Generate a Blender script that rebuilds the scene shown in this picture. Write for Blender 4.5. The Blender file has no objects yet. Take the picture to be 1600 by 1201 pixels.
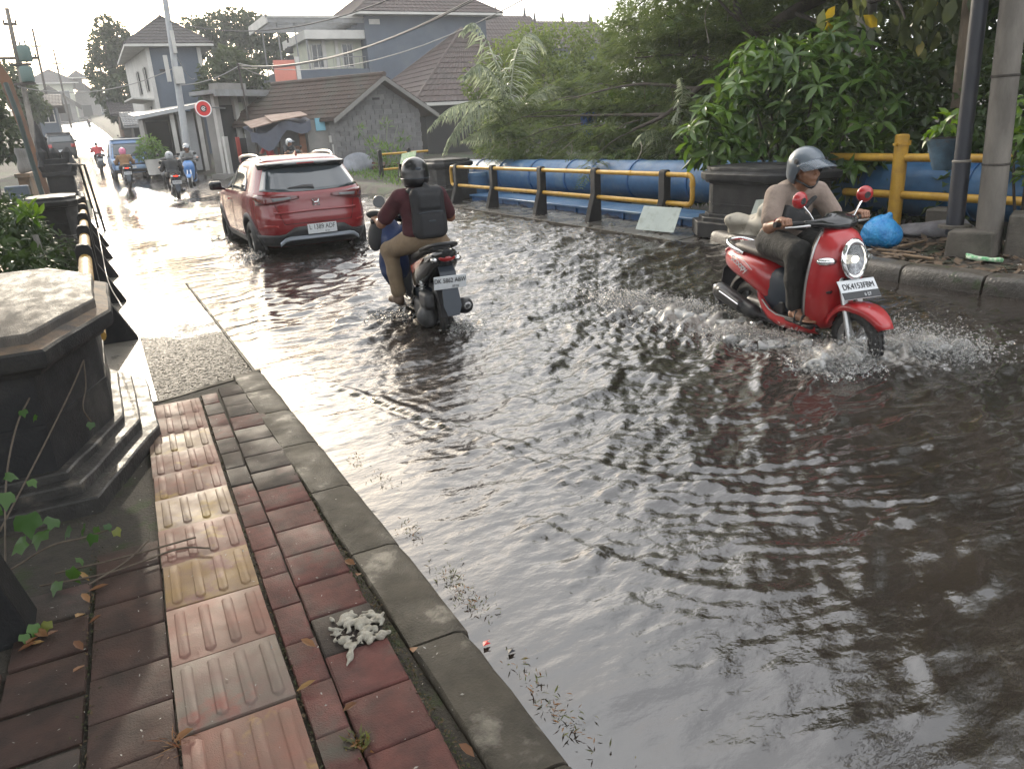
import bpy, bmesh, math, random
import numpy as np
from mathutils import Vector, Matrix, Euler
from math import pi, sin, cos, radians, sqrt, atan2
S = bpy.context.scene
COL = S.collection
random.seed(11)
RNG = np.random.default_rng(11)

# ---------------------------------------------------------------- camera, sky, sun, exposure
cam_d = bpy.data.cameras.new('camera')
cam = bpy.data.objects.new('camera', cam_d); COL.objects.link(cam)
cam_d.lens = 26.55; cam_d.sensor_width = 36.0; cam_d.clip_start = 0.05; cam_d.clip_end = 3000
_r = Vector((0.879, -0.474, -0.058)).normalized(); _f = Vector((0.433, 0.842, -0.321)).normalized()
_u = _r.cross(_f).normalized(); _r = _f.cross(_u).normalized()
cam.matrix_world = Matrix(((_r.x, _u.x, -_f.x, 0), (_r.y, _u.y, -_f.y, 0), (_r.z, _u.z, -_f.z, 1.65), (0, 0, 0, 1)))
S.camera = cam

SUN_EL, SUN_AZ = 19.0, 2.0        # degrees; azimuth from +Y (road direction), positive to the right
w = bpy.data.worlds.new('World'); S.world = w; w.use_nodes = True
nt = w.node_tree; nt.nodes.clear()
sky = nt.nodes.new('ShaderNodeTexSky'); sky.sky_type = 'NISHITA'; sky.sun_disc = False
sky.sun_elevation = radians(SUN_EL); sky.sun_rotation = radians(SUN_AZ)
sky.air_density = 1.0; sky.dust_density = 7.0; sky.ozone_density = 1.2
# thin veil of cloud: soft blend of the clear sky towards its own milky white
tc = nt.nodes.new('ShaderNodeTexCoord')
nz = nt.nodes.new('ShaderNodeTexNoise'); nz.inputs['Scale'].default_value = 2.2; nz.inputs['Detail'].default_value = 6
mr = nt.nodes.new('ShaderNodeMapRange'); mr.inputs[1].default_value = 0.3; mr.inputs[2].default_value = 0.7
mr.inputs[3].default_value = 0.35; mr.inputs[4].default_value = 0.75
nt.links.new(tc.outputs['Generated'], nz.inputs['Vector']); nt.links.new(nz.outputs[0], mr.inputs[0])
mx = nt.nodes.new('ShaderNodeMix'); mx.data_type = 'RGBA'
mx.inputs[7].default_value = (19.0, 19.3, 19.6, 1)
nt.links.new(mr.outputs[0], mx.inputs[0]); nt.links.new(sky.outputs[0], mx.inputs[6])
bg = nt.nodes.new('ShaderNodeBackground'); bg.inputs[1].default_value = 0.15
out = nt.nodes.new('ShaderNodeOutputWorld')
nt.links.new(mx.outputs[2], bg.inputs[0]); nt.links.new(bg.outputs[0], out.inputs[0])

sun_d = bpy.data.lights.new('sun', 'SUN'); sun_d.energy = 2.5; sun_d.angle = radians(0.8); sun_d.color = (1.0, 0.90, 0.74)
sun = bpy.data.objects.new('sun', sun_d); COL.objects.link(sun)
_sd = Vector((sin(radians(SUN_AZ)) * cos(radians(SUN_EL)), cos(radians(SUN_AZ)) * cos(radians(SUN_EL)), sin(radians(SUN_EL))))
sun.rotation_euler = _sd.to_track_quat('Z', 'Y').to_euler(); sun.location = (0, 0, 30)

S.view_settings.view_transform = 'Standard'; S.view_settings.look = 'None'
S.view_settings.gamma = 1.0; S.view_settings.use_curve_mapping = False
S.view_settings.exposure = 0.36
S.render.engine = 'CYCLES'
S.cycles.max_bounces = 7; S.cycles.diffuse_bounces = 3; S.cycles.glossy_bounces = 3; S.cycles.transmission_bounces = 4
S.cycles.transparent_max_bounces = 8; S.cycles.volume_bounces = 1
S.cycles.caustics_reflective = False; S.cycles.caustics_refractive = False
S.cycles.sample_clamp_indirect = 6.0
S.cycles.use_denoising = True
# ---------------------------------------------------------------- helpers
def V(*a): return np.array(a, float)

class MB:
    """Collects verts and faces; build() links them as ONE mesh object."""
    def __init__(s): s.v = []; s.f = []; s.mi = []; s.cur = 0; s.n = 0
    def add(s, verts, faces):
        o = s.n
        for p in verts: s.v.append((float(p[0]), float(p[1]), float(p[2])))
        s.n += len(verts)
        for f in faces:
            s.f.append(tuple(o + i for i in f)); s.mi.append(s.cur)
        return s
    def box(s, c, size, rz=0.0, rot=None, taper=1.0):
        hx, hy, hz = size[0]/2, size[1]/2, size[2]/2
        P = []
        for z in (-1, 1):
            t = taper if z > 0 else 1.0
            for x, y in ((-1, -1), (1, -1), (1, 1), (-1, 1)): P.append(Vector((x*hx*t, y*hy*t, z*hz)))
        R = rot if rot is not None else Matrix.Rotation(rz, 3, 'Z')
        P = [R @ p + Vector(c) for p in P]
        return s.add(P, [(3, 2, 1, 0), (4, 5, 6, 7), (0, 1, 5, 4), (1, 2, 6, 5), (2, 3, 7, 6), (3, 0, 4, 7)])
    def b2(s, x0, x1, y0, y1, z0, z1):
        return s.box(((x0+x1)/2, (y0+y1)/2, (z0+z1)/2), (x1-x0, y1-y0, z1-z0))
    def prism(s, poly, z0, z1, top=None):
        """poly: CCW plan list (x,y); top: optional list for the top ring"""
        n = len(poly); top = top or poly
        P = [(x, y, z0) for x, y in poly] + [(x, y, z1) for x, y in top]
        F = [tuple(range(n-1, -1, -1)), tuple(range(n, 2*n))]
        for i in range(n): j = (i+1) % n; F.append((i, j, n+j, n+i))
        return s.add(P, F)
    def extrude(s, poly3, vec):
        n = len(poly3); P = [tuple(p) for p in poly3] + [tuple(np.array(p)+np.array(vec)) for p in poly3]
        F = [tuple(range(n-1, -1, -1)), tuple(range(n, 2*n))]
        for i in range(n): j = (i+1) % n; F.append((i, j, n+j, n+i))
        return s.add(P, F)
    def tube(s, path, r, n=10, caps=True, closed=False):
        path = [Vector(p) for p in path]; m = len(path)
        rr = [r]*m if np.isscalar(r) else list(r)
        P = []; up = None
        for i, p in enumerate(path):
            if closed: t = path[(i+1) % m] - path[i-1]
            else: t = path[min(i+1, m-1)] - path[max(i-1, 0)]
            if t.length < 1e-9: t = Vector((0, 0, 1))
            t.normalize()
            if up is None:
                up = Vector((0, 0, 1)) if abs(t.z) < .9 else Vector((1, 0, 0))
                up = (up - t*up.dot(t)).normalized()
            else:
                up = up - t*up.dot(t)
                up = up.normalized() if up.length > 1e-6 else Vector((1, 0, 0))
            sd = t.cross(up)
            for k in range(n):
                a = 2*pi*k/n; P.append(p + (up*cos(a) + sd*sin(a))*rr[i])
        F = []
        for i in range(m if closed else m-1):
            for k in range(n):
                a = i*n+k; b = i*n+(k+1) % n; i2 = (i+1) % m
                F.append((a, b, i2*n+(k+1) % n, i2*n+k))
        if caps and not closed:
            F.append(tuple(range(n-1, -1, -1))); F.append(tuple((m-1)*n+k for k in range(n)))
        return s.add(P, F)
    def lathe(s, prof, n=24, mat=None, a0=0, a1=2*pi):
        """prof: list of (r, h) turned about local Z; mat: Matrix 4x4"""
        M_ = mat or Matrix.Identity(4); full = abs(a1-a0-2*pi) < 1e-6; m = len(prof)
        k_ = n if full else n+1; P = []
        for i in range(k_):
            a = a0+(a1-a0)*i/n
            for r, h in prof: P.append(M_ @ Vector((r*cos(a), r*sin(a), h)))
        F = []
        for i in range(n):
            j = (i+1) % k_
            for q in range(m-1): F.append((i*m+q, j*m+q, j*m+q+1, i*m+q+1))
        return s.add(P, F)
    def grid(s, G, cu=False, cv=False, flip=False):
        G = np.asarray(G, float); m, n = G.shape[:2]
        F = []
        for i in range(m if cu else m-1):
            for j in range(n if cv else n-1):
                a = i*n+j; b = i*n+(j+1) % n; c = ((i+1) % m)*n+(j+1) % n; d = ((i+1) % m)*n+j
                F.append((a, d, c, b) if flip else (a, b, c, d))
        return s.add(G.reshape(-1, 3), F)
    def loft(s, rings, caps=True, flip=False):
        """closed rings (lists of equal length)"""
        R = np.asarray(rings, float); o = s.n; m, n = R.shape[:2]
        s.grid(R, cv=True, flip=flip)
        if caps:
            a = tuple(o+k for k in range(n)); b = tuple(o+(m-1)*n+k for k in range(n))
            for f in ((a if not flip else a[::-1]), (b[::-1] if not flip else b)): s.f.append(f[::-1] if False else f); s.mi.append(s.cur)
        return s
    def ball(s, c, r, n=10, m=6, R=None):
        r = (r, r, r) if np.isscalar(r) else r
        P = []
        for i in range(m+1):
            t = pi*i/m
            for k in range(n):
                a = 2*pi*k/n; p = Vector((r[0]*sin(t)*cos(a), r[1]*sin(t)*sin(a), r[2]*cos(t)))
                P.append((R @ p if R else p) + Vector(c))
        F = []
        for i in range(m):
            for k in range(n): F.append((i*n+k, (i+1)*n+k, (i+1)*n+(k+1) % n, i*n+(k+1) % n))
        return s.add(P, F)
    def build(s, name, mat, parent=None, smooth=None, bevel=0, seg=1, world=False, sub=0, fix=True, **props):
        me = bpy.data.meshes.new(name)
        v = np.array(s.v, float).reshape(-1, 3)
        if world and parent is not None:
            r = parent
            while r.parent: r = r.parent
            v = v - np.array(r.location)
        me.from_pydata([tuple(p) for p in v], [], s.f)
        mats = mat if isinstance(mat, (list, tuple)) else [mat]
        for m_ in mats: me.materials.append(m_)
        if len(mats) > 1: me.polygons.foreach_set('material_index', s.mi)
        if fix:
            bm = bmesh.new(); bm.from_mesh(me)
            bmesh.ops.remove_doubles(bm, verts=bm.verts, dist=1e-5)
            bmesh.ops.recalc_face_normals(bm, faces=bm.faces)
            bm.to_mesh(me); bm.free()
        o = link(name, me, parent)
        if bevel:
            b = o.modifiers.new('bevel', 'BEVEL'); b.width = bevel; b.segments = seg; b.limit_method = 'ANGLE'; b.angle_limit = radians(40)
        if sub:
            q = o.modifiers.new('sub', 'SUBSURF'); q.levels = sub; q.render_levels = sub
        if smooth is not None:
            me.shade_smooth()
            if smooth < 180 and not sub: me.set_sharp_from_angle(angle=radians(smooth))
        for k, val in props.items(): o[k] = val
        return o

def link(name, me, parent=None):
    o = bpy.data.objects.new(name, me); COL.objects.link(o)
    if parent is not None: o.parent = parent
    return o

def mesh_np(name, v, f, mat, parent=None, smooth=True, attr=None, **props):
    """v (n,3), f (m,k) constant k"""
    v = np.ascontiguousarray(v, np.float32); f = np.ascontiguousarray(f, np.int32)
    me = bpy.data.meshes.new(name); me.vertices.add(len(v)); me.vertices.foreach_set('co', v.ravel())
    m, k = f.shape
    me.loops.add(m*k); me.loops.foreach_set('vertex_index', f.ravel())
    me.polygons.add(m); me.polygons.foreach_set('loop_start', np.arange(0, m*k, k, dtype=np.int32))
    if attr:
        for an, (dom, arr) in attr.items():
            a = me.attributes.new(an, 'FLOAT', dom); a.data.foreach_set('value', np.ascontiguousarray(arr, np.float32))
    me.materials.append(mat); me.update(calc_edges=True); me.validate()
    if smooth: me.shade_smooth()
    o = link(name, me, parent)
    for q, val in props.items(): o[q] = val
    return o

def thing(name, label, cat, loc=(0, 0, 0), rz=0.0, group=None):
    o = bpy.data.objects.new(name, None); COL.objects.link(o); o.empty_display_size = .2
    o.location = loc; o.rotation_euler = (0, 0, rz); return tag(o, label, cat, group)
def tag(o, label, cat, group=None, kind=None):
    o['label'] = label; o['category'] = cat
    if group: o['group'] = group
    if kind: o['kind'] = kind
    return o
def copy_tree(o, parent=None):
    c = o.copy(); COL.objects.link(c)
    if parent is not None: c.parent = parent
    for ch in list(o.children): copy_tree(ch, c)
    return c

# ---- noise in numpy
class Noise:
    def __init__(s, n=14, f0=1.0, f1=4.0, seed=0, dim=3):
        r = np.random.default_rng(seed); d = r.normal(size=(n, dim)); d /= np.linalg.norm(d, axis=1)[:, None]
        f = f0*(f1/f0)**r.random(n); s.k = d*f[:, None]; s.ph = r.random(n)*6.283; s.a = (f0/f)**.8; s.a /= np.sqrt((s.a**2).sum()/2)
    def __call__(s, p):
        p = np.asarray(p, float); o = np.zeros(p.shape[:-1])
        for k, ph, a in zip(s.k, s.ph, s.a): o += a*np.sin(p @ k + ph)
        return o

# ---- signed distance bodies meshed with surface nets
def _smin(a, b, k):
    h = np.clip(.5+.5*(b-a)/k, 0, 1); return b+(a-b)*h-k*h*(1-h)
def sdf_mesh(prims, h=.012, k=.02, noise=None, amp=0.0):
    lo = np.full(3, 1e9); hi = -lo
    for p in prims:
        if p[0] == 'c': pts = np.array([np.array(p[1])-p[3], np.array(p[1])+p[3], np.array(p[2])-p[4], np.array(p[2])+p[4]])
        else:
            r = np.linalg.norm(p[2]) if p[0] == 'b' else max(p[2]); pts = np.array([np.array(p[1])-r, np.array(p[1])+r])
        if not isinstance(p[-1], str): lo = np.minimum(lo, pts.min(0)); hi = np.maximum(hi, pts.max(0))
    lo -= 3*h+abs(amp)*3; hi += 3*h+abs(amp)*3
    n = np.ceil((hi-lo)/h).astype(int)+1
    F = np.full(n, .5, np.float32)
    ax = [lo[i]+h*np.arange(n[i]) for i in range(3)]
    for p in prims:
        sub = isinstance(p[-1], str); pad = k*1.5+2*h+abs(amp)*3
        kk = k
        for e in p:
            if isinstance(e, dict): kk = e.get('k', k)
        if p[0] == 'c':
            a, b, ra, rb = np.array(p[1], float), np.array(p[2], float), p[3], p[4]
            bl = np.minimum(a-ra, b-rb)-pad; bh = np.maximum(a+ra, b+rb)+pad
        else:
            c = np.array(p[1], float); r = np.linalg.norm(p[2]) if p[0] == 'b' else max(p[2]); bl = c-r-pad; bh = c+r+pad
        i0 = np.clip(((bl-lo)/h).astype(int), 0, n-1); i1 = np.clip(((bh-lo)/h).astype(int)+2, 1, n)
        sl = tuple(slice(i0[d], i1[d]) for d in range(3))
        X, Y, Z = np.meshgrid(ax[0][sl[0]], ax[1][sl[1]], ax[2][sl[2]], indexing='ij')
        Q = np.stack([X, Y, Z], -1)
        if p[0] == 'c':
            ab = b-a; L2 = max(ab @ ab, 1e-9); t = np.clip(((Q-a) @ ab)/L2, 0, 1)
            d = np.linalg.norm(Q-(a+t[..., None]*ab), axis=-1)-(ra+(rb-ra)*t)
        elif p[0] == 'e':
            q = Q-c; R = p[3]
            if R is not None: q = q @ np.array(R)
            r = np.array(p[2], float); k0 = np.linalg.norm(q/r, axis=-1); k1 = np.linalg.norm(q/(r*r), axis=-1)
            d = k0*(k0-1)/np.maximum(k1, 1e-9)
        else:
            q = Q-c; R = p[3]; rd = p[4]
            if R is not None: q = q @ np.array(R)
            q = np.abs(q)-(np.array(p[2], float)-rd)
            d = np.linalg.norm(np.maximum(q, 0), axis=-1)+np.minimum(q.max(-1), 0)-rd
        if sub: F[sl] = -_smin(-F[sl], d, kk)
        else: F[sl] = _smin(F[sl], d, kk)
    if noise is not None:
        X, Y, Z = np.meshgrid(*ax, indexing='ij'); m = np.abs(F) < abs(amp)*4+2*h
        F[m] += amp*noise(np.stack([X[m], Y[m], Z[m]], -1))
    return surface_nets(F, lo, h)
def surface_nets(F, lo, h):
    sg = F < 0; n = np.array(F.shape)
    c = np.zeros(n-1, np.int8)
    for dx in (0, 1):
        for dy in (0, 1):
            for dz in (0, 1): c += sg[dx:n[0]-1+dx, dy:n[1]-1+dy, dz:n[2]-1+dz]
    I = np.argwhere((c > 0) & (c < 8)); idx = np.full(n-1, -1, np.int64); idx[tuple(I.T)] = np.arange(len(I))
    acc = np.zeros((len(I), 3)); cnt = np.zeros(len(I))
    for d in range(3):
        o1, o2 = [x for x in range(3) if x != d]
        for u in (0, 1):
            for v in (0, 1):
                A = I.copy(); A[:, o1] += u; A[:, o2] += v; B = A.copy(); B[:, d] += 1
                fa = F[tuple(A.T)]; fb = F[tuple(B.T)]; m = (fa < 0) != (fb < 0)
                t = fa[m]/(fa[m]-fb[m]); P = A[m].astype(float); P[:, d] += t; acc[m] += P; cnt[m] += 1
    verts = lo+h*acc/np.maximum(cnt, 1)[:, None]
    quads = []
    for d in range(3):
        o1, o2 = (d+1) % 3, (d+2) % 3
        A = np.argwhere(np.take(sg, range(0, n[d]-1), d) != np.take(sg, range(1, n[d]), d))
        m = (A[:, o1] > 0) & (A[:, o2] > 0) & (A[:, o1] < n[o1]-1) & (A[:, o2] < n[o2]-1); A = A[m]
        ins = sg[tuple(A.T)]
        def cell(u, v):
            C = A.copy(); C[:, o1] -= u; C[:, o2] -= v; return idx[tuple(C.T)]
        q = np.stack([cell(1, 1), cell(0, 1), cell(0, 0), cell(1, 0)], 1); q[~ins] = q[~ins][:, ::-1]; quads.append(q)
    return verts, np.concatenate(quads)
def organic(name, prims, mat, parent=None, h=.012, k=.02, noise=None, amp=0.0, **props):
    v, f = sdf_mesh(prims, h, k, noise, amp)
    return mesh_np(name, v, f, mat, parent, **props)
def rotm(rx=0, ry=0, rz=0): return np.array(Euler((radians(rx), radians(ry), radians(rz))).to_matrix())

# ---- text as mesh
def text_mesh(name, txt, size, mat, parent, M4, depth=.0008, spacing=1.0, xs=1.0, shear=0.0):
    cu = bpy.data.curves.new(name, 'FONT'); cu.body = txt; cu.size = size; cu.extrude = depth; cu.align_x = 'CENTER'; cu.align_y = 'CENTER'
    cu.space_character = spacing; cu.shear = shear
    t = bpy.data.objects.new(name, cu); COL.objects.link(t)
    me = bpy.data.meshes.new_from_object(t.evaluated_get(bpy.context.evaluated_depsgraph_get()))
    bpy.data.objects.remove(t)
    me.name = name; me.transform(M4 @ Matrix.Diagonal((xs, 1, 1, 1))); me.materials.clear(); me.materials.append(mat)
    return link(name, me, parent)
def frame4(o, x, y):
    """4x4 with origin o, local X along x, local Y along y"""
    x = Vector(x).normalized(); y = Vector(y); y = (y-x*y.dot(x)).normalized(); z = x.cross(y)
    return Matrix(((x.x, y.x, z.x, o[0]), (x.y, y.y, z.y, o[1]), (x.z, y.z, z.z, o[2]), (0, 0, 0, 1)))

# ---- materials
def M(name, c, c2=None, sc=6.0, rough=.7, r2=None, rsc=5.0, bump=0.0, bsc=60.0, metal=0.0, spec=.5, coat=0.0, coatr=.08, var=0.0,
      det=5.0, stretch=None, c3=None, sc3=1.2, lo=.35, hi=.65, lo3=.5, hi3=.62, trans=0.0, emit=None, es=0.0, coord='pos', alpha=None):
    m = bpy.data.materials.new(name); m.use_nodes = True; t = m.node_tree; N = t.nodes; L = t.links
    b = N['Principled BSDF']
    b.inputs['Roughness'].default_value = rough; b.inputs['Metallic'].default_value = metal
    b.inputs['Specular IOR Level'].default_value = spec; b.inputs['Coat Weight'].default_value = coat; b.inputs['Coat Roughness'].default_value = coatr
    if trans: b.inputs['Transmission Weight'].default_value = trans
    if emit: b.inputs['Emission Color'].default_value = (*emit, 1); b.inputs['Emission Strength'].default_value = es
    if coord == 'pos': g = N.new('ShaderNodeNewGeometry'); src = g.outputs['Position']
    else: g = N.new('ShaderNodeTexCoord'); src = g.outputs['Object']
    if stretch:
        mp = N.new('ShaderNodeMapping'); mp.inputs['Scale'].default_value = stretch; L.new(src, mp.inputs['Vector']); src = mp.outputs[0]
    def noise(s, d=det):
        n = N.new('ShaderNodeTexNoise'); n.inputs['Scale'].default_value = s; n.inputs['Detail'].default_value = d; n.inputs['Roughness'].default_value = .6
        L.new(src, n.inputs['Vector']); return n.outputs[0]
    def rng_(sock, a, bb, u, v):
        r = N.new('ShaderNodeMapRange'); r.inputs[1].default_value = a; r.inputs[2].default_value = bb; r.inputs[3].default_value = u; r.inputs[4].default_value = v
        L.new(sock, r.inputs[0]); return r.outputs[0]
    def mix(f, a, bb):
        q = N.new('ShaderNodeMix'); q.data_type = 'RGBA'
        for s_, val in ((6, a), (7, bb)):
            if isinstance(val, tuple): q.inputs[s_].default_value = (*val[:3], 1)
            else: L.new(val, q.inputs[s_])
        L.new(f, q.inputs[0]); return q.outputs[2]
    col = None
    if c2 is not None: col = mix(rng_(noise(sc), lo, hi, 0, 1), tuple(c), tuple(c2))
    if c3 is not None: col = mix(rng_(noise(sc3), lo3, hi3, 0, 1), col if col is not None else tuple(c), tuple(c3))
    if var:
        oi = N.new('ShaderNodeObjectInfo'); hs = N.new('ShaderNodeHueSaturation')
        L.new(rng_(oi.outputs['Random'], 0, 1, 1-var, 1+var), hs.inputs['Value'])
        if col is not None: L.new(col, hs.inputs['Color'])
        else: hs.inputs['Color'].default_value = (*c, 1)
        col = hs.outputs[0]
    if col is not None: L.new(col, b.inputs['Base Color'])
    else: b.inputs['Base Color'].default_value = (*c, 1)
    if r2 is not None: L.new(rng_(noise(rsc, 3), .38, .62, rough, r2), b.inputs['Roughness'])
    if bump:
        bp = N.new('ShaderNodeBump'); bp.inputs['Strength'].default_value = 1.0; bp.inputs['Distance'].default_value = bump
        L.new(noise(bsc, 4), bp.inputs['Height']); L.new(bp.outputs[0], b.inputs['Normal'])
    if alpha is not None: b.inputs['Alpha'].default_value = alpha
    return m

def leaf_mat(name, c1, c2, c3=None, rough=.45, tr=.35, spec=.5):
    """leaf: colour by per-face attribute 'var', light passing through the blade"""
    m = bpy.data.materials.new(name); m.use_nodes = True; t = m.node_tree; N = t.nodes; L = t.links; b = N['Principled BSDF']
    a = N.new('ShaderNodeAttribute'); a.attribute_name = 'var'
    oi = N.new('ShaderNodeObjectInfo')
    ad = N.new('ShaderNodeMath'); ad.operation = 'MULTIPLY_ADD'; ad.inputs[1].default_value = .35
    L.new(oi.outputs['Random'], ad.inputs[0]); L.new(a.outputs['Fac'], ad.inputs[2])
    r = N.new('ShaderNodeValToRGB'); L.new(ad.outputs[0], r.inputs[0])
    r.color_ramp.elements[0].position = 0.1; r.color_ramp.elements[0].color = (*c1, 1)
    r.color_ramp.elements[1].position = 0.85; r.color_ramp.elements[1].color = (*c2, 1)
    if c3: e = r.color_ramp.elements.new(1.15 if False else 1.0); e.color = (*c3, 1)
    b.inputs['Roughness'].default_value = rough; b.inputs['Specular IOR Level'].default_value = spec
    L.new(r.outputs[0], b.inputs['Base Color'])
    tl = N.new('ShaderNodeBsdfTranslucent')
    hs = N.new('ShaderNodeHueSaturation'); hs.inputs['Hue'].default_value = .485; hs.inputs['Saturation'].default_value = 1.15; hs.inputs['Value'].default_value = 1.5
    L.new(r.outputs[0], hs.inputs['Color']); L.new(hs.outputs[0], tl.inputs[0])
    ms = N.new('ShaderNodeMixShader'); ms.inputs[0].default_value = tr
    L.new(b.outputs[0], ms.inputs[1]); L.new(tl.outputs[0], ms.inputs[2])
    L.new(ms.outputs[0], N['Material Output'].inputs[0])
    return m
# ---------------------------------------------------------------- the setting: terrain, road, water, sidewalk, bridge walkways
def sstep(a, b, x): t = np.clip((np.asarray(x, float)-a)/(b-a), 0, 1); return t*t*(3-2*t)
RY = [-30, 0, 22, 30, 45, 60, 104, 124, 168, 190, 230]
RC = [4.2, 4.2, 4.2, 2.4, 1.4, .7, -.5, -1.2, -1.0, 4.0, 16]
RH = [3.4, 3.4, 3.4, 2.6, 2.4, 2.3, 2.35, 2.4, 2.4, 2.4, 2.4]
ZY = [-30, 0, 24, 30, 36, 48, 62, 78, 93, 126, 150, 170, 230]
ZZ = [-.22, -.22, -.22, .02, .30, .66, 1.4, 2.4, 3.6, 5.9, 7.5, 8.3, 9.5]
def _smooth(y, ky, kv):
    y = np.asarray(y, float); return sum(np.interp(y+d, ky, kv) for d in (-4, -2, 0, 2, 4))/5
def road_z(y): return _smooth(y, ZY, ZZ)
def road_x(y): return _smooth(y, RY, RC)
def road_w(y): return np.interp(y, RY, RH)
_tn = Noise(10, .3, 1.5, 3, 2)
def terrain_z(x, y):
    x = np.asarray(x, float); y = np.asarray(y, float)
    z = road_z(y)-.06; dx = x-road_x(y); wd = road_w(y)
    right = sstep(wd+.1, wd+.6, dx); left = sstep(wd+.05, wd+.5, -dx)
    far = sstep(20, 26, y)
    n = .03*_tn(np.stack([x, y], -1))
    zr_near = .10-.12*sstep(7.2, 9.0, x)+n
    canal = sstep(7.9, 8.3, x)*sstep(8.3, 8.8, y)*(1-sstep(19.5, 22, y))
    zr_near = zr_near*(1-canal)+canal*(-1.1)
    zr_near = zr_near+1.2*sstep(12, 18, x)*(1-canal*.5)
    zr_far = np.maximum(road_z(y), .12)+.14+.012*np.clip(dx-wd, 0, 60)+n
    zl_far = road_z(y)+.18+n+1.2*sstep(1.0, 5, -dx-wd)*sstep(45, 70, y)
    zl_near = -.45+n
    z = z*(1-right)+right*(zr_near*(1-far)+zr_far*far)
    z = z*(1-left)+left*(zl_near*(1-far)+zl_far*far)
    return z
m_soil = M('soil', (.045, .034, .025), (.022, .018, .014), sc=5, rough=.85, bump=.03, bsc=25, c3=(.03, .045, .016), sc3=1.1, lo3=.48, hi3=.6)
def nonuni(a, b, fine0, fine1, df, dc):
    o = [fine0]; d = df
    while o[-1] < fine1: o.append(o[-1]+df)
    d = df
    while o[-1] < b: d = min(d*1.18, dc); o.append(o[-1]+d)
    p = [fine0]; d = df
    while p[-1] > a: d = min(d*1.18, dc); p.append(p[-1]-d)
    return np.array(sorted(set(p+o)))
gx = nonuni(-500, 500, -6, 16, .35, 60); gy = nonuni(-60, 900, -3, 60, .5, 60)
X, Y = np.meshgrid(gx, gy, indexing='ij'); Zt = terrain_z(X, Y)
def grid_np(name, X, Y, Z, mat, attr=None, keep=None, **props):
    m, n = X.shape; i = np.arange(m*n).reshape(m, n)
    f = np.stack([i[:-1, :-1], i[1:, :-1], i[1:, 1:], i[:-1, 1:]], -1).reshape(-1, 4)
    if keep is not None: f = f[keep[:-1, :-1].reshape(-1)]
    return mesh_np(name, np.stack([X, Y, Z], -1).reshape(-1, 3), f, mat, attr=attr, **props)
grid_np('ground', X, Y, Zt, m_soil, kind='structure')

# wet road running up the hill
m_road = M('wet_asphalt', (.05, .05, .05), (.085, .082, .078), sc=1.5, rough=.10, r2=.34, rsc=.9, bump=.012, bsc=7, spec=.55)
ys = np.concatenate([np.arange(-8, 60, 1.0), np.arange(60, 232, 3.0)])
us = np.linspace(-1, 1, 9)
X = road_x(ys)[:, None]+us[None]*road_w(ys)[:, None]; Y = np.repeat(ys[:, None], 9, 1)
Z = road_z(ys)[:, None]-.03*us[None]**2
grid_np('road', X, Y, Z, m_road, kind='structure')

# ---- flood water
def water_mat():
    m = bpy.data.materials.new('flood_water'); m.use_nodes = True; t = m.node_tree; N = t.nodes; L = t.links; b = N['Principled BSDF']
    g = N.new('ShaderNodeNewGeometry')
    def noise(s, d, st=(1, 1, 1)):
        mp = N.new('ShaderNodeMapping'); mp.inputs['Scale'].default_value = st; L.new(g.outputs['Position'], mp.inputs['Vector'])
        n = N.new('ShaderNodeTexNoise'); n.inputs['Scale'].default_value = s; n.inputs['Detail'].default_value = d; L.new(mp.outputs[0], n.inputs['Vector']); return n.outputs[0]
    def mr(s, a, bb, u, v):
        r = N.new('ShaderNodeMapRange'); r.inputs[1].default_value = a; r.inputs[2].default_value = bb; r.inputs[3].default_value = u; r.inputs[4].default_value = v; L.new(s, r.inputs[0]); return r.outputs[0]
    def mix(f, a, bb):
        q = N.new('ShaderNodeMix'); q.data_type = 'RGBA'
        for s_, val in ((6, a), (7, bb)):
            if isinstance(val, tuple): q.inputs[s_].default_value = (*val, 1)
            else: L.new(val, q.inputs[s_])
        L.new(f, q.inputs[0]); return q.outputs[2]
    mud = mix(mr(noise(.9, 4), .35, .65, 0, 1), (.021, .017, .0145), (.033, .027, .0225))
    fo = N.new('ShaderNodeAttribute'); fo.attribute_name = 'foam'
    fn = noise(26, 5)
    ad = N.new('ShaderNodeMath'); ad.operation = 'ADD'; L.new(fo.outputs['Fac'], ad.inputs[0]); L.new(fn, ad.inputs[1])
    fm = mr(ad.outputs[0], 1.0, 1.45, 0, .85)
    L.new(mix(fm, mud, (.40, .37, .335)), b.inputs['Base Color'])
    L.new(mr(fm, 0, .6, .035, .45), b.inputs['Roughness'])
    b.inputs['IOR'].default_value = 1.85
    bp = N.new('ShaderNodeBump'); bp.inputs['Distance'].default_value = .010; bp.inputs['Strength'].default_value = 1.0
    ca = N.new('ShaderNodeAttribute'); ca.attribute_name = 'chop'
    mu = N.new('ShaderNodeMath'); mu.operation = 'MULTIPLY'
    a2 = N.new('ShaderNodeMath'); a2.operation = 'MULTIPLY_ADD'; a2.inputs[1].default_value = .35
    L.new(noise(40, 4, (.7, 1, 1)), a2.inputs[0]); L.new(noise(13, 5, (.5, 1, 1)), a2.inputs[2])
    L.new(a2.outputs[0], mu.inputs[0]); L.new(ca.outputs['Fac'], mu.inputs[1]); L.new(mu.outputs[0], bp.inputs['Height']); L.new(bp.outputs[0], b.inputs['Normal'])
    return m
m_water = water_mat()
SC_RED = (4.62, 4.03); SC_MID = (2.56, 6.75); CAR = (2.84, 13.73)
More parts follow.
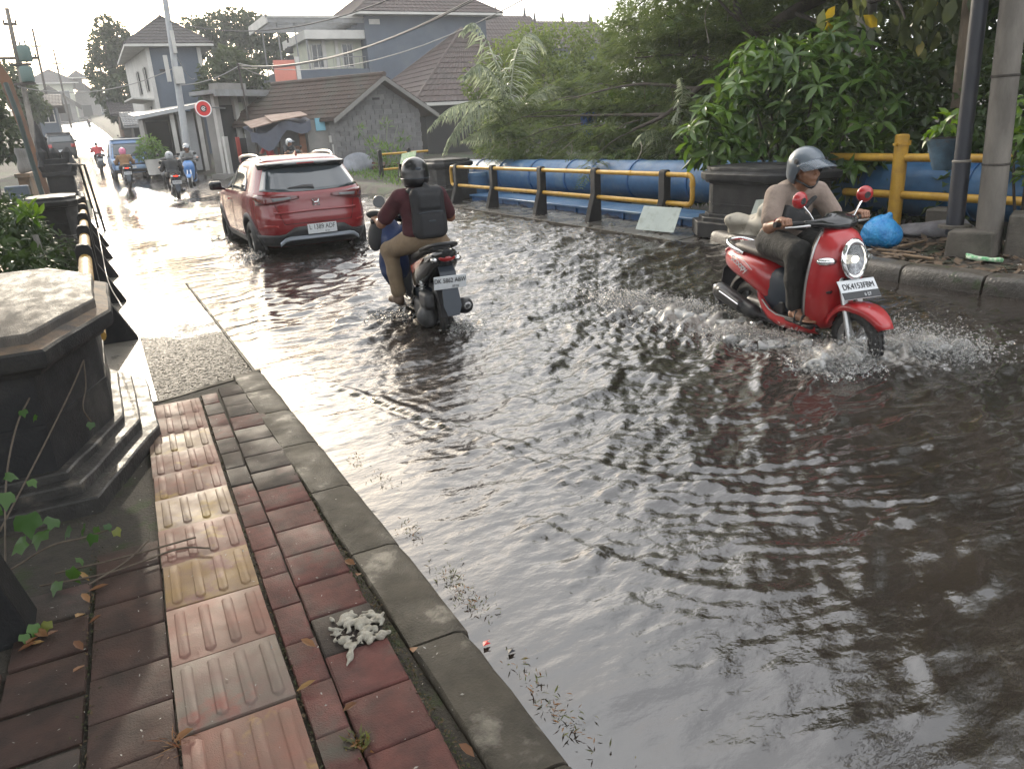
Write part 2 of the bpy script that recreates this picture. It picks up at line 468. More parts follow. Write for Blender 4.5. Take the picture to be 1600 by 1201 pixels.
def poly_dist(x, y, pts):
    """signed distance to a polyline (positive on its left) and arc position 0..1"""
    best = np.full(x.shape, 1e9); sg = np.zeros(x.shape); tt = np.zeros(x.shape)
    for i in range(len(pts)-1):
        a = np.array(pts[i], float); b = np.array(pts[i+1], float); d = b-a; L2 = d @ d
        t = np.clip(((x-a[0])*d[0]+(y-a[1])*d[1])/L2, 0, 1); px = a[0]+t*d[0]; py = a[1]+t*d[1]
        q = np.hypot(x-px, y-py); c = d[0]*(y-a[1])-d[1]*(x-a[0]); m = q < best
        best = np.where(m, q, best); sg = np.where(m, np.sign(c), sg); tt = np.where(m, (i+t)/(len(pts)-1), tt)
    return best*sg, tt
def catmull(P, n=8):
    P = [np.array(p, float) for p in P]; P = [2*P[0]-P[1]]+P+[2*P[-1]-P[-2]]; o = []
    for i in range(1, len(P)-2):
        for k in range(n):
            t = k/n; o.append(.5*((2*P[i])+(-P[i-1]+P[i+1])*t+(2*P[i-1]-5*P[i]+4*P[i+1]-P[i+2])*t*t+(-P[i-1]+3*P[i]-3*P[i+1]+P[i+2])*t**3))
    o.append(P[-2]); return o
def waves(lmin, lmax, n, seed, mean=None, spread=3.14):
    r = np.random.default_rng(seed); out = []
    for _ in range(n):
        lam = lmin*(lmax/lmin)**r.random(); a = (mean+r.normal()*spread) if mean is not None else r.random()*6.283
        out.append((2*pi/lam*cos(a), 2*pi/lam*sin(a), r.random()*6.283, lam/lmax))
    return out
W_L = waves(.45, 1.3, 16, 1, 1.95, .36); W_M = waves(.13, .48, 40, 2, 1.85, .42); W_S = waves(.05, .13, 44, 5, 1.8, .6)
_wn = Noise(10, .9, 2.4, 8, 2); _wa = Noise(9, .5, 1.6, 9, 2); _wb = Noise(9, .7, 2.6, 19, 2)
RIDGES = [  # wake crests crossing the water: points, height, width, ripples behind
    (catmull([(1.05, 5.6), (1.35, 4.65), (1.62, 3.7), (2.02, 2.75), (2.5, 2.12), (3.1, 1.75), (4.2, 1.45)]), .014, .055, .10),
    (catmull([(2.3, 5.6), (1.95, 4.6), (2.35, 3.6), (3.2, 2.85), (4.4, 2.3)]), .012, .07, .13),
    (catmull([(4.35, 3.3), (3.6, 3.55), (2.9, 4.1), (2.4, 5.0)]), .016, .08, .15),
    (catmull([(4.9, 3.25), (5.5, 3.5), (6.2, 4.2), (6.6, 5.4)]), .014, .08, .14),
    (catmull([(2.85, 6.3), (3.5, 5.2), (4.1, 4.6)]), .016, .08, .14),
    (catmull([(2.2, 1.55), (1.75, 1.75), (1.5, 2.2), (1.3, 3.0)]), .008, .05, .09),
    (catmull([(4.5, 1.1), (3.2, 1.35), (2.3, 1.75), (1.7, 2.3)]), .007, .05, .09),
    (catmull([(3.6, 11.6), (4.6, 9.5), (5.4, 8.0), (6.3, 7.0)]), .022, .12, .22),
    (catmull([(2.0, 11.6), (1.6, 9.6), (1.3, 8.0), (1.05, 6.6)]), .02, .10, .2)]
for k_ in range(6):   # a train of long curved wake lines
    ox, oy = .05*k_, -.15*k_; RIDGES.append((catmull([(1.35+ox*.5, 3.75+oy*.6), (1.9+ox, 2.95+oy), (2.7+ox, 2.42+oy), (3.8+ox*1.5, 2.12+oy*.8), (5.0, 2.15+oy*.6)]), .0105-.0008*k_, .042, .09))
for k_ in range(4):
    RIDGES.append((catmull([(2.9-.1*k_, 5.6-.32*k_), (3.6-.1*k_, 4.5-.3*k_), (4.2, 3.9-.3*k_)]), .012, .06, .12))
def blob(x, y, cx, cy, rx, ry): return np.exp(-(((x-cx)/rx)**2+((y-cy)/ry)**2))
def water_fields(X, Y):
    P = np.stack([X, Y], -1); wx = X+.10*_wn(P); wy = Y+.10*_wn(P[..., ::-1]+3.3)
    amp = .58+.50*sstep(1.2, 4.5, Y+.35*X-.6)
    amp *= .30+.70*sstep(.84, 1.55, X)-.12*(X < .8)
    amp *= .80+.30*np.clip(_wa(P), -1.2, 1.2)
    amp += .70*sstep(4.5, 8, Y)*sstep(1.0, 2.2, X)*(1-sstep(17, 24, Y))
    chopA = amp*np.clip(.75+.5*_wb(P), .15, 1.7)
    def layer(W, ax):
        o = np.zeros(X.shape)
        for kx, ky, ph, s in W: o += s**1.0*np.sin(kx*wx+ky*wy+ph)
        return ax*o/sqrt(len(W)/2)
    near = 1-sstep(4.5, 9, Y)
    hM = layer(W_M, 1.0); hM = hM+.35*np.abs(hM)      # sharper crests
    h = layer(W_L, .0095)*amp+.0100*hM*amp+layer(W_S, .0027)*chopA*near
    turb = np.zeros(X.shape); foam = np.zeros(X.shape)
    for pts, hh, wd, lam in RIDGES:
        pts = [(a[0], a[1]) for a in pts]; d, t = poly_dist(X, Y, pts)
        env = np.minimum(1, np.minimum(t, 1-t)*7); k = np.exp(-(d/wd)**2)*env
        h = h+hh*.75*k*(.85+.15*_wb(P)); back = np.exp(-np.abs(d)/(wd*6))*env*.16*hh
        h = h+back*np.cos(2*pi*np.abs(d)/lam+1.2*_wn(P*1.5)); turb = turb+.04*k
        foam = foam+.10*k*np.clip(_wb(P*3), 0, 1)
    # churn round wheels
    for cx, cy, rx, ry, a, fo in ((4.62, 3.20, .32, .40, 1.0, .85), (4.22, 3.45, .40, .28, .8, .7), (5.05, 3.35, .35, .3, .7, .6), (4.4, 4.1, .40, .7, .7, .55), (4.45, 5.2, .45, 1.0, .85, .6), (3.9, 4.9, .6, .8, .5, .35),
                           (2.56, 6.0, .26, .5, .8, .5), (2.3, 6.9, .4, .5, .6, .3), (2.0, 12.4, .35, .7, 1.0, .6), (3.6, 12.3, .35, .6, 1.0, .55), (2.8, 11.2, .9, .9, .6, .25), (2.0, 15.2, .4, .6, .9, .5), (4.9, 7.4, 1.2, 2.2, .35, .3), (5.3, 10.5, 1.5, 2.5, .35, .28)):
        b = blob(X, Y, cx, cy, rx, ry); turb = turb+a*b; foam = foam+fo*b
    h = h+.017*turb*np.clip(hM+layer(W_S, .8)*1.2, -1.0, 2.2)
    bow = .055*blob(X, Y, 4.45, 3.32, .22, .22)+.05*blob(X, Y, 4.85, 3.3, .22, .22)+.035*blob(X, Y, 4.62, 3.05, .35, .14)
    h = h+bow*(1+.5*_wb(P*7))
    base = np.maximum(0, 0)+np.zeros(X.shape)
    rz = road_z(Y)+.035; k = .06; hm = np.clip(.5+.5*(rz-base)/k, 0, 1); base = base*(1-hm)+rz*hm+k*hm*(1-hm)
    fl = 1-.6*sstep(26, 40, Y)
    chop = np.clip(.22+.85*chopA+.9*turb, 0, 2.0)*sstep(.8, 1.3, X+.25*np.clip(Y-1, 0, 3))
    chop = np.maximum(chop, .12)*(1+.8*sstep(6, 13, Y))
    return base+h*fl, foam, chop
ys = [-1.5]
while ys[-1] < 1.0: ys.append(ys[-1]+.03)
while ys[-1] < 62: ys.append(ys[-1]+max(.0115, .0047*ys[-1]))
xs = np.concatenate([np.arange(-7, .08, .16), np.arange(.08, .78, .03), np.arange(.78, 4.6, .0155), np.arange(4.6, 7.9, .026), np.arange(7.9, 10.3, .2)])
X, Y = np.meshgrid(xs, np.array(ys), indexing='ij'); Zw, foam, chop = water_fields(X, Y)
dxr = np.abs(X-road_x(Y)); keep = ((Y < 24) & ((X > .08) | (Y > 13)) & (X < 8.2)) | ((Y >= 24) & (dxr < road_w(Y)+.25+4.0*(1-sstep(28, 34, Y))))
grid_np('flood_water', X, Y, Zw, m_water, attr={'foam': ('POINT', foam.ravel()), 'chop': ('POINT', chop.ravel())}, keep=keep, kind='structure')

# ---- left sidewalk: bed, pavers, tactile tiles, kerbstones
m_bed = M('joint_dirt', (.030, .026, .021), (.05, .042, .032), sc=18, rough=.9, bump=.01, bsc=90, c3=(.03, .04, .014), sc3=6, lo3=.55, hi3=.65)
m_pav_r = M('red_paver', (.125, .048, .041), (.070, .034, .030), sc=11, rough=.85, r2=.58, rsc=3, spec=.28, bump=.004, bsc=170, var=.18, c3=(.075, .068, .056), sc3=3.2, lo3=.52, hi3=.66)
m_pav_g = M('grey_paver', (.066, .050, .043), (.038, .032, .028), sc=11, rough=.85, r2=.58, rsc=3, spec=.28, bump=.004, bsc=170, var=.2, c3=(.10, .056, .05), sc3=4, lo3=.58, hi3=.7)
m_pav_d = M('dark_wet_paver', (.072, .042, .034), (.036, .026, .022), sc=8, rough=.85, r2=.6, rsc=3, spec=.25, bump=.004, bsc=150, var=.2, c3=(.07, .04, .033), sc3=3, lo3=.55, hi3=.7)
m_kerb = M('kerb_concrete', (.080, .069, .053), (.045, .039, .030), sc=7, rough=.85, r2=.62, spec=.3, bump=.006, bsc=110, var=.12, c3=(.19, .17, .14), sc3=5, lo3=.58, hi3=.68)
TILE = [M('worn_tile_pink', (.222, .110, .085), (.17, .108, .085), sc=7, rough=.78, r2=.55, spec=.3, bump=.002, bsc=240, c3=(.28, .185, .07), sc3=4.2, lo3=.60, hi3=.68, var=.06),
        M('worn_tile_grey', (.15, .125, .102), (.17, .112, .096), sc=7, rough=.78, r2=.55, spec=.3, bump=.002, bsc=240, c3=(.22, .085, .068), sc3=3.0, lo3=.58, hi3=.66, var=.06),
        M('worn_tile_yellow', (.26, .168, .075), (.21, .135, .088), sc=7, rough=.78, r2=.55, spec=.3, bump=.002, bsc=240, c3=(.2, .105, .09), sc3=4.6, lo3=.56, hi3=.64, var=.06),
        M('worn_tile_tan', (.235, .165, .10), (.18, .12, .098), sc=7, rough=.72, r2=.5, spec=.35, bump=.002, bsc=240, c3=(.28, .19, .07), sc3=4, lo3=.54, hi3=.64, var=.06)]
TH = .033
walk = MB(); walk.prism([(-1.3, -1.0), (.608, -1.0), (.608, 5.2), (.66, 5.60), (.085, 5.405), (.02, 5.0), (-1.3, 3.2)], -.4, .030)
walk = walk.build('sidewalk', m_bed, kind='structure')
def sw(u, v):
    """u across, v along the paving direction, anchored at y = 3"""
    return (u+TH*(v-3), v)
def slab_mesh(name, lx, ly, lz, bev, mat, bars=False, rnd=None):
    r = rnd or random; mb = MB(); n = 3
    # rounded, slightly uneven top
    hx, hy = lx/2, ly/2
    def ring(ix, iy, z, j=0):
        return [(sx*(hx-ix)+r.uniform(-j, j), sy*(hy-iy)+r.uniform(-j, j), z) for sx, sy in ((-1, -1), (1, -1), (1, 1), (-1, 1))]
    j = .0025
    mb.grid([ring(0, 0, -lz), ring(0, 0, -bev, j), ring(bev*.35, bev*.35, -bev*.3, j), ring(bev*1.2, bev*1.2, 0, j)], cv=True)
    o = mb.n-4; mb.f.append((o, o+1, o+2, o+3)); mb.mi.append(0)
    if bars:
        for k in range(4):
            cx = -lx/2+lx*(k+.5)/4; bw = .019; L = ly*.43; P0 = []; 
            for q, (ins, z) in enumerate(((0, -.001), (.003, .0045), (.006, .006))):
                w_, l_ = bw-ins, L-ins; c = .012
                P0.append([(cx-w_, -l_+c, z), (cx-w_+c, -l_, z), (cx+w_-c, -l_, z), (cx+w_, -l_+c, z), (cx+w_, l_-c, z), (cx+w_-c, l_, z), (cx-w_+c, l_, z), (cx-w_, l_-c, z)])
            mb.grid(P0, cv=True); o = mb.n-8; mb.f.append(tuple(range(o, o+8))); mb.mi.append(0)
    me = mb.build('tmp_slab', mat, smooth=40); d = me.data; bpy.data.objects.remove(me); d.name = name; return d
def slab(name, me, u, v, z, tilt=.006, rot=0.0, parent=walk, mat=None):
    o = link(name, me, parent); x, y = sw(u, v); o.location = (x, y, z+random.uniform(-.002, .002))
    o.rotation_euler = (random.uniform(-tilt, tilt), random.uniform(-tilt, tilt), -TH+rot+random.uniform(-.008, .008))
    if mat: o.material_slots[0].link = 'OBJECT'; o.material_slots[0].material = mat
    return o
PZ = .052
wide = [slab_mesh('wide_paver', .211, .2275, .05, .006, m_pav_r) for _ in range(4)]
narrow = [slab_mesh('narrow_paver', .101, .2275, .05, .006, m_pav_r) for _ in range(4)]
big = [slab_mesh('square_paver', .236, .2145, .05, .007, m_pav_d) for _ in range(4)]
v = 1.08
while v < 5.32:
    far = v > 4.0
    ma = m_pav_g if random.random() < (.7 if far else .16) else m_pav_r
    slab('paver', random.choice(wide), .487+.012*sstep(4, 5, v), v+.0, PZ, mat=ma)
    v += .2345
v = .98
while v < 5.3:
    ma = m_pav_g if random.random() < (.6 if v > 4 else .2) else m_pav_r
    slab('paver', random.choice(narrow), .325, v, PZ, mat=ma); v += .2345
for c, (u, p) in enumerate(((-.196, .222), (-.447, .242), (-.70, .235))):
    v = 1.0+.07*c
    while v < (3.42 if c == 0 else 3.05 if c == 1 else 2.75):
        slab('paver', random.choice(big), u, v, PZ-.004, tilt=.012, mat=m_pav_d if random.random() < .8 else m_pav_g); v += p
tile = [slab_mesh('tactile_slab', .328, .342, .05, .003, TILE[0], bars=True) for _ in range(3)]
seq = [0, 1, 0, 1, 0, 2, 0, 3, 0, 0, 3, 0, 0, 0]; yy = [1.12, 1.47, 1.81+.02, 2.185, 2.53, 2.875, 3.205, 3.54, 3.86, 4.185, 4.49, 4.80, 5.10]
for i, v in enumerate(yy):
    slab('tactile_tile', tile[i % 3], .094, v, PZ+.004, tilt=.004, mat=TILE[seq[i]])
for i, (a, b) in enumerate(zip([.08, .72, 1.37, 2.03, 2.71, 3.37, 4.03, 4.66, 5.17], [.72, 1.37, 2.03, 2.71, 3.37, 4.03, 4.66, 5.17, 5.66])):
    mb = MB(); x0, x1 = .612, .822-.01*(a < 2); g = .006; r = random
    z1 = .058
    prof = [(x0, -.05), (x0, z1-.008), (x0+.008, z1), (x1-.05, z1-.002), (x1-.022, z1-.010), (x1-.006, z1-.026), (x1+.004, -.02), (x1+.004, -.3)]
    nseg = 6; G = []
    for k in range(nseg+1):
        yq = a+g+(b-a-2*g)*k/nseg; e = .006 if k in (0, nseg) else 0
        G.append([(x+r.uniform(-.003, .003), yq, z-e+r.uniform(-.0015, .0015)) for x, z in prof])
    mb.grid(G); n_ = len(prof); o = mb.n-(nseg+1)*n_
    mb.f += [tuple(o+q for q in range(n_)), tuple(o+nseg*n_+q for q in range(n_-1, -1, -1))]; mb.mi += [0, 0]
    mb.build('kerbstone', m_kerb, walk, smooth=45)
# loose dirt slab between plinth and tactile strip
m_wetslab = M('wet_concrete', (.11, .102, .09), (.06, .056, .05), sc=3, rough=.12, r2=.48, rsc=1.6, bump=.010, bsc=45, spec=.4, c3=(.04, .037, .033), sc3=1.3, lo3=.52, hi3=.66)
m_wetgrit = M('gritty_wet_concrete', (.055, .051, .046), (.028, .026, .023), sc=30, rough=.05, r2=.85, rsc=34, bump=.05, bsc=36, spec=.32, c3=(.035, .032, .028), sc3=1.3, lo3=.5, hi3=.66)
def fade_grit(m):
    # grit shows at the near end and goes under a film of water further on
    t = m.node_tree; N = t.nodes; L = t.links; bp = next(n for n in N if n.type == 'BUMP'); g = next(n for n in N if n.type == 'NEW_GEOMETRY')
    sp = N.new('ShaderNodeSeparateXYZ'); L.new(g.outputs['Position'], sp.inputs[0]); nz_ = N.new('ShaderNodeTexNoise'); nz_.inputs['Scale'].default_value = 2.6; nz_.inputs['Detail'].default_value = 6; L.new(g.outputs['Position'], nz_.inputs['Vector'])
    ma = N.new('ShaderNodeMath'); ma.operation = 'MULTIPLY_ADD'; ma.inputs[1].default_value = 3.2; L.new(nz_.outputs[0], ma.inputs[0]); L.new(sp.outputs['Y'], ma.inputs[2])
    mr_ = N.new('ShaderNodeMapRange'); mr_.inputs[1].default_value = 7.6; mr_.inputs[2].default_value = 9.4; mr_.inputs[3].default_value = .12; mr_.inputs[4].default_value = .004; L.new(ma.outputs[0], mr_.inputs[0]); L.new(mr_.outputs[0], bp.inputs['Distance'])
fade_grit(m_wetgrit)
bw = MB(); G = []
for k in range(30):      # the slab dips gently and goes under water further along
    u = k/29; zt = .012-.016*float(sstep(.08, .34, u)); G.append([(.088-.03*u, 5.425+u*16.8, -.35), (.088-.03*u, 5.425+u*16.8, zt+.006), (.43, 5.57+u*16.65, zt), (.775, 5.72+u*16.5, zt-.006), (.775, 5.72+u*16.5, -.35)])
bw.grid(G); bw.f.append((0, 1, 2, 3, 4)); bw.mi.append(0)
bw = bw.build('bridge_walkway', m_wetgrit, kind='structure')
e = MB(); e.prism([(.66, 5.615), (.82, 5.70), (.82, 5.755), (.088, 5.425), (.088, 5.407)], .0, .036); e.build('edge_strip', m_kerb, bw)
e = MB()
e.prism([(.778, 5.76), (.80, 5.76), (.80, 10.5), (.778, 10.5)], -.2, .016); e.build('edge_angle', m_kerb, bw)
# strip of concrete that carries the left railing
m_curbL = M('rail_curb_concrete', (.20, .18, .155), (.12, .11, .095), sc=5, rough=.45, r2=.25, bump=.004, bsc=90)
c = MB(); c.prism([(-.42, 5.3), (.085, 5.38), (.082, 14), (.05, 22.2), (-.5, 22.2)], -.3, .055); c.build('rail_curb', m_curbL, kind='structure')
# right walkway with edge line
m_slabR = M('dark_wet_slab', (.085, .08, .072), (.055, .052, .047), sc=3, rough=.14, r2=.38, rsc=2, bump=.003, bsc=100)
s = MB(); s.prism([(6.95, 8.35), (7.95, 8.55), (7.95, 20), (7.2, 20)], -.5, .022); sR = s.build('right_walkway', m_slabR, kind='structure')
s = MB(); s.prism([(6.915, 8.35), (6.945, 8.35), (7.195, 20), (7.165, 20)], -.4, .036); s.build('edge_angle', m_kerb, sR)
s = MB(); s.prism([(7.10, 7.78), (7.42, 7.60), (7.95, 8.53), (6.96, 8.33)], -.4, .016); s.build('end_slab', m_slabR, sR)
# ---------------------------------------------------------------- bridge pillars, railings, pipe, verge things
m_stone = M('dark_stone', (.022, .022, .023), (.014, .014, .015), sc=6, rough=.75, r2=.55, spec=.35, bump=.005, bsc=80, c3=(.042, .040, .037), sc3=2.2, lo3=.55, hi3=.7)
m_capw = M('weathered_cap', (.125, .108, .092), (.075, .066, .058), sc=7, rough=.75, r2=.55, bump=.006, bsc=70, c3=(.075, .068, .062), sc3=3, lo3=.52, hi3=.66, stretch=(2.4, .9, 1))
m_capo = M('lichen_cap', (.22, .15, .10), (.13, .105, .085), sc=14, rough=.75, bump=.005, bsc=110, c3=(.08, .072, .066), sc3=5, lo3=.5, hi3=.64)
m_plin = M('wet_plinth', (.06, .056, .052), (.03, .029, .028), sc=5, rough=.6, r2=.3, rsc=8, spec=.3, bump=.006, bsc=65, c3=(.16, .14, .115), sc3=4, lo3=.56, hi3=.68)
m_post = M('black_post', (.016, .016, .017), (.010, .010, .011), sc=9, rough=.7, r2=.55, spec=.3, bump=.003, bsc=80, var=.15)
m_yel = M('yellow_paint', (.54, .31, .035), (.40, .22, .03), sc=7, rough=.42, r2=.55, bump=.0015, bsc=60, c3=(.20, .13, .06), sc3=5.5, lo3=.66, hi3=.72)
m_yelw = M('worn_yellow_paint', (.44, .26, .05), (.33, .19, .04), sc=9, rough=.45, r2=.6, bump=.0012, bsc=60, c3=(.28, .2, .1), sc3=7, lo3=.6, hi3=.7)
def offset_poly(P, d):
    n = len(P); o = []
    for i in range(n):
        a, b, c = np.array(P[i-1]), np.array(P[i]), np.array(P[(i+1) % n])
        e1 = (b-a)/np.linalg.norm(b-a); e2 = (c-b)/np.linalg.norm(c-b)
        n1 = np.array([e1[1], -e1[0]]); n2 = np.array([e2[1], -e2[0]]); m = n1+n2; m = m/(1+n1 @ n2)
        o.append(tuple(b+m*d))
    return o
def ringz(P, z): return [(x, y, z) for x, y in P]
def pillar(label, poly, ztop, zfoot, mats=(None, None), detail=True, wob=.0):
    cx = sum(p[0] for p in poly)/len(poly); cy = sum(p[1] for p in poly)/len(poly)
    t = thing('bridge_pillar', label, 'pillar', (cx, cy, 0)); s = ztop/.90
    def rough_poly(P, a, n=5):
        o = []
        for i in range(len(P)):
            p, q = np.array(P[i]), np.array(P[(i+1) % len(P)])
            for k in range(n): o.append(tuple(p+(q-p)*k/n+np.array([random.uniform(-a, a), random.uniform(-a, a)])))
        return o
    mb = MB(); mb.grid([ringz(offset_poly(poly, d), z) for d, z in ((0, -.2), (0, .40*s), (.006, .402*s), (.006, .425*s), (0, .427*s), (0, .665*s))], cv=True)
    mb.build('body', m_stone, t, world=True, smooth=30)
    mb = MB(); P0 = rough_poly(poly, wob)
    mb.grid([ringz(offset_poly(P0, d), z) for d, z in ((.0, .655*s), (.05, .665*s), (.06, .69*s), (.10, .70*s), (.112, .72*s), (.112, .775*s), (.10, .785*s))], cv=True)
    mb.build('cornice', m_stone, t, world=True, smooth=30)
    mb = MB(); mb.grid([ringz(offset_poly(P0, d), z) for d, z in ((.10, .785*s), (.035, .805*s), (.03, .795*s))], cv=True); mb.build('bevel_strip', mats[1] or m_stone, t, world=True, smooth=30)
    mb = MB(); P1 = rough_poly(poly, wob)
    mb.grid([ringz(offset_poly(P1, d), z) for d, z in ((.035, .79*s), (.036, .84*s), (.03, .85*s), (-.1, .858*s), (-.2, .862*s))], cv=True)
    o_ = mb.n-len(P1); mb.f.append(tuple(range(o_, mb.n))); mb.mi.append(0)
    mb.build('cap_slab', mats[0] or m_stone, t, world=True, smooth=30)
    for d, z0, z1, nm in ((.215, zfoot-.2, zfoot+.0, 'plinth'), (.13, zfoot-.1, zfoot+.055, 'plinth'), (.05, zfoot, zfoot+.095, 'plinth')):
        P2 = rough_poly(offset_poly(poly, d), wob*.8)
        mb = MB(); mb.grid([ringz(P2, z0), ringz(P2, z1-.008), ringz(offset_poly(P2, -.008), z1)], cv=True); o_ = mb.n-len(P2); mb.f.append(tuple(range(o_, mb.n))); mb.mi.append(0)
        mb.build(nm, m_plin if detail else m_stone, t, world=True, smooth=30)
    return t
pillar('big dark stone pillar with weathered eight sided cap beside the tactile paving', [(-.43, 4.02), (-.165, 4.72), (-.165, 5.72), (-.43, 6.3), (-1.1, 6.3), (-1.37, 5.7), (-1.37, 4.7), (-1.1, 4.02)], .95, .115, (m_capw, m_capo), wob=.006)
pillar('dark stone pillar at the far end of the left railing', [(-.55, 16.2), (-.38, 16.5), (-.38, 17.3), (-.55, 17.6), (-.95, 17.6), (-1.12, 17.3), (-1.12, 16.5), (-.95, 16.2)], 1.0, .16)
pillar('dark stone pillar behind the rider in the beige shirt', [(7.74, 6.95), (8.4, 6.95), (8.56, 7.2), (8.56, 8.25), (8.4, 8.5), (7.74, 8.5), (7.58, 8.25), (7.58, 7.2)], 1.03, .25, detail=False)
pillar('dark stone pillar at the far end of the right railing', [(7.75, 18.0), (8.35, 18.0), (8.5, 18.2), (8.5, 19.1), (8.35, 19.3), (7.75, 19.3), (7.6, 19.1), (7.6, 18.2)], 1.05, .28, detail=False)

def rail_post(name, parent, x, y, side, zb=-.02, h=.90, foot=.27, th=.13):
    """side = +1: the raked foot points to +x"""
    mb = MB(); pr = [(-.065, zb), (foot, zb), (foot-.01, zb+.05), (.068, .50), (.066, h-.05), (.045, h-.008), (0, h), (-.045, h-.008), (-.065, h-.05)]
    mb.extrude([(x+side*px, y-th/2, z) for px, z in pr], (0, th, 0))
    return mb.build(name, m_post, parent, world=True, bevel=.008, seg=2, smooth=40)
def bend(c, r, a0, a1, n, fx):
    return [fx(c, r*cos(a0+(a1-a0)*k/n), r*sin(a0+(a1-a0)*k/n)) for k in range(n+1)]
# left railing
t = thing('bridge_railing', 'worn yellow tube railing with black raked posts along the left walkway', 'railing', (-.2, 11, 0))
LX = lambda y: -.185-.006*(y-6)
for y in (7.45, 9.5, 11.55, 13.7, 15.6): rail_post('post', t, LX(y), y, 1, .02, .93, .275, .14)
for z, r in ((.80, .050), (.40, .045)):
    mb = MB(); mb.tube([(LX(y), y, z) for y in np.linspace(6.1, 15.6, 12)], r, 14); mb.build('tube', m_yelw, t, world=True, smooth=60)
mb = MB(); mb.tube([(LX(15.6)+.02, 15.6, .90), (LX(16)+.02, 15.95, .96), (LX(16.2), 16.3, .96)], .05, 10); mb.build('end_bend', m_post, t, world=True, smooth=60)
m_wire = M('pale_cable', (.22, .215, .205), rough=.5)
m_wireb = M('dark_cable', (.03, .03, .03), rough=.5)
mb = MB(); mb.tube(catmull([(.0, 5.9, .62), (-.06, 7.4, .60), (-.07, 9.5, .66), (-.08, 11.5, .62), (-.1, 13.7, .66), (-.12, 16, .7)], 6), .0045, 6)
tag(mb.build('cable', m_wire, None, smooth=60), 'thin pale cable strung along the black posts of the left railing', 'cable')
# near black post at the picture's lower left corner
t = thing('near_railing', 'black raked post with a yellow tube end beside the vine', 'railing', (-.6, 2.9, 0))
mb = MB(); pr = [(-.30, -.05), (.115, -.05), (.10, .02), (-.02, .55), (-.06, 1.0), (-.12, 1.02), (-.30, 1.0)]
mb.extrude([(-.60+px, 2.82, z) for px, z in pr], (0, .2, 0)); mb.build('post', m_post, t, world=True, bevel=.008, seg=2)
mb = MB(); mb.tube([(-.70, 1.0, .80), (-.70, 2.9, .80), (-.69, 3.12, .80)], .045, 14); mb.build('tube', m_yel, t, world=True, smooth=60)
# right railing
t = thing('bridge_railing', 'bright yellow double rail with five black posts in front of the blue pipe', 'railing', (7.6, 13, 0))
for y in (9.35, 11.2, 13.05, 15.1, 17.0): rail_post('post', t, 7.62, y, -1, .0, .92, .21, .135)
def loop(y0, y1, z0, z1, x, r):
    c = .09; p = []
    p += [(x, y0+c-c*sin(a), z1-c+c*cos(a)) for a in np.linspace(0, pi/2, 6)]
    p += [(x, y0+c-c*cos(a), z0+c-c*sin(a)) for a in np.linspace(0, pi/2, 6)]
    p += [(x, y1-c+c*sin(a), z0+c-c*cos(a)) for a in np.linspace(0, pi/2, 6)]
    p += [(x, y1-c+c*cos(a), z1-c+c*sin(a)) for a in np.linspace(0, pi/2, 6)]
    return p
mb = MB(); mb.tube(loop(8.72, 17.35, .43, .85, 7.62, .04), .037, 12, closed=True); mb.build('rail_loop', m_yel, t, world=True, smooth=60)
for y, z in ((8.83, .85), (8.83, .43), (8.72, .72), (10.2, .85), (12.4, .43)):
    mb = MB(); mb.tube([(7.62, y-.025, z), (7.62, y+.025, z)] if z != .72 else [(7.62, y, .69), (7.62, y, .75)], .043, 12); mb.build('rail_joint', m_yel, t, world=True, smooth=50)
# far railing
t = thing('bridge_railing', 'short yellow railing with two black posts near the grey block house', 'railing', (9.3, 26.5, 0))
rail_post('post', t, 8.95, 26.4, -1, .05, 1.18, .16); rail_post('post', t, 10.1, 26.6, -1, .05, 1.18, .16)
for z in (1.03, .52):
    mb = MB(); mb.tube([(8.95, 26.4, z), (10.1, 26.6, z), (10.9, 26.75, z)], .04, 10); mb.build('rail', m_yel, t, world=True, smooth=60)
# verge fence with one tall yellow post
t = thing('pipe_fence', 'yellow pipe fence with one tall capped post behind the blue rubbish bag', 'fence', (9.4, 6.7, 0))
mb = MB(); mb.tube([(9.4, 6.72, -.1), (9.4, 6.72, 1.26)], .088, 18); mb.lathe([(.0, 1.262), (.08, 1.262), (.075, 1.275), (0, 1.28)], 16, Matrix.Translation((9.4, 6.72, 0)))
p = mb.build('post', m_yel, t, world=True, smooth=50)
mb = MB(); mb.lathe([(.090, 1.13), (.098, 1.135), (.098, 1.165), (.090, 1.17)], 18, Matrix.Translation((9.4, 6.72, 0)))
mb.b2(9.49, 9.55, 6.69, 6.71, 1.13, 1.19); mb.b2(9.49, 9.55, 6.735, 6.755, 1.13, 1.19); mb.b2(9.25, 9.31, 6.7, 6.74, 1.14, 1.17); mb.build('clamp', m_yel, p, world=True, smooth=50)
for z, y0, y1 in ((.50, 2.2, 7.55), (.98, 5.3, 7.9)):
    mb = MB(); mb.tube([(9.41, y0, z-.005), (9.41, (y0+y1)/2, z), (9.41, y1, z+.01)], .052, 12); mb.build('rail', m_yel, t, world=True, smooth=60)

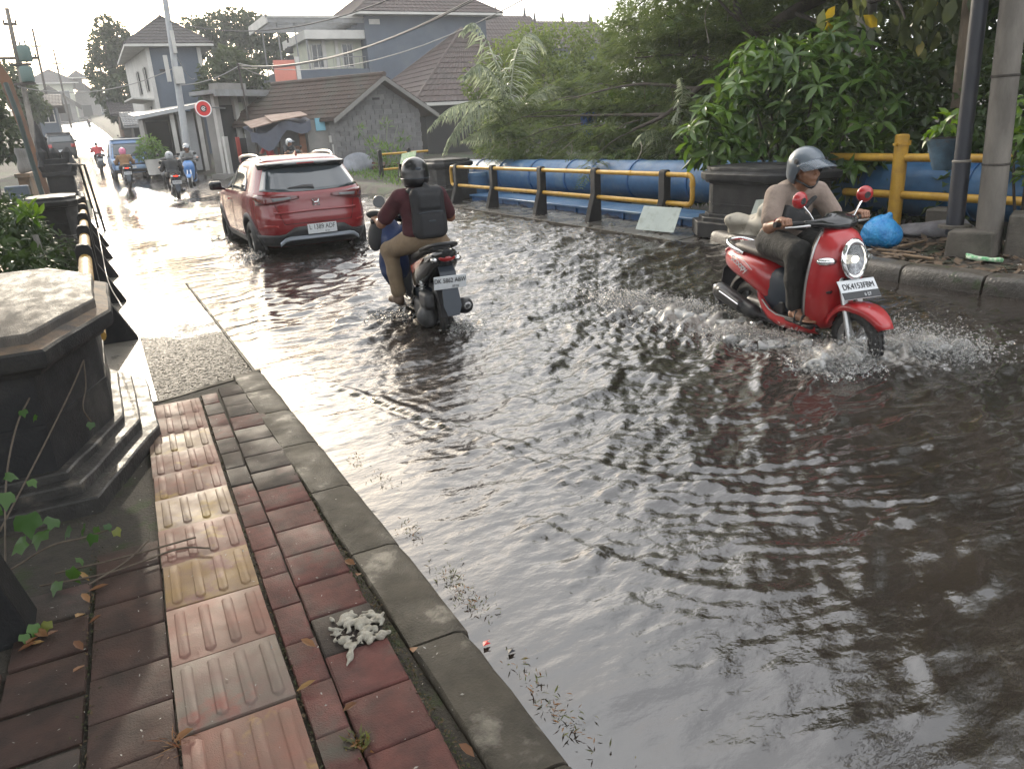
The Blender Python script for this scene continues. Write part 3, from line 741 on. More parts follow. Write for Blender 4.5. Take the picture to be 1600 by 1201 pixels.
# ---- blue pipe and its trough
m_blue = M('faded_blue_paint', (.035, .115, .235), (.026, .085, .18), sc=4, rough=.38, r2=.55, bump=.002, bsc=50, c3=(.10, .17, .23), sc3=2, lo3=.55, hi3=.7)
m_blue2 = M('deep_blue_paint', (.022, .10, .26), (.018, .075, .19), sc=3, rough=.4, r2=.55, bump=.002, bsc=50, c3=(.05, .07, .09), sc3=3, lo3=.58, hi3=.7)
t = thing('water_pipe', 'large faded blue water pipe with collar rings behind the right railing', 'pipe', (9.25, 12, .55))
mb = MB(); mb.tube([(9.0+.07*(21-y), y, .53) for y in np.linspace(2.5, 21, 20)], .37, 32); mb.build('pipe_body', m_blue, t, world=True, smooth=60)
for y in (4.6, 6.0, 7.4, 8.85, 9.75, 10.9, 12.5, 13.7, 14.6, 16.0, 17.4, 18.6, 19.9):
    mb = MB(); mb.lathe([(.365, -.028), (.388, -.024), (.388, .024), (.365, .028)], 32, Matrix.Translation((9.0+.07*(21-y), y, .53)) @ Matrix.Rotation(.07, 4, 'Z') @ Matrix.Rotation(pi/2, 4, 'X')); mb.build('collar', m_blue2, t, world=True, smooth=40)
for y in (10.3, 13.2, 16.5):
    mb = MB(); mb.b2(8.75+.07*(21-y), 9.25+.07*(21-y), y-.12, y+.12, -1.1, .2); mb.build('saddle', m_stone, t, world=True, bevel=.01)
t = thing('blue_trough', 'long deep blue steel trough below the big pipe', 'trough', (8.45, 13, -.1))
mb = MB(); mb.b2(8.25, 8.95, 9.3, 17.6, -.55, .10); mb.build('trough_side', m_blue2, t, world=True, bevel=.01)
mb = MB(); mb.b2(8.20, 9.0, 9.25, 17.65, .09, .135); mb.build('top_flange', m_blue, t, world=True, bevel=.008)
for y in np.arange(9.7, 17.6, .78):
    mb = MB(); mb.b2(8.215, 8.25, y-.03, y+.03, -.53, .088); mb.build('rib', m_blue2, t, world=True, bevel=.005)
mb = MB(); mb.tube([(8.7, 18.2, -.5), (8.7, 18.2, .55), (8.7, 18.2, .62)], [.36, .36, .30], 22)
tag(mb.build('blue_barrel', m_blue, None, smooth=40), 'round blue barrel behind the first post of the right railing', 'barrel')
m_blue3 = M('bright_blue_plastic', (.02, .09, .42), rough=.35)
t = thing('water_meter', 'small bright blue valve box hidden in the bush above the pipe', 'valve', (11.6, 17.3, 1.5))
mb = MB(); mb.box((11.6, 17.3, 1.75), (.34, .3, .32)); mb.build('box', m_blue3, t, world=True, bevel=.03, seg=2)
mb = MB(); mb.lathe([(.02, -.02), (.2, -.02), (.2, .02), (.02, .02)], 16, Matrix.Translation((11.5, 17.2, 1.42)) @ Matrix.Rotation(1.2, 4, 'Y')); mb.tube([(11.6, 17.3, 1.2), (11.6, 17.3, 1.6)], .05); mb.build('hand_wheel', m_blue3, t, world=True, smooth=40)

# ---- right kerb and verge
kp = catmull([(7.32, 8.0), (7.0, 6.8), (6.76, 5.4), (6.76, 4.2), (6.92, 3.1), (7.3, 2.0), (7.8, .9)], 10); kp = np.array(kp)
m_kerbR = M('wet_dark_kerb', (.085, .075, .064), (.045, .040, .035), sc=4, rough=.5, r2=.3, bump=.010, bsc=40, var=.12, c3=(.03, .045, .015), sc3=5, lo3=.6, hi3=.68)
vs = MB(); vs.prism([(7.36, 7.9), (7.2, 6.8), (7.0, 5.4), (7.0, 4.2), (7.2, 3.1), (7.6, 2.0), (8.1, .9), (9.0, .9), (9.0, 7.9)], -.4, .115)
verge = vs.build('verge', m_soil, kind='structure')
L = np.concatenate([[0], np.cumsum(np.linalg.norm(np.diff(kp, axis=0), axis=1))])
def at_len(s): return np.array([np.interp(s, L, kp[:, 0]), np.interp(s, L, kp[:, 1])])
s0 = .0
for ln in (.9, .8, .95, .72, .78, .8, .85, .9):
    if s0+ln > L[-1]: break
    G = []; prof = [(.0, -.25), (-.012, .04), (.0, .125), (.03, .158), (.07, .168), (.20, .172), (.24, .165), (.25, -.2)]
    for k in range(7):
        s_ = s0+.012+(ln-.024)*k/6; p = at_len(s_); d = at_len(s_+.05)-at_len(s_-.05); d /= np.linalg.norm(d); nrm = np.array([-d[1], d[0]])
        if nrm[0] < 0: nrm = -nrm
        e = .012 if k in (0, 6) else 0
        G.append([(p[0]+nrm[0]*(a+e*.6+random.uniform(-.006, .006)), p[1]+nrm[1]*(a+e*.6), z-e*(z > 0)+random.uniform(-.005, .005)) for a, z in prof])
    mb = MB(); mb.grid(G); mb.f += [tuple(range(8)), tuple(range(48+7, 47, -1))]; mb.mi += [0, 0]
    mb.build('kerbstone', m_kerbR, verge, smooth=50); s0 += ln
# concrete bases and poles
m_cblk = M('concrete_block', (.115, .10, .082), (.075, .066, .055), sc=6, rough=.8, bump=.006, bsc=60, c3=(.05, .045, .036), sc3=2.5, lo3=.5, hi3=.66)
m_pole = M('concrete_pole', (.21, .19, .165), (.12, .108, .094), sc=4, rough=.75, bump=.004, bsc=80, c3=(.07, .06, .05), sc3=2.0, lo3=.55, hi3=.7, stretch=(1, 1, .35))
m_navy = M('dark_steel_pole', (.016, .019, .028), (.022, .023, .03), sc=6, rough=.38, r2=.5)
m_trunkd = M('dark_wood_post', (.06, .05, .042), (.035, .03, .025), sc=10, rough=.8, bump=.008, bsc=40, stretch=(1, 1, .2))
t = thing('street_pole', 'grey concrete pole standing in a low block on the right verge', 'pole', (8.05, 4.68, .1))
mb = MB(); mb.tube([(8.07, 4.66, .1), (8.02, 4.70, 2.0), (7.93, 4.80, 8.2)], [.125, .118, .095], 18); mb.build('shaft', m_pole, t, world=True, smooth=60)
mb = MB(); mb.box((7.93, 4.72, .23), (.50, .44, .30), rz=.35, taper=.94); mb.build('base_block', m_cblk, t, world=True, bevel=.02, seg=2)
for z, bx, by in ((1.02, 8.046, 4.679), (1.85, 8.0245, 4.6965)):
    mb = MB(); mb.lathe([(.121, z-.012), (.127, z-.008), (.127, z+.008), (.121, z+.012)], 18, Matrix.Translation((bx, by, 0))); mb.build('band', m_trunkd, t, world=True)
t = thing('steel_pole', 'dark navy steel pole left of the grey concrete pole', 'pole', (7.95, 4.98, .1))
mb = MB(); mb.tube([(7.98, 4.98, .3), (7.97, 4.99, 1.05)], .085, 18); mb.tube([(7.97, 4.99, 1.05), (7.90, 5.05, 7.8)], .075, 18); mb.build('shaft', m_navy, t, world=True, smooth=60)
mb = MB(); mb.lathe([(.085, 1.04), (.09, 1.045), (.09, 1.06), (.075, 1.065)], 18, Matrix.Translation((7.97, 4.99, 0))); mb.build('sleeve_ring', m_pole, t, world=True, smooth=40)
mb = MB(); mb.lathe([(.0, .37), (.16, .37), (.16, .40), (.0, .40)], 14, Matrix.Translation((7.98, 4.98, 0))); mb.build('base_plate', m_cblk, t, world=True)
t = thing('steel_pole', 'second thinner dark steel pole close behind the navy pole', 'pole', (8.28, 5.15, .1))
mb = MB(); mb.tube([(8.28, 5.15, .05), (8.2, 5.2, 7.6)], .055, 14); mb.build('shaft', m_navy, t, world=True, smooth=60)
t = thing('timber_post', 'brown post set in a tall concrete block at the right picture edge', 'post', (8.33, 4.32, .1))
mb = MB(); mb.tube([(8.36, 4.33, .3), (8.34, 4.36, 2.0), (8.3, 4.4, 6)], [.10, .095, .08], 14); mb.build('shaft', m_trunkd, t, world=True, smooth=60)
mb = MB(); mb.box((8.32, 4.36, .30), (.46, .46, .46), rz=.45, taper=.95); mb.build('base_block', m_cblk, t, world=True, bevel=.02, seg=2)
mb = MB(); mb.box((9.35, 6.0, .16), (.36, .3, .44), rz=.2); tag(mb.build('concrete_block', m_cblk, None, bevel=.02), 'dark concrete block under the yellow pipe fence', 'block')

# ---- white panel, sack, rubbish
m_panel = M('pale_board', (.42, .46, .42), (.36, .40, .37), sc=3, rough=.4, r2=.55, c3=(.3, .33, .29), sc3=8)
mb = MB(); q = [(7.22, 9.56, .05), (7.34, 8.80, .05), (7.52, 8.84, .385), (7.40, 9.58, .385)]; mb.extrude(q, (.012, .0, .006))
tag(mb.build('board', m_panel, None, bevel=.004), 'pale grey green board leaning against the yellow railing', 'board')
m_sack = M('cream_sackcloth', (.44, .40, .33), (.34, .31, .26), sc=5, rough=.8, bump=.003, bsc=160, c3=(.2, .18, .15), sc3=7, lo3=.58, hi3=.68)
t = thing('sack', 'crumpled cream sack lying in front of the stone pillar', 'sack', (7.42, 7.15, .1))
nzz = Noise(16, 5, 16, 4); nz_ = lambda p: .9-1.6*np.abs(nzz(p))
organic('cloth', [('b', (7.38, 7.28, .24), (.10, .26, .17), rotm(0, -28, 8), .05), ('b', (7.44, 6.98, .33), (.09, .20, .20), rotm(15, -22, 10), .05), ('b', (7.45, 6.82, .38), (.05, .12, .16), rotm(25, -10, 0), .03), ('e', (7.36, 7.4, .14), (.12, .22, .1), None)], m_sack, None, h=.011, k=.05, noise=nz_, amp=.018).parent = None
o = bpy.data.objects['cloth']; o.parent = t; o.location = -Vector(t.location)
mb = MB(); mb.extrude([(7.52, 7.50, .30), (7.50, 7.15, .34), (7.56, 7.13, .60), (7.58, 7.44, .57)], (.01, 0, .003)); mb.build('cardboard', m_panel, t, world=True)
m_bag = M('blue_plastic_bag', (.02, .19, .50), (.03, .28, .58), sc=9, rough=.22, r2=.4, spec=.6, trans=0.0, bump=.03, bsc=16)
t = thing('rubbish_bag', 'knotted bright blue plastic rubbish bag on the verge', 'bag', (7.78, 5.72, .1))
nb_ = Noise(18, 6, 20, 6); nb = lambda p: 1.1-1.9*np.abs(nb_(p))
v_, f_ = sdf_mesh([('e', (0, 0, .20), (.25, .27, .21), None), ('e', (.04, -.1, .18), (.2, .18, .19), None), ('e', (0.02, .02, .36), (.13, .14, .08), None), ('c', (0, -.02, .38), (.02, -.10, .44), .035, .02), ('c', (.02, .02, .38), (.08, .06, .43), .035, .02)], .009, .05, nb, .017)
bo = mesh_np('bag_body', v_*np.array([.80, .80, .84]), f_, m_bag, t)
m_rag = M('grey_rags', (.17, .16, .17), (.10, .095, .10), sc=8, rough=.8, bump=.005, bsc=60, c3=(.03, .22, .16), sc3=4, lo3=.66, hi3=.7)
v_, f_ = sdf_mesh([('e', (8.75, 5.9, .16), (.25, .45, .09), rotm(0, 0, 20)), ('e', (8.9, 5.55, .2), (.22, .32, .12), rotm(0, 10, -10)), ('c', (8.6, 6.25, .12), (8.95, 5.5, .27), .06, .08)], .014, .07, Noise(18, 6, 24, 12), .02)
tag(mesh_np('rag_heap', v_, f_, m_rag, None), 'heap of grey rags with a green hem beside the yellow post', 'rags')
m_lit = M('litter_brown', (.12, .075, .042), (.05, .036, .025), sc=20, rough=.8, var=.5)
m_litw = M('litter_pale', (.5, .48, .44), rough=.6, var=.3)
m_litg = M('litter_green', (.05, .35, .12), (.5, .55, .45), sc=25, rough=.4)
def scatter_quads(name, n, fn, s0, s1, mat, parent=None, up=.25, lift=.004, seed=1, asp=1.6, **props):
    r = np.random.default_rng(seed); P = fn(r, n); a = r.random(n)*6.283; s = s0+(s1-s0)*r.random(n)**2
    d = np.stack([np.cos(a), np.sin(a), r.normal(size=n)*up], -1); d /= np.linalg.norm(d, axis=1)[:, None]
    e = np.stack([-np.sin(a), np.cos(a), r.normal(size=n)*up], -1)
    P = P+np.array([0, 0, lift])+np.abs(d[:, 2:3])*s[:, None]*np.array([0, 0, .5]); d = d*s[:, None]*.5*asp; e = e*s[:, None]*.5*(.4+.5*r.random(n)[:, None])
    b = e*.35
    v = np.stack([P-d, P-e*.9+b*0+np.array([0, 0, .15])*s[:, None]*r.random((n, 1)), P+d, P+e], 1).reshape(-1, 3)
    return mesh_np(name, v, np.arange(4*n).reshape(n, 4), mat, parent, smooth=False, attr={'var': ('FACE', r.random(n))}, **props)
def verge_pts(r, n):
    x = 7.05+2.1*r.random(n)**1.2; y = 2.5+5.0*r.random(n); return np.stack([x, y, np.maximum(terrain_z(x, y), np.where(x < 9, .118, -9))], -1)
o = scatter_quads('leaf_litter', 2600, verge_pts, .02, .11, m_lit, seed=3, kind='stuff', label='brown dead leaves and scraps covering the right verge', category='leaf litter')
o = scatter_quads('pale_litter', 120, verge_pts, .015, .06, m_litw, seed=4, kind='stuff', label='small pale scraps of rubbish scattered on the right verge', category='litter')
t = thing('snack_wrapper', 'green and white snack wrapper lying behind the right kerb', 'wrapper', (7.62, 4.42, .12))
v_, f_ = sdf_mesh([('b', (0, 0, .025), (.05, .17, .022), rotm(0, 10, 5), .015), ('b', (.02, .12, .03), (.04, .07, .02), rotm(10, 20, 0), .012)], .008, .02, Noise(12, 20, 60, 2), .006); mesh_np('wrapper_foil', v_, f_, m_litg, t)
for i, (x, y, a, ln) in enumerate(((7.35, 5.1, .4, .5), (7.5, 5.3, .55, .42), (7.3, 4.9, .3, .35), (7.9, 5.4, 2.0, .5))):
    mb = MB(); mb.box((x, y, .135+.01*i), (ln, .035, .02), rz=a+1.2); tag(mb.build('stick', M('stick_wood', (.22, .15, .09), (.12, .08, .05), sc=12, rough=.8) if i == 0 else bpy.data.materials['stick_wood'], None, bevel=.004), ('longest pale wood stick', 'second wood stick nearest the kerb', 'short wood stick', 'wood stick lying crosswise')[i]+' on the verge by the blue bag', 'stick', 'wood sticks on the verge')
# hanging pot
m_pot = M('blue_grey_pot', (.10, .17, .23), (.06, .10, .14), sc=7, rough=.5, r2=.65, c3=(.12, .09, .07), sc3=3, lo3=.55, hi3=.66)
POT = (8.35, 5.42, 0)
t = thing('hanging_pot', 'blue grey plastic pot with leafy plant hung on the navy pole', 'plant pot', (*POT[:2], .9))
mb = MB(); mb.lathe([(.0, .93), (.11, .93), (.12, .95)]+[(.12+.085*k/8+(.004 if k % 2 else 0), .95+.30*k/8) for k in range(9)]+[(.215, 1.25), (.215, 1.275), (.195, 1.275), (.19, 1.2), (0, 1.2)], 22, Matrix.Translation(POT)); mb.build('tub', m_pot, t, world=True, smooth=40)
mb = MB(); mb.lathe([(.20, 1.265), (.222, 1.265), (.222, 1.285), (.20, 1.285)], 22, Matrix.Translation(POT)); mb.build('rim', m_trunkd, t, world=True, smooth=40)
m_net = M('blue_net', (.02, .12, .30), (.015, .08, .2), sc=30, rough=.6, bump=.01, bsc=90)
v_, f_ = sdf_mesh([('e', (9.15, 4.95, 1.22), (.09, .16, .3), None), ('e', (9.15, 4.9, 1.0), (.07, .12, .16), None)], .018, .05, Noise(10, 8, 20, 3), .02)
tag(mesh_np('net_bag', v_, f_, m_net, None), 'blue net bag hanging behind the grey concrete pole', 'bag')
# green notice board leaning by the far pillar
t = thing('notice_board', 'small pale green board on a stick leaning by the far pillar', 'board', (8.9, 24.4, .2))
m_gb = M('pale_green_board', (.42, .55, .30), (.35, .45, .26), sc=9, rough=.6, c3=(.6, .6, .5), sc3=14)
mb = MB(); mb.extrude([(8.85, 24.5, .35), (9.25, 24.2, .42), (9.5, 24.3, 1.12), (9.1, 24.6, 1.05)], (.02, .02, 0)); mb.build('panel', m_gb, t, world=True)
mb = MB(); mb.tube([(8.78, 24.4, .1), (9.0, 24.6, .8)], .025, 8); mb.build('prop', m_trunkd, t, world=True)
# ---------------------------------------------------------------- buildings, sheds, poles and cables up the road
def plaster(name, c, c2, **k): return M(name, c, c2, sc=1.3, rough=.85, bump=.004, bsc=20, **k)
m_blk = M('grey_block', (.16, .157, .158), (.115, .114, .116), sc=4, rough=.9, bump=.01, bsc=40, var=.16, c3=(.12, .118, .12), sc3=1.2, lo3=.5, hi3=.7)
m_mort = M('mortar', (.19, .185, .18), (.15, .148, .145), sc=5, rough=.95)
m_roofb = M('brown_tiles', (.072, .047, .036), (.048, .034, .028), sc=5, rough=.8, bump=.01, bsc=30, c3=(.055, .052, .04), sc3=1.0, lo3=.5, hi3=.7)
m_roofr = M('red_brown_tiles', (.064, .043, .037), (.044, .032, .029), sc=5, rough=.8, bump=.01, bsc=30, c3=(.045, .036, .031), sc3=.9, lo3=.5, hi3=.7)
m_roofd = M('dark_tiles', (.055, .048, .046), (.04, .036, .036), sc=4, rough=.8)
m_bluew = plaster('blue_grey_paint', (.072, .090, .118), (.06, .076, .10), c3=(.085, .10, .12), sc3=.4)
m_blueh = plaster('slate_blue_paint', (.085, .105, .135), (.07, .09, .118))
m_white = plaster('white_plaster', (.47, .46, .43), (.38, .37, .35), c3=(.38, .37, .34), sc3=.8, lo3=.56, hi3=.7)
m_cream = plaster('pale_green_plaster', (.42, .43, .34), (.36, .37, .30))
m_gwall = plaster('grey_plaster', (.20, .192, .18), (.15, .145, .135), c3=(.14, .14, .135), sc3=.8, lo3=.54, hi3=.7)
m_pink = plaster('salmon_paint', (.55, .20, .15), (.48, .18, .14))
m_darkin = M('dark_interior', (.022, .022, .022), rough=.9)
m_glassd = M('dark_window', (.02, .025, .03), rough=.08, spec=.6)
m_shut = M('grey_shutter', (.34, .35, .36), (.28, .29, .30), sc=2, rough=.5)
m_wood = M('brown_boards', (.15, .07, .04), (.09, .05, .035), sc=6, rough=.75)
m_orange = M('orange_paint', (.20, .08, .035), (.15, .065, .035), sc=4, rough=.6)
m_tin = M('metal_sheet', (.20, .205, .21), (.15, .15, .145), sc=3, rough=.5, metal=.2)
m_tarp = M('grey_blue_tarp', (.075, .085, .115), (.055, .062, .085), sc=3, rough=.5, bump=.01, bsc=8)
def roof_plane(mb, p00, p10, p11, p01, rows, cols, step=.035, corr=.03):
    """p00-p10 eave, p01-p11 ridge; courses and rolls are modelled"""
    p00, p10, p11, p01 = [np.array(p, float) for p in (p00, p10, p11, p01)]
    n = np.cross(p10-p00, p01-p00); n /= np.linalg.norm(n); n = n if n[2] > 0 else -n
    us = np.linspace(0, 1, cols*3+1); G = []
    for r in range(rows):
        for vv, lift in ((r/rows, step), ((r+1)/rows, 0)):
            L_ = p00+(p01-p00)*vv; R_ = p10+(p11-p10)*vv
            G.append([L_+(R_-L_)*u+n*(lift+corr*max(0, sin(2*pi*cols*u))) for u in us])
    mb.grid(G)
def gable_roof(x0, x1, y0, y1, ze, zr, mat, parent, over=.5, axis='y', rows=10, cols=24, name='roof', th=.12):
    """ridge along axis"""
    for s in (0, 1):
        mb = MB()
        if axis == 'y':
            xm = (x0+x1)/2; sl = (zr-ze)/(xm-x0); xe = x0-over if s == 0 else x1+over; z_ = ze-over*sl
            roof_plane(mb, (xe, y0-over, z_), (xe, y1+over, z_), (xm, y1+over, zr), (xm, y0-over, zr), rows, cols)
            mb.extrude([(xe, y0-over, z_-th), (xe, y1+over, z_-th), (xm, y1+over, zr-th), (xm, y0-over, zr-th)], (0, 0, th-.01))
        else:
            ym = (y0+y1)/2; sl = (zr-ze)/(ym-y0); ye = y0-over if s == 0 else y1+over; z_ = ze-over*sl
            roof_plane(mb, (x0-over, ye, z_), (x1+over, ye, z_), (x1+over, ym, zr), (x0-over, ym, zr), rows, cols)
            mb.extrude([(x0-over, ye, z_-th), (x1+over, ye, z_-th), (x1+over, ym, zr-th), (x0-over, ym, zr-th)], (0, 0, th-.01))
        mb.build(name, mat, parent, world=True)
def hip_roof(x0, x1, y0, y1, ze, zr, mat, parent, over=.6, rows=9, cols=18, inset=None, name='roof'):
    x0 -= over; x1 += over; y0 -= over; y1 += over; i = inset if inset is not None else min(x1-x0, y1-y0)/2
    if (x1-x0) >= (y1-y0): a, b = (x0+i, (y0+y1)/2, zr), (x1-i, (y0+y1)/2, zr)
    else: a, b = ((x0+x1)/2, y0+i, zr), ((x0+x1)/2, y1-i, zr)
    c = [(x0, y0, ze), (x1, y0, ze), (x1, y1, ze), (x0, y1, ze)]
    mb = MB()
    if (x1-x0) >= (y1-y0): sets = ((c[0], c[1], b, a), (c[1], c[2], b, b), (c[2], c[3], a, b), (c[3], c[0], a, a))
    else: sets = ((c[0], c[1], a, a), (c[1], c[2], b, a), (c[2], c[3], b, b), (c[3], c[0], a, b))
    for q in sets: roof_plane(mb, *q, rows, cols)
    r_ = mb.build(name, mat, parent, world=True)
    mb = MB(); mb.prism([p[:2] for p in c], ze-.16, ze-.012); mb.build('eave_board', m_white, parent, world=True)
    mb = MB(); mb.tube([a, b] if a != b else [a, (a[0], a[1], a[2]+.2)], .09, 8)
    for p, q in ((c[0], a), (c[1], b if (x1-x0) >= (y1-y0) else a), (c[2], b), (c[3], a if (x1-x0) >= (y1-y0) else b)): mb.tube([p, q], .07, 6)
    mb.build('ridge_tiles', mat, parent, world=True)
    return r_
def window(parent, c, w_, h_, axis, mat=None, fr=None):
    """axis: direction the window faces: '-y' or '-x'"""
    x, y, z = c; mb = MB(); f = .07
    def bar(u0, u1, v0, v1, d0, d1):
        if axis == '-y': mb.b2(x+u0, x+u1, y+d0, y+d1, z+v0, z+v1)
        else: mb.b2(x+d0, x+d1, y+u0, y+u1, z+v0, z+v1)
    bar(-w_/2-f, w_/2+f, h_/2, h_/2+f, -.06, .03); bar(-w_/2-f, w_/2+f, -h_/2-f, -h_/2, -.08, .03)
    bar(-w_/2-f, -w_/2, -h_/2, h_/2, -.06, .03); bar(w_/2, w_/2+f, -h_/2, h_/2, -.06, .03); bar(-.025, .025, -h_/2, h_/2, -.05, .03)
    fo = mb.build('window', fr or m_white, parent, world=True)
    mb = MB(); bar(-w_/2, w_/2, -h_/2, h_/2, -.012, .02); mb.build('pane', mat or m_glassd, fo, world=True)

# ---- grey block house by the bridge
BH = thing('block_house', 'low house with unplastered grey block gable and brown tiled roof', 'house', (11.2, 33, .2))
mb = MB(); x0, x1, zb, ze, zr, y0, y1 = 9.35, 13.25, .0, 2.72, 4.05, 33.0, 36.6; xm = 11.3
mb.extrude([(x0, y0+.03, zb), (x1, y0+.03, zb), (x1, y0+.03, ze), (xm, y0+.03, zr-.02), (x0, y0+.03, ze)], (0, .15, 0))
mb.b2(x1-.18, x1, y0+.2, y1, zb, ze-.05); mb.b2(x0, x1, y1-.15, y1, zb, ze-.05); mb.b2(x0, x0+.15, y0+.2, y1, zb, ze-.05)
mb.build('wall', m_mort, BH, world=True)
bme = []
for _ in range(3):
    b = MB(); b.box((0, 0, 0), (.39, .05, .186)); q = b.build('tmp', m_blk, bevel=0); bme.append(q.data); bpy.data.objects.remove(q)
row = 0; z = .12
while z < zr-.12:
    half = (xm-x0)*(1-max(0, (z+.1-ze))/(zr-ze)) if z+.1 > ze else (xm-x0)
    x = xm-half+(.0 if row % 2 else .2)
    while x+.39 <= xm+half+.2:
        a, b = max(x, xm-half+.01), min(x+.39, xm+half-.01)
        if b-a > .1 and not (abs((a+b)/2-xm) < .25 and 3.05 < z < 3.25):
            o = link('block', random.choice(bme), BH); o.location = ((a+b)/2-BH.location.x, y0+.012+random.uniform(-.008, .006)-BH.location.y, z+.093-BH.location.z); o.scale = ((b-a)/.39, 1, 1); o.rotation_euler = (random.uniform(-.02, .02), 0, random.uniform(-.012, .012))
        x += .405
    z += .2; row += 1
mb = MB(); mb.b2(xm-.16, xm+.16, y0-.002, y0+.03, 2.98, 3.2); mb.build('vent_hole', m_darkin, BH, world=True)
gable_roof(x0, x1, y0, y1, ze, zr, m_roofb, BH, over=.38, rows=9, cols=34)
mb = MB(); mb.tube([(xm, y0-.4, zr+.05), (xm, y1+.4, zr+.05)], .1, 8); mb.build('ridge_tiles', m_roofb, BH, world=True)
mb = MB(); sl = (zr-ze)/(xm-x0)
for s in (-1, 1): mb.extrude([(xm, y0-.40, zr-.02), (xm, y0-.40, zr-.2), (xm+s*(xm-x0+.4), y0-.40, ze-.4*sl-.2), (xm+s*(xm-x0+.4), y0-.40, ze-.4*sl-.02)], (0, .04, 0))
mb.build('barge_board', m_gwall, BH, world=True)
for o in BH.children:          # the plan is skewed: the ridge runs back to the left
    if o.name.split('.')[0] in ('wall', 'roof', 'ridge_tiles', 'barge_board'):
        a = np.empty(len(o.data.vertices)*3, np.float32); o.data.vertices.foreach_get('co', a); a = a.reshape(-1, 3); a[:, 0] -= .85*(a[:, 1]+BH.location.y-33.0); o.data.vertices.foreach_set('co', a.ravel()); o.data.update()
# small plaster front with stall beside it
t = thing('stall_front', 'weathered plaster stall front with sky blue panel left of the block wall', 'stall', (8.6, 33.2, .2))
mb = MB(); mb.b2(8.25, 9.33, 33.25, 33.4, 0, 2.45); mb.build('wall', m_gwall, t, world=True)
mb = MB(); mb.b2(8.62, 9.02, 33.20, 33.25, 2.0, 2.5); mb.build('sign_panel', M('sky_blue_panel', (.16, .36, .45), rough=.5), t, world=True)
mb = MB(); mb.b2(9.12, 9.42, 33.16, 33.24, 1.5, 1.78); mb.build('meter_box', m_white, t, world=True)
mb = MB(); mb.b2(9.2, 9.38, 33.12, 33.2, .3, 1.42); mb.build('white_pilaster', m_white, t, world=True)
mb = MB(); mb.b2(7.95, 8.2, 33.5, 33.62, .3, 2.2); mb.build('door_post', m_orange, t, world=True)
mb = MB(); mb.b2(7.0, 7.95, 33.6, 33.66, .35, 1.45)
for k in range(5): mb.b2(7.02+k*.19, 7.18+k*.19, 33.56, 33.6, .35, 1.42)
mb.build('counter_boards', m_wood, t, world=True)
mb = MB(); mb.b2(6.1, 8.2, 35.2, 35.3, .3, 2.2); mb.build('back_wall', m_tin, t, world=True)
G = []
for i in range(13):
    u = i/12; row_ = []
    for j in range(9):
        v = j/8; x = 5.95+2.45*u; y = 33.3+1.6*v-.2*u; z_ = 2.1+.5*u-.05*v+.28*v*(1-u*.3)-.10*sin(u*9)*(1-v)-.14*(1-v)*(sin(u*5.2)**2)
        row_.append((x, y, z_))
    G.append(row_)
mb = MB(); mb.grid(G)
G2 = [[(5.95+2.45*i/12, 33.28-.2*i/12-.04*sin(i*1.9), G[i][0][2]-j*(.13+.12*max(0, sin(i*.55-.6)))) for j in range(4)] for i in range(13)]
mb.grid(G2); mb.build('tarp', m_tarp, t, world=True, smooth=60)
mb = MB(); mb.extrude([(6.0, 33.1, 2.22), (7.4, 33.0, 2.5), (7.45, 34.6, 2.75), (6.0, 34.7, 2.5)], (0, 0, .03)); mb.extrude([(6.8, 32.95, 2.42), (8.3, 33.05, 2.62), (8.3, 34.2, 2.8), (6.8, 34.2, 2.7)], (0, 0, .03)); mb.build('tin_sheets', M('rust_tin', (.30, .22, .17), (.2, .13, .10), sc=3, rough=.7), t, world=True)
mb = MB()
for x in (6.15, 7.1): mb.tube([(x, 33.4, .3), (x, 33.4, 2.25)], .05, 8)
mb.build('stall_post', m_trunkd, t, world=True)
m_gtarp = M('grey_sheet', (.20, .21, .23), (.14, .15, .17), sc=4, rough=.6)
v_, f_ = sdf_mesh([('e', (9.9, 32.2, .5), (.75, .3, .62), rotm(0, -18, 0)), ('e', (9.5, 32.1, .35), (.4, .3, .35), None)], .05, .15, Noise(12, 2, 7, 9), .05)
tag(mesh_np('sheeted_heap', v_, f_, m_gtarp, None), 'heap under grey sheeting at the foot of the block wall', 'heap')
mb = MB(); mb.b2(10.5, 11.9, 31.9, 32.2, .15, .45); mb.box((11.2, 31.8, .5), (1.5, .3, .08), rot=Matrix.Rotation(.12, 3, 'Y')); tag(mb.build('plank_pile', m_wood), 'low pile of old planks lying beside the grey sheeted heap', 'planks')

# ---- grey shop with roller doors
t = thing('roller_shop', 'single storey grey shop with white pillars and roller shutters', 'shop', (7, 38, .6)); A = np.array((5.15, 36.2)); B = np.array((9.6, 38.9)); d = (B-A)/np.linalg.norm(B-A); nn = np.array((d[1], -d[0]))
def fac(u0, u1, z0, z1, d0, d1, nm, mat, bevel=0):
    P = [A+d*u0+nn*d0, A+d*u1+nn*d0, A+d*u1+nn*d1, A+d*u0+nn*d1]; mb = MB(); mb.prism([tuple(p) for p in P], z0, z1)
    return mb.build(nm, mat, t, world=True)
fac(0, 5.3, .3, 3.75, -.6, -.12, 'wall', m_gwall)
fac(-.5, 5.6, 3.70, 3.86, -.8, .85, 'flat_roof', m_tin); fac(-.5, 5.6, 3.60, 3.70, .72, .85, 'gutter', m_tin); fac(.5, 2.0, 3.86, 4.2, -.7, -.1, 'parapet', m_gwall)
for u in (.0, 1.05, 1.62, 5.0): fac(u, u+.22, .4, 3.7, -.12, .08, 'pillar', m_white)
r = fac(.25, 1.03, .6, 3.3, -.11, -.06, 'dark_gate', m_darkin)
for k in range(7): fac(.27, 1.01, .75+k*.36, .80+k*.36, -.06, -.03, 'gate_rail', m_darkin)
fac(1.28, 1.6, .5, 3.4, -.11, -.04, 'door_leaf', m_cream)
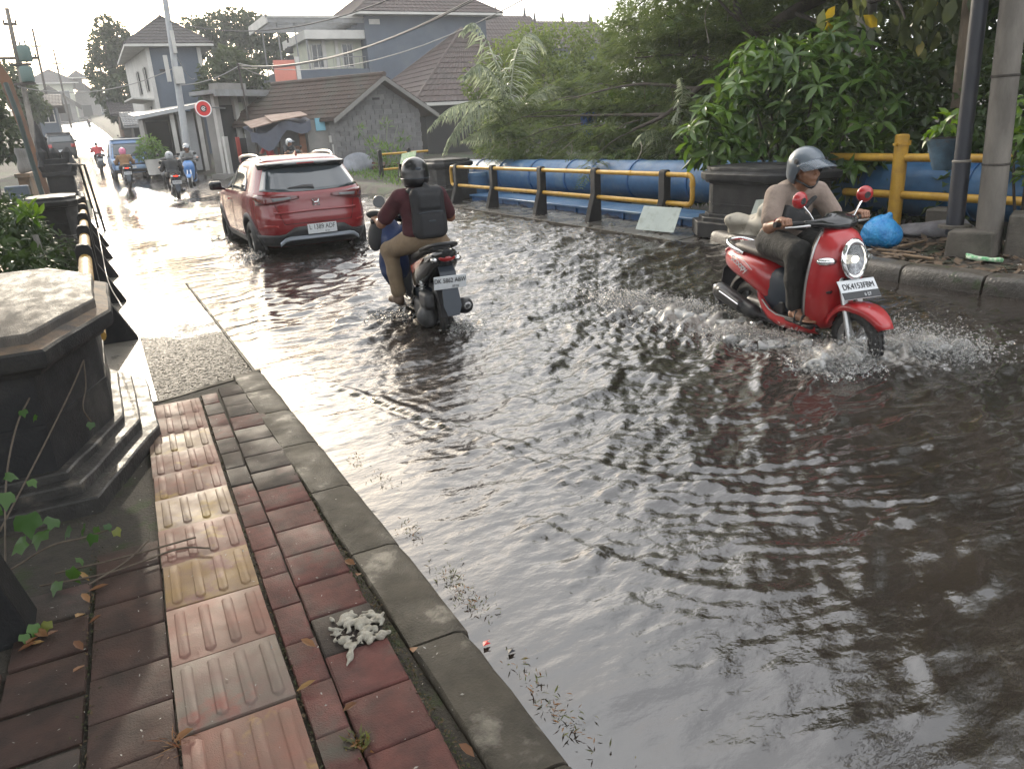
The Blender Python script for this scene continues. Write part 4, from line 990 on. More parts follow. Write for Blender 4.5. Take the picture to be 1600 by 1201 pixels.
r = fac(1.9, 4.95, .55, 2.75, -.11, -.05, 'roller_shutter', m_shut)
for k in range(10): fac(1.9, 4.95, .6+k*.215, .66+k*.215, -.05, -.03, 'shutter_rib', m_shut)
fac(1.9, 4.95, 2.8, 3.3, -.11, .06, 'shutter_box', m_white)
fac(-.6, -.42, .5, 2.0, .9, 1.05, 'gate_post', m_white); fac(.62, .85, .5, 2.05, .9, 1.1, 'gate_post', m_white); fac(-.4, .6, .5, 1.9, .96, 1.0, 'gate_leaf', m_darkin); fac(.0, .2, 1.1, 1.95, 1.0, 1.03, 'red_banner', M('red_cloth', (.42, .07, .05), rough=.7)); fac(.87, 1.6, .5, 1.9, .96, 1.0, 'gate_leaf', m_bluew)
fac(-.8, 5.5, .2, .5, .1, 1.5, 'front_step', m_gwall)
# red round sign
t = thing('round_sign', 'round red shop sign with white ring hung out on a bracket', 'sign', (4.6, 35, 3.1)); m_red = M('sign_red', (.55, .03, .03), rough=.35); m_wht = M('sign_white', (.75, .75, .75), rough=.4)
Mx = Matrix.Translation((4.55, 35, 3.12)) @ Matrix.Scale(.78, 4) @ Matrix.Rotation(radians(8), 4, 'Z') @ Matrix.Rotation(pi/2, 4, 'X')
mb = MB(); mb.lathe([(0, -.09), (.40, -.09), (.40, .09), (0, .09)], 32, Mx); mb.build('drum', m_red, t, world=True, smooth=40)
mb = MB(); mb.lathe([(.36, .088), (.415, .088), (.415, .1), (.36, .1)], 32, Mx); mb.build('ring', m_wht, t, world=True)
mb = MB(); mb.lathe([(0, .092), (.17, .092), (.17, .10), (0, .10)], 24, Mx); mb.build('disc', M('sign_dark', (.05, .03, .03), rough=.4), t, world=True)
mb = MB(); mb.lathe([(.07, .102), (.10, .102), (.10, .108), (.07, .108)], 20, Mx, a0=.3, a1=5.6); mb.box((4.56, 34.915, 3.11), (.07, .01, .03)); mb.build('white_mark', m_wht, t, world=True)
mb = MB(); mb.tube([(4.9, 35.05, 3.15), (5.6, 36.2, 3.15)], .03, 8); mb.build('bracket', m_tin, t, world=True)
# ---- open fronted shop left of it
t = thing('open_shop', 'open fronted workshop with lean-to metal roof and white posts', 'shop', (3.8, 41, .9))
mb = MB(); mb.b2(2.6, 5.2, 44.0, 44.2, .5, 3.4); mb.b2(5.1, 5.2, 40.4, 44, .5, 3.5); mb.b2(2.55, 2.65, 40.6, 44, .5, 3.0); mb.build('wall', m_gwall, t, world=True)
mb = MB(); mb.extrude([(2.2, 39.6, 3.05), (5.5, 39.2, 3.55), (5.5, 44.4, 3.75), (2.2, 44.4, 3.35)], (0, 0, .07)); mb.build('roof', m_tin, t, world=True)
mb = MB(); mb.extrude([(2.2, 39.58, 2.95), (5.5, 39.18, 3.45), (5.5, 39.18, 3.58), (2.2, 39.58, 3.08)], (0, .03, 0)); mb.build('fascia', m_shut, t, world=True)
for x in (3.75, 4.9): mb = MB(); mb.b2(x-.09, x+.09, 39.7, 39.88, .5, 3.3); mb.build('post', m_white, t, world=True)
mb = MB(); mb.b2(4.0, 4.75, 40.2, 40.3, .6, 3.2); mb.build('door_panel', m_shut, t, world=True)
mb = MB(); mb.b2(2.7, 3.7, 41.5, 41.6, .6, 2.9); mb.build('inside_shade_panel', m_darkin, t, world=True)  # near-black panel standing in for the shade inside the workshop
# ---- tall slate blue house
t = thing('tall_house', 'tall slate blue house with white side wall and dark hip roof', 'house', (5.8, 58, 1.5))
mb = MB(); mb.prism([(4.5, 55), (7.55, 55), (7.55, 65), (3.7, 65)], 1.0, 7.75); mb.build('wall', m_blueh, t, world=True)
mb = MB(); mb.prism([(4.47, 55.15), (4.49, 55.15), (3.69, 65), (3.66, 65)], 1.0, 7.7); mb.build('white_side_wall', m_white, t, world=True)
for x in (4.52, 7.5): mb = MB(); mb.b2(x-.11, x+.11, 54.86, 54.995, 1.0, 7.7); mb.build('corner_pilaster', m_white, t, world=True)
hip_roof(4.0, 7.6, 55, 65, 7.75, 9.6, m_roofd, t, over=.75, rows=9, cols=14)
for y, z in ((57, 5.9), (60, 5.9), (57.5, 3.6)):
    x = 4.46-(y-55)*.08; mb = MB(); mb.b2(x-.05, x+.03, y-.5, y+.5, z-.7, z+.7); wq = mb.build('window', m_glassd, t, world=True)
    mb = MB(); mb.b2(x-.08, x-.04, y-.58, y-.5, z-.75, z+.75); mb.b2(x-.08, x-.04, y+.5, y+.58, z-.75, z+.75); mb.b2(x-.08, x-.04, y-.5, y+.5, z+.68, z+.76); mb.build('frame', m_white, wq, world=True)
mb = MB(); mb.extrude([(4.4, 55.6, 4.6), (3.2, 55.9, 4.75), (2.9, 60, 4.75), (4.0, 60, 4.6)], (0, 0, .1)); mb.build('balcony_slab', m_white, t, world=True)
mb = MB(); mb.b2(6.0, 6.5, 54.75, 54.98, 2.9, 3.4); mb.lathe([(0, 0), (.17, 0), (.17, .03), (0, .03)], 16, Matrix.Translation((6.25, 54.74, 3.15)) @ Matrix.Rotation(pi/2, 4, 'X')); mb.build('air_conditioner', m_white, t, world=True)
mb = MB(); mb.b2(5.0, 5.35, 54.9, 54.99, 6.2, 6.35); mb.build('wall_vent', m_darkin, t, world=True)
mb = MB(); mb.b2(6.7, 7.0, 54.9, 54.99, 2.2, 4.0); mb.build('wall_duct', m_shut, t, world=True)
# ---- big blue grey house
t = thing('villa', 'large blue grey house with brown hip roof and roof terrace', 'house', (18, 52, 1))
mb = MB(); mb.b2(16.9, 25.4, 50, 60, .6, 8.95); mb.b2(11.4, 16.88, 50.02, 60, .6, 5.75); mb.build('wall', m_bluew, t, world=True)
hip_roof(16.9, 25.6, 50, 60.5, 8.95, 12.4, m_roofr, t, over=.75, rows=14, cols=30)
for q in ((23.2, 24.0, 6.55, 6.75), (17.2, 17.9, 8.3, 8.6)): mb = MB(); mb.b2(q[0], q[1], 49.97, 49.999, q[2], q[3]); mb.build('vent_slot', m_white, t, world=True)
mb = MB(); mb.b2(13.4, 16.86, 51.0, 56, 5.76, 7.5); mb.build('roof_room', m_cream, t, world=True)
mb = MB(); mb.b2(13.1, 17.2, 50.2, 56.3, 7.5, 8.0); mb.build('room_canopy', m_white, t, world=True)
for x in (13.4, 14.4, 15.2): mb = MB(); mb.b2(x-.1, x+.1, 50.9, 50.99, 5.76, 7.5); mb.build('white_jamb', m_white, t, world=True)
for x in (13.95, 15.9): window(t, (x, 50.99, 6.6), .62, 1.3, '-y')
mb = MB()
for x, y in ((11.6, 50.6), (12.6, 50.4), (13.2, 50.3), (11.6, 55)): mb.tube([(x, y, 5.7), (x, y, 8.5)], .045, 6)
for y in (50.4, 51.6, 52.8, 54, 55.2): mb.b2(11.0, 16.9, y-.05, y+.05, 8.45, 8.62)
mb.b2(11.0, 11.14, 50.2, 55.6, 8.4, 8.72); mb.b2(11.0, 16.9, 50.15, 50.25, 8.4, 8.72); mb.build('pergola', m_tin, t, world=True)
mb = MB(); mb.b2(10.9, 16.9, 50.1, 50.16, 8.66, 8.78); mb.b2(10.9, 10.98, 50.1, 55.7, 8.35, 8.85); mb.build('pergola_fascia', m_white, t, world=True)
mb = MB()
for k in range(9): mb.tube([(13.4+k*.42, 50.1, 5.76), (13.4+k*.42, 50.1, 6.45)], .018, 5)
mb.tube([(13.4, 50.1, 6.45), (16.8, 50.1, 6.45)], .025, 6); mb.build('terrace_rail', m_tin, t, world=True)
v = MB()
for s, z in ((.42, 5.75), (.5, 5.95), (.30, 6.05), (.36, 6.4), (.22, 6.5), (.26, 6.9), (.10, 7.0), (.06, 7.5)): v.box((12.2, 50.9, z), (s*1.5, s*1.5, .28), rz=.1)
tag(v.build('roof_shrine', m_stone), 'dark carved shrine standing on the roof terrace under the pergola', 'shrine')
mb = MB(); mb.b2(9.65, 10.75, 44, 44.2, 4.35, 5.75); o = mb.build('parapet_wall', m_pink); tag(o, 'salmon pink parapet wall above the roller shop', 'wall')
mb = MB(); mb.b2(10.78, 10.98, 43.9, 44.15, 4.35, 5.9); mb.build('pilaster', m_white, o)
# ---- brown tiled house behind the palm
t = thing('tiled_house', 'low house under big red brown roof behind block house', 'house', (18, 38, .4))
mb = MB(); mb.b2(15.2, 24, 37.2, 46, .2, 3.1); mb.build('wall', m_darkin, t, world=True)
hip_roof(15.2, 24, 37.2, 46, 3.05, 7.0, m_roofr, t, over=.9, rows=14, cols=34)
for i, (xa, xb, zz, lab) in enumerate(((30.5, 36.6, 10.9, 'left'), (37.2, 43.5, 10.5, 'right'))):
    t = thing('tiled_house', 'distant brown roof with finials behind the trees, %s of two' % lab, 'house', ((xa+xb)/2, 63, 1)); mb = MB(); mb.b2(xa, xb, 61, 67, .5, 8.4); mb.build('wall', m_bluew if i else m_roofd, t, world=True)
    gable_roof(xa, xb, 61, 67, 8.3, zz, m_roofr, t, over=.4, axis='x', rows=9, cols=24)
    mb = MB()
    for x in np.linspace(xa+.2, xb-.2, 3): mb.tube([(x, 64, zz), (x, 64, zz+.7)], [.16, .05], 6)
    mb.build('finial', m_roofd, t, world=True)
# ---- houses on the left of the hill road
def small_house(label, x0, x1, y0, y1, zg, ze, zr, wm, rm, axis='x', doors=(), wins=(), hip=False, over=.5):
    if y0 > 80:   # the houses beyond the bend stand further back
        q = 1.55; x0, x1, y0, over = x0*q, x1*q, y0*q, over*q; y1 = y0+(y1-y0/q)*q; zg, ze, zr = [1.65+(z-1.65)*q for z in (zg, ze, zr)]; doors = [(a*q, b*q, c*q) for a, b, c in doors]; wins = [(a*q, 1.65+(z-1.65)*q, b*q, c*q) for a, z, b, c in wins]
    t = thing('roadside_house', label, 'house', ((x0+x1)/2, y0, zg)); mb = MB(); mb.b2(x0, x1, y0, y1, zg-1.5, ze)
    if not hip:
        if axis == 'x': mb.extrude([(x1, y0, ze), (x1, y1, ze), (x1, (y0+y1)/2, zr-.05)], (-(x1-x0), 0, 0))
        else: mb.extrude([(x0, y0, ze), (x1, y0, ze), ((x0+x1)/2, y0, zr-.05)], (0, y1-y0, 0))
    mb.build('wall', wm, t, world=True)
    if hip: hip_roof(x0, x1, y0, y1, ze, zr, rm, t, over=over, rows=8, cols=14)
    else: gable_roof(x0, x1, y0, y1, ze, zr, rm, t, over=over, axis=axis, rows=8, cols=16)
    for dx, dw, dh in doors: mb = MB(); mb.b2(dx-dw/2, dx+dw/2, y0-.03, y0+.02, zg, zg+dh); mb.build('door', m_darkin, t, world=True)
    for wx, wz, ww, wh in wins: window(t, (wx, y0, wz), ww, wh, '-y')
    return t
small_house('pale green two storey house with dark hip roof up the hill', -3.7, .1, 96, 104, 5.0, 8.75, 10.2, m_cream, m_roofd, hip=True, over=.6, wins=((-2.6, 7.4, .9, 1.1), (-.8, 7.4, .9, 1.1)))
small_house('small dark roofed house in front of the pale green one', -3.7, -.05, 85, 91, 4.3, 6.3, 7.7, m_gwall, m_roofd, axis='y', doors=((-1.0, 1.0, 1.8),), wins=((-2.5, 5.5, .9, .8),))
small_house('grey gabled shed with a pale shutter at the roadside', -3.6, -1.35, 66, 74, 3.2, 5.1, 6.0, m_blueh, m_roofd, axis='x', doors=((-2.9, .8, 1.7),), wins=((-1.9, 4.3, .7, .7),))
small_house('dark narrow house right of the pale green house', .05, 2.3, 98, 106, 4.6, 7.6, 8.8, m_gwall, m_roofd, axis='y', doors=((1.0, .9, 2.0),), over=.4)
small_house('slate grey house furthest up the hill road', 1.0, 4.0, 112, 122, 5.0, 8.0, 9.4, m_blueh, m_roofd, axis='y', doors=((1.8, 1.0, 2.2),), wins=((3.1, 6.9, .8, .9),))
t = thing('roof_turret', 'little tiled turret roof beside the pale green house', 'turret', (1.1, 149, 12.7)); mb = MB(); mb.b2(.45, 1.7, 148.2, 149.5, 11.5, 13.5); mb.build('wall', m_roofd, t, world=True); hip_roof(.45, 1.7, 148.2, 149.5, 13.35, 14.4, m_roofd, t, over=.7, rows=4, cols=4)
small_house('dark timber shed under the big roadside tree', 2.8, 4.9, 70, 75, 2.2, 4.6, 5.5, m_wood, m_roofd, axis='x', doors=((3.6, 1.4, 1.9),), over=.6)
small_house('open dark lean-to stall beside the tall blue house', 2.6, 3.9, 50, 53, 1.4, 3.2, 3.8, m_darkin, m_tin, axis='x', over=.5)
# left boundary wall with balusters
t = thing('baluster_wall', 'low brown boundary wall topped with balusters left of road', 'wall', (-3, 24, .2)); m_orw = plaster('orange_wall_paint', (.20, .125, .07), (.15, .10, .065), c3=(.09, .08, .065), sc3=1.5)
mb = MB(); mb.b2(-1.75, -1.5, 24.5, 31, -.3, 1.15); mb.b2(-1.8, -1.45, 24.4, 31, 1.15, 1.25); mb.build('wall', m_orw, t, world=True)
for k in range(7):
    mb = MB(); mb.lathe([(.05, 1.25), (.09, 1.3), (.10, 1.42), (.05, 1.6), (.05, 1.68), (.08, 1.8), (.06, 1.9)], 10, Matrix.Translation((-1.62, 24.8+k*.8, 0))); mb.build('baluster', m_gwall, t, world=True, smooth=60)
mb = MB(); mb.b2(-1.95, -1.45, 22.6, 23.1, -.4, 1.0); tag(mb.build('wall_stub', m_blueh, None, bevel=.02), 'short blue grey wall stub before the brown baluster wall', 'wall')
# leaning timber and poles on the left
t = thing('leaning_timber', 'tall faded orange timber leaning by the left roadside', 'timber', (-1.3, 24, 0))
mb = MB(); mb.extrude([(-1.16, 24.6, .3), (-1.05, 24.6, .3), (-1.36, 25.2, 3.6), (-1.62, 25.3, 4.3), (-1.74, 25.3, 4.3)], (0, .05, 0)); mb.build('edge', M('faded_orange', (.15, .075, .04), (.10, .06, .04), sc=3, rough=.8), t, world=True)
t = thing('green_pole', 'thin green post leaning on the left of the road', 'pole', (-1.0, 20, 0)); mb = MB(); mb.tube([(-1.0, 20, -.3), (-1.15, 20.4, 2.5), (-1.25, 20.8, 3.2)], .05, 8); mb.build('shaft', M('green_paint', (.03, .045, .042), rough=.7), t, world=True)
def pole(name, label, x, y, zb, zt, r, mat, lean=0.0, arms=(), extra=None):
    t = thing(name, label, 'utility pole', (x, y, zb)); mb = MB(); mb.tube([(x, y, zb-.3), (x+lean, y, zt)], [r, r*.6], 10); mb.build('shaft', mat, t, world=True, smooth=60)
    for z, ln in arms: mb = MB(); xx = x+lean*(z-zb)/(zt-zb); mb.b2(xx-ln/2, xx+ln/2, y-.06, y+.0, z-.05, z+.05); [mb.lathe([(.03, 0), (.05, .05), (.02, .12)], 6, Matrix.Translation((xx+s*ln/2*.85, y-.03, z+.05))) for s in (-1, 1)]; mb.build('cross_arm', m_trunkd, t, world=True)
    return t
t = pole('utility_pole', 'tall pole carrying two green transformer drums on left', -1.95, 40, .3, 7.5, .13, m_pole, .25, ((6.9, .5), (5.6, 1.6)))
for x, z in ((-1.45, 5.75), (-1.55, 4.95)): mb = MB(); mb.lathe([(0, z-.3), (.22, z-.3), (.25, z-.25), (.25, z+.25), (.2, z+.32), (0, z+.34)], 14, Matrix.Translation((x, 39.8, 0))); [mb.tube([(x+dx, 39.8, z+.3), (x+dx, 39.8, z+.52)], .03, 6) for dx in (-.1, .1)]; mb.build('transformer', M('transformer_green', (.07, .115, .105), rough=.7) if z > 5 else bpy.data.materials['transformer_green'], t, world=True, smooth=40)
mb = MB(); mb.b2(-2.1, -1.3, 39.7, 39.95, 5.3, 5.38); mb.b2(-2.1, -1.3, 39.7, 39.95, 4.55, 4.63); mb.build('platform', m_trunkd, t, world=True)
pole('utility_pole', 'thin leaning pole against white sky above the green house', -2.0, 75, 3.2, 11.2, .12, m_trunkd, .2, ((9.9, .7),))
pole('utility_pole', 'small distant pole with crossarms above the hill roofs', -.85, 92, 4.5, 11.5, .11, m_trunkd, .0, ((9.7, 1.2), (10.2, .8)))
t = pole('utility_pole', 'tall grey concrete pole with meter boxes before the tall blue house', 3.55, 34.5, .2, 9.2, .15, m_shut, .35, ())
for z, w_, h_ in ((4.35, .34, .62), (5.55, .12, .8), (4.6, .14, .95)):
    mb = MB(); mb.b2(3.62+(.0 if w_ > .2 else (.14 if z > 5 else -.28)), 3.62+(.0 if w_ > .2 else (.14 if z > 5 else -.28))+w_, 34.2, 34.38, z-h_/2, z+h_/2); mb.build('box', m_white, t, world=True)
t = pole('utility_pole', 'slim dark post in front of roller shop gathering the cables', 6.5, 36.0, .4, 4.9, .07, m_trunkd, -.1, ())
# cables
def sag(a, b, s, n=18):
    a, b = np.array(a, float), np.array(b, float); return [tuple(a+(b-a)*k/n-np.array([0, 0, s*4*(k/n)*(1-k/n)])) for k in range(n+1)]
cabs = [((6.4, 36, 4.8), (12.6, 14.5, 7.0), 1.25, .03, 'thick black cable bundle sweeping up towards the top right', m_wireb),
        ((6.4, 36, 4.7), (12.4, 14.7, 6.7), 1.1, .02, 'dark cable below the thick bundle', m_wireb), ((3.8, 34.5, 6.3), (12.2, 15, 7.6), 1.7, .02, 'uppermost dark cable crossing the blue house', m_wireb),
        ((6.4, 36, 4.9), (12.8, 14.3, 6.4), 1.5, .015, 'slack pale cable hanging lowest over the blue wall', m_wire), ((3.6, 34.5, 4.6), (-2, 40, 4.5), .5, .018, 'pale cable crossing the street to the transformer pole', m_wire),
        ((3.6, 34.5, 4.0), (6.4, 36, 4.8), .18, .018, 'pale cable between meter pole and slim post', m_wire), ((6.4, 36, 4.85), (12, 50.3, 6.3), .6, .018, 'cable running from slim post to the pink parapet', m_wire),
        ((3.7, 34.5, 5.6), (7, 55, 5.8), .5, .015, 'thin cable from meter pole to the tall blue house', m_wire), ((-1.8, 75, 9.9), (-.85, 92, 9.9), .5, .02, 'thin cable between the two hill poles', m_wireb)]
for a, b, s, r, lab, mt in cabs:
    mb = MB(); mb.tube(sag(a, b, s), r, 5); tag(mb.build('cable', mt, None, smooth=60), lab, 'cable', 'overhead cables')
# shrine, metal stand
t = thing('stone_shrine', 'black carved stone shrine with winged tiers at roadside', 'shrine', (-.75, 23.4, 0))
mb = MB()
for z, w_, h_ in ((.2, .9, .8), (.66, .7, .2), (.95, .62, .4), (1.2, .78, .12), (1.35, .60, .2), (1.5, .5, .16)): mb.box((-.72, 23.4, z), (w_, w_, h_))
mb.build('body', m_stone, t, world=True, bevel=.02)
mb = MB()
for sx in (-1, 1):
    for sy in (-1, 1): mb.tube([(-.72+sx*.26, 23.4+sy*.26, 1.2), (-.72+sx*.36, 23.4+sy*.36, 1.42), (-.72+sx*.33, 23.4+sy*.33, 1.62)], [.12, .09, .02], 6)
for sx, z in ((-.30, 1.75), (.0, 1.72), (.26, 1.72)): mb.tube([(-.72+sx, 23.3, 1.45), (-.72+sx, 23.3, z), (-.72+sx*1.15, 23.3, z+.12)], [.13, .12, .03], 6)
mb.build('wing', m_stone, t, world=True)
mb = MB(); mb.tube([(-.98, 23.5, 1.3), (-.98, 23.5, 2.0), (-.98, 23.5, 2.15), (-1.0, 23.5, 2.5)], [.18, .14, .10, .02], 8); mb.tube([(-.98, 23.5, 1.9), (-.84, 23.5, 2.1)], [.1, .03], 6); mb.build('spire', m_stone, t, world=True)
t = thing('metal_stand', 'thin black metal frame standing at the left water edge', 'frame', (0, 18.8, 0))
mb = MB(); mb.tube([(.02, 18.6, -.1), (-.10, 18.9, 1.43), (-.40, 19.3, 1.46)], .026, 6); mb.build('leg', m_post, t, world=True)
mb = MB(); mb.tube([(-.10, 19.9, -.1), (-.20, 19.2, 1.44)], .026, 6); mb.build('leg', m_post, t, world=True)
mb = MB(); mb.tube([(-.02, 18.72, .42), (-.12, 19.7, .42)], .022, 6); mb.build('rung', m_post, t, world=True)
# ---------------------------------------------------------------- plants
def unit(a): return a/np.maximum(np.linalg.norm(a, axis=-1, keepdims=True), 1e-9)
def diamond(P, D, Nn, L, W, fold=.15, mid=.42):
    """n leaves as 2 folded triangles each -> verts (4n,3), faces (2n,3)"""
    n = len(P); Sd = unit(np.cross(D, Nn)); L = np.broadcast_to(L, (n,))[:, None]; W = np.broadcast_to(W, (n,))[:, None]
    a = P; t = P+D*L; m = P+D*L*mid+Nn*W*fold*2; l = m-Sd*W*.5+Nn*W*fold; r = m+Sd*W*.5+Nn*W*fold
    v = np.stack([a, l, t, r], 1).reshape(-1, 3); i = np.arange(n)*4
    return v, np.concatenate([np.stack([i, i+2, i+1], 1), np.stack([i, i+3, i+2], 1)])
def blade(P, D, Nn, L, W, droop=.35, fold=.18):
    """n broad leaves, 8 triangles each, arched along the midrib"""
    n = len(P); Sd = unit(np.cross(D, Nn)); L = np.broadcast_to(L, (n,))[:, None]; W = np.broadcast_to(W, (n,))[:, None]
    def mid(s): return P+D*L*s-Nn*L*droop*s*s
    m0, m1, m2, m3 = mid(0), mid(.35), mid(.7), mid(1.0); up = Nn*W*fold
    l1, r1 = m1-Sd*W*.46+up, m1+Sd*W*.46+up; l2, r2 = m2-Sd*W*.40+up, m2+Sd*W*.40+up
    v = np.stack([m0, m1, m2, m3, l1, l2, r1, r2], 1).reshape(-1, 3); i = np.arange(n)*8
    T = [(0, 1, 4), (1, 5, 4), (1, 2, 5), (2, 3, 5), (0, 6, 1), (1, 6, 7), (1, 7, 2), (2, 7, 3)]
    return v, np.concatenate([np.stack([i+a, i+b, i+c], 1) for a, b, c in T])
def fvar(nleaf, ntri, base): return np.tile(base, ntri)
def rand_in(r, n, clusters, shell=.55):
    cs = np.array([c[:3] for c in clusters]); rs = np.array([c[3] for c in clusters]); w_ = rs**2; w_ = w_/w_.sum()
    k = r.choice(len(cs), n, p=w_); d = unit(r.normal(size=(n, 3))); q = (shell+(1-shell)*r.random(n))[:, None]
    return cs[k]+d*q*rs[k][:, None], d, k
def leaf_cloud(name, clusters, n, L, W, mat, parent=None, seed=1, droop=.5, kind='blade', zs=1.0, sp=.6, **props):
    r = np.random.default_rng(seed); P, d, k = rand_in(r, n, clusters)
    D = unit(d*.8+r.normal(size=(n, 3))*sp-np.array([0, 0, droop])); Nn = unit(np.array([0, 0, 1.0])+.6*d+.5*r.normal(size=(n, 3))); Nn = unit(Nn-D*(Nn*D).sum(1, keepdims=True))
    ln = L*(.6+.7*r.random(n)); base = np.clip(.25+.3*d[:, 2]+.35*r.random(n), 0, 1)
    if kind == 'blade': v, f = blade(P, D, Nn, ln, ln*W); at = np.tile(base, 8)
    else: v, f = diamond(P, D, Nn, ln, ln*W); at = np.tile(base, 2)
    return mesh_np(name, v, f, mat, parent, smooth=False, attr={'var': ('FACE', at)}, **props)
m_fern = leaf_mat('feather_leaf', (.050, .078, .027), (.135, .175, .062), rough=.55, tr=.45, spec=.3)
m_broad = leaf_mat('broad_leaf', (.024, .062, .016), (.095, .165, .034), rough=.30, tr=.38, spec=.5)
m_teak = leaf_mat('hanging_leaf', (.030, .048, .022), (.10, .12, .05), (.30, .24, .04), rough=.32, tr=.42)
m_under = leaf_mat('undergrowth_leaf', (.018, .040, .013), (.060, .100, .028), rough=.42, tr=.32)
m_bank = leaf_mat('bank_leaf', (.010, .026, .010), (.038, .065, .022), rough=.5, tr=.2, spec=.3)
m_far = leaf_mat('far_leaf', (.028, .042, .022), (.060, .080, .036), rough=.6, tr=.25, spec=.2)
m_palm = leaf_mat('palm_leaflet', (.13, .16, .105), (.33, .365, .26), rough=.28, tr=.45)
m_lush = leaf_mat('lush_leaf', (.035, .09, .018), (.12, .21, .035), rough=.4, tr=.4)
m_bark = M('bark', (.075, .06, .048), (.045, .036, .03), sc=8, rough=.9, bump=.02, bsc=25, stretch=(1, 1, .35))
m_barkp = M('pale_bark', (.26, .245, .225), (.17, .16, .15), sc=5, rough=.85, bump=.008, bsc=40, c3=(.09, .085, .075), sc3=2.5, lo3=.55, hi3=.7)
m_barkb = M('brown_bark', (.17, .125, .09), (.11, .085, .062), sc=5, rough=.85, bump=.01, bsc=40, stretch=(1, 1, .4))
def limb(name, pts, r0, r1, mat, parent, n=9):
    P = catmull(pts, 6); m = len(P); mb = MB(); mb.tube(P, [r0+(r1-r0)*i/(m-1) for i in range(m)], n); return mb.build(name, mat, parent, world=True, smooth=60)
# ---- feathery tree
def spray_mesh(name, P, D, Nn, Ls, mat, parent, r, pairs=8):
    """bipinnate leaves: thin pinnae in pairs along a drooping rachis"""
    n = len(P); Sd = unit(np.cross(D, Nn)); V_, F_, A_ = [], [], []; o = 0; base = r.random(n)
    for k in range(pairs):
        s = (k+.6)/pairs; C = P+D*(Ls*s)[:, None]-Nn*(Ls*.35*s*s)[:, None]
        w_ = Ls*.42*(1-.75*abs(s-.35)-.25*s)
        for sg in (-1, 1):
            dd = unit(Sd*sg+D*.55-np.array([0, 0, .25])+.12*r.normal(size=(n, 3)))
            v, f = diamond(C, dd, Nn, w_, Ls*.075, fold=.05); V_.append(v); F_.append(f+o); o += len(v); A_.append(np.tile(np.clip(base*.6+.2*r.random(n)+.1, 0, 1), 2))
    return mesh_np(name, np.concatenate(V_), np.concatenate(F_), mat, parent, smooth=False, attr={'var': ('FACE', np.concatenate(A_))})
FE = [(9.8, 18.5, 1.75, .75), (10.89, 18.5, 2.18, .75), (11.11, 17, 1.79, .8), (10.04, 17, 1.08, .7), (11.49, 16, 2.46, .8), (11.59, 15, 3.13, .8), (11.58, 14, 3.78, .9), (11.49, 15, 1.69, .8), (10.4, 15, 1.19, .6), (11.78, 14, 2.51, .8), (12.1, 13, 3.41, .9), (11.98, 13, 2.05, .8), (10.95, 13, 1.26, .65), (12.04, 12, 2.7, .8), (12.85, 12, 3.51, .8), (12.27, 16, 4.15, .7), (12.43, 17, 3.49, .7), (11.6, 12, 1.21, .7), (11.57, 11, 1.82, .8), (12.31, 14, 3.09, .8), (11.69, 18, 2.52, .6), (10.6, 13.6, .95, .5), (10.3, 16, .95, .5), (9.0, 13.4, .85, .25), (9.2, 17.3, 1.2, .5)]
FU = [(11.2, 12.5, 5.0, 1.2), (12.3, 10.5, 4.9, 1.2), (13.2, 12, 5.6, 1.4), (10.8, 10.5, 5.9, 1.2), (12.2, 13.5, 6.8, 1.4), (11.5, 9, 6.8, 1.3), (13.5, 9.5, 6.4, 1.5), (12.5, 15.2, 5.4, 1.0), (10.2, 12.3, 7.2, 1.1), (13.2, 14, 4.3, 1.0), (13.8, 10.5, 3.6, 1.0), (12.9, 9.7, 2.6, .9)]
t = thing('feathery_tree', 'large feathery leaved tree leaning over the blue pipe', 'tree', (13.4, 11.6, .5))
limb('trunk', [(14.6, 11.3, -.3), (14.0, 11.2, 2.2), (13.6, 11.0, 3.93), (13.2, 11.0, 5.6), (12.8, 11.2, 7.2)], .30, .14, m_bark, t)
limb('limb', [(13.6, 11.0, 3.93), (12.48, 11.5, 3.44), (12.1, 12, 3.05), (11.84, 12.5, 2.63), (11.45, 13, 2.19), (11.02, 13.5, 1.72), (10.6, 14.1, 1.45)], .13, .03, m_bark, t)
limb('limb', [(12.1, 12, 3.05), (11.85, 12.0, 3.15), (11.97, 12.5, 3.66), (12.33, 13, 4.6), (12.5, 13.6, 6.2)], .09, .04, m_bark, t)
for a, b, c in (((11.84, 12.5, 2.63), (11.6, 13.6, 2.9), (11.5, 15.2, 3.0)), ((11.45, 13, 2.19), (11.0, 14.6, 2.4), (10.6, 17, 2.2)), ((12.1, 12, 3.05), (11.4, 12.2, 3.6), (10.9, 12.6, 4.4)), ((11.02, 13.5, 1.72), (10.8, 15.4, 1.8), (10.0, 18, 1.9)), ((12.48, 11.5, 3.44), (12.3, 10.6, 3.0), (11.6, 10.6, 2.3)),
                ((12.33, 13, 4.6), (12.4, 15, 4.6), (12.4, 17, 4.0)), ((13.2, 11, 5.6), (12.2, 10.2, 6.2), (11.2, 9.4, 6.9)), ((11.6, 12.7, 2.3), (11.2, 12.4, 1.9), (10.9, 12.7, 1.2)), ((11.7, 12.6, 2.5), (11.9, 11.8, 2.2), (11.6, 11.2, 1.6))):
    limb('branch', [a, b, c], .045, .012, m_bark, t, 6)
for q in range(26):
    c_ = FE[q % len(FE)]; s_ = np.array((11.4, 13.2, 2.2))*.45+np.array(c_[:3])*.55; limb('twig', [tuple(s_), tuple((s_+np.array(c_[:3]))/2+np.array([0, 0, .12])), (c_[0]-.3, c_[1]-.1, c_[2]-.05)], .018, .005, m_bark, t, 5)
r = np.random.default_rng(21)
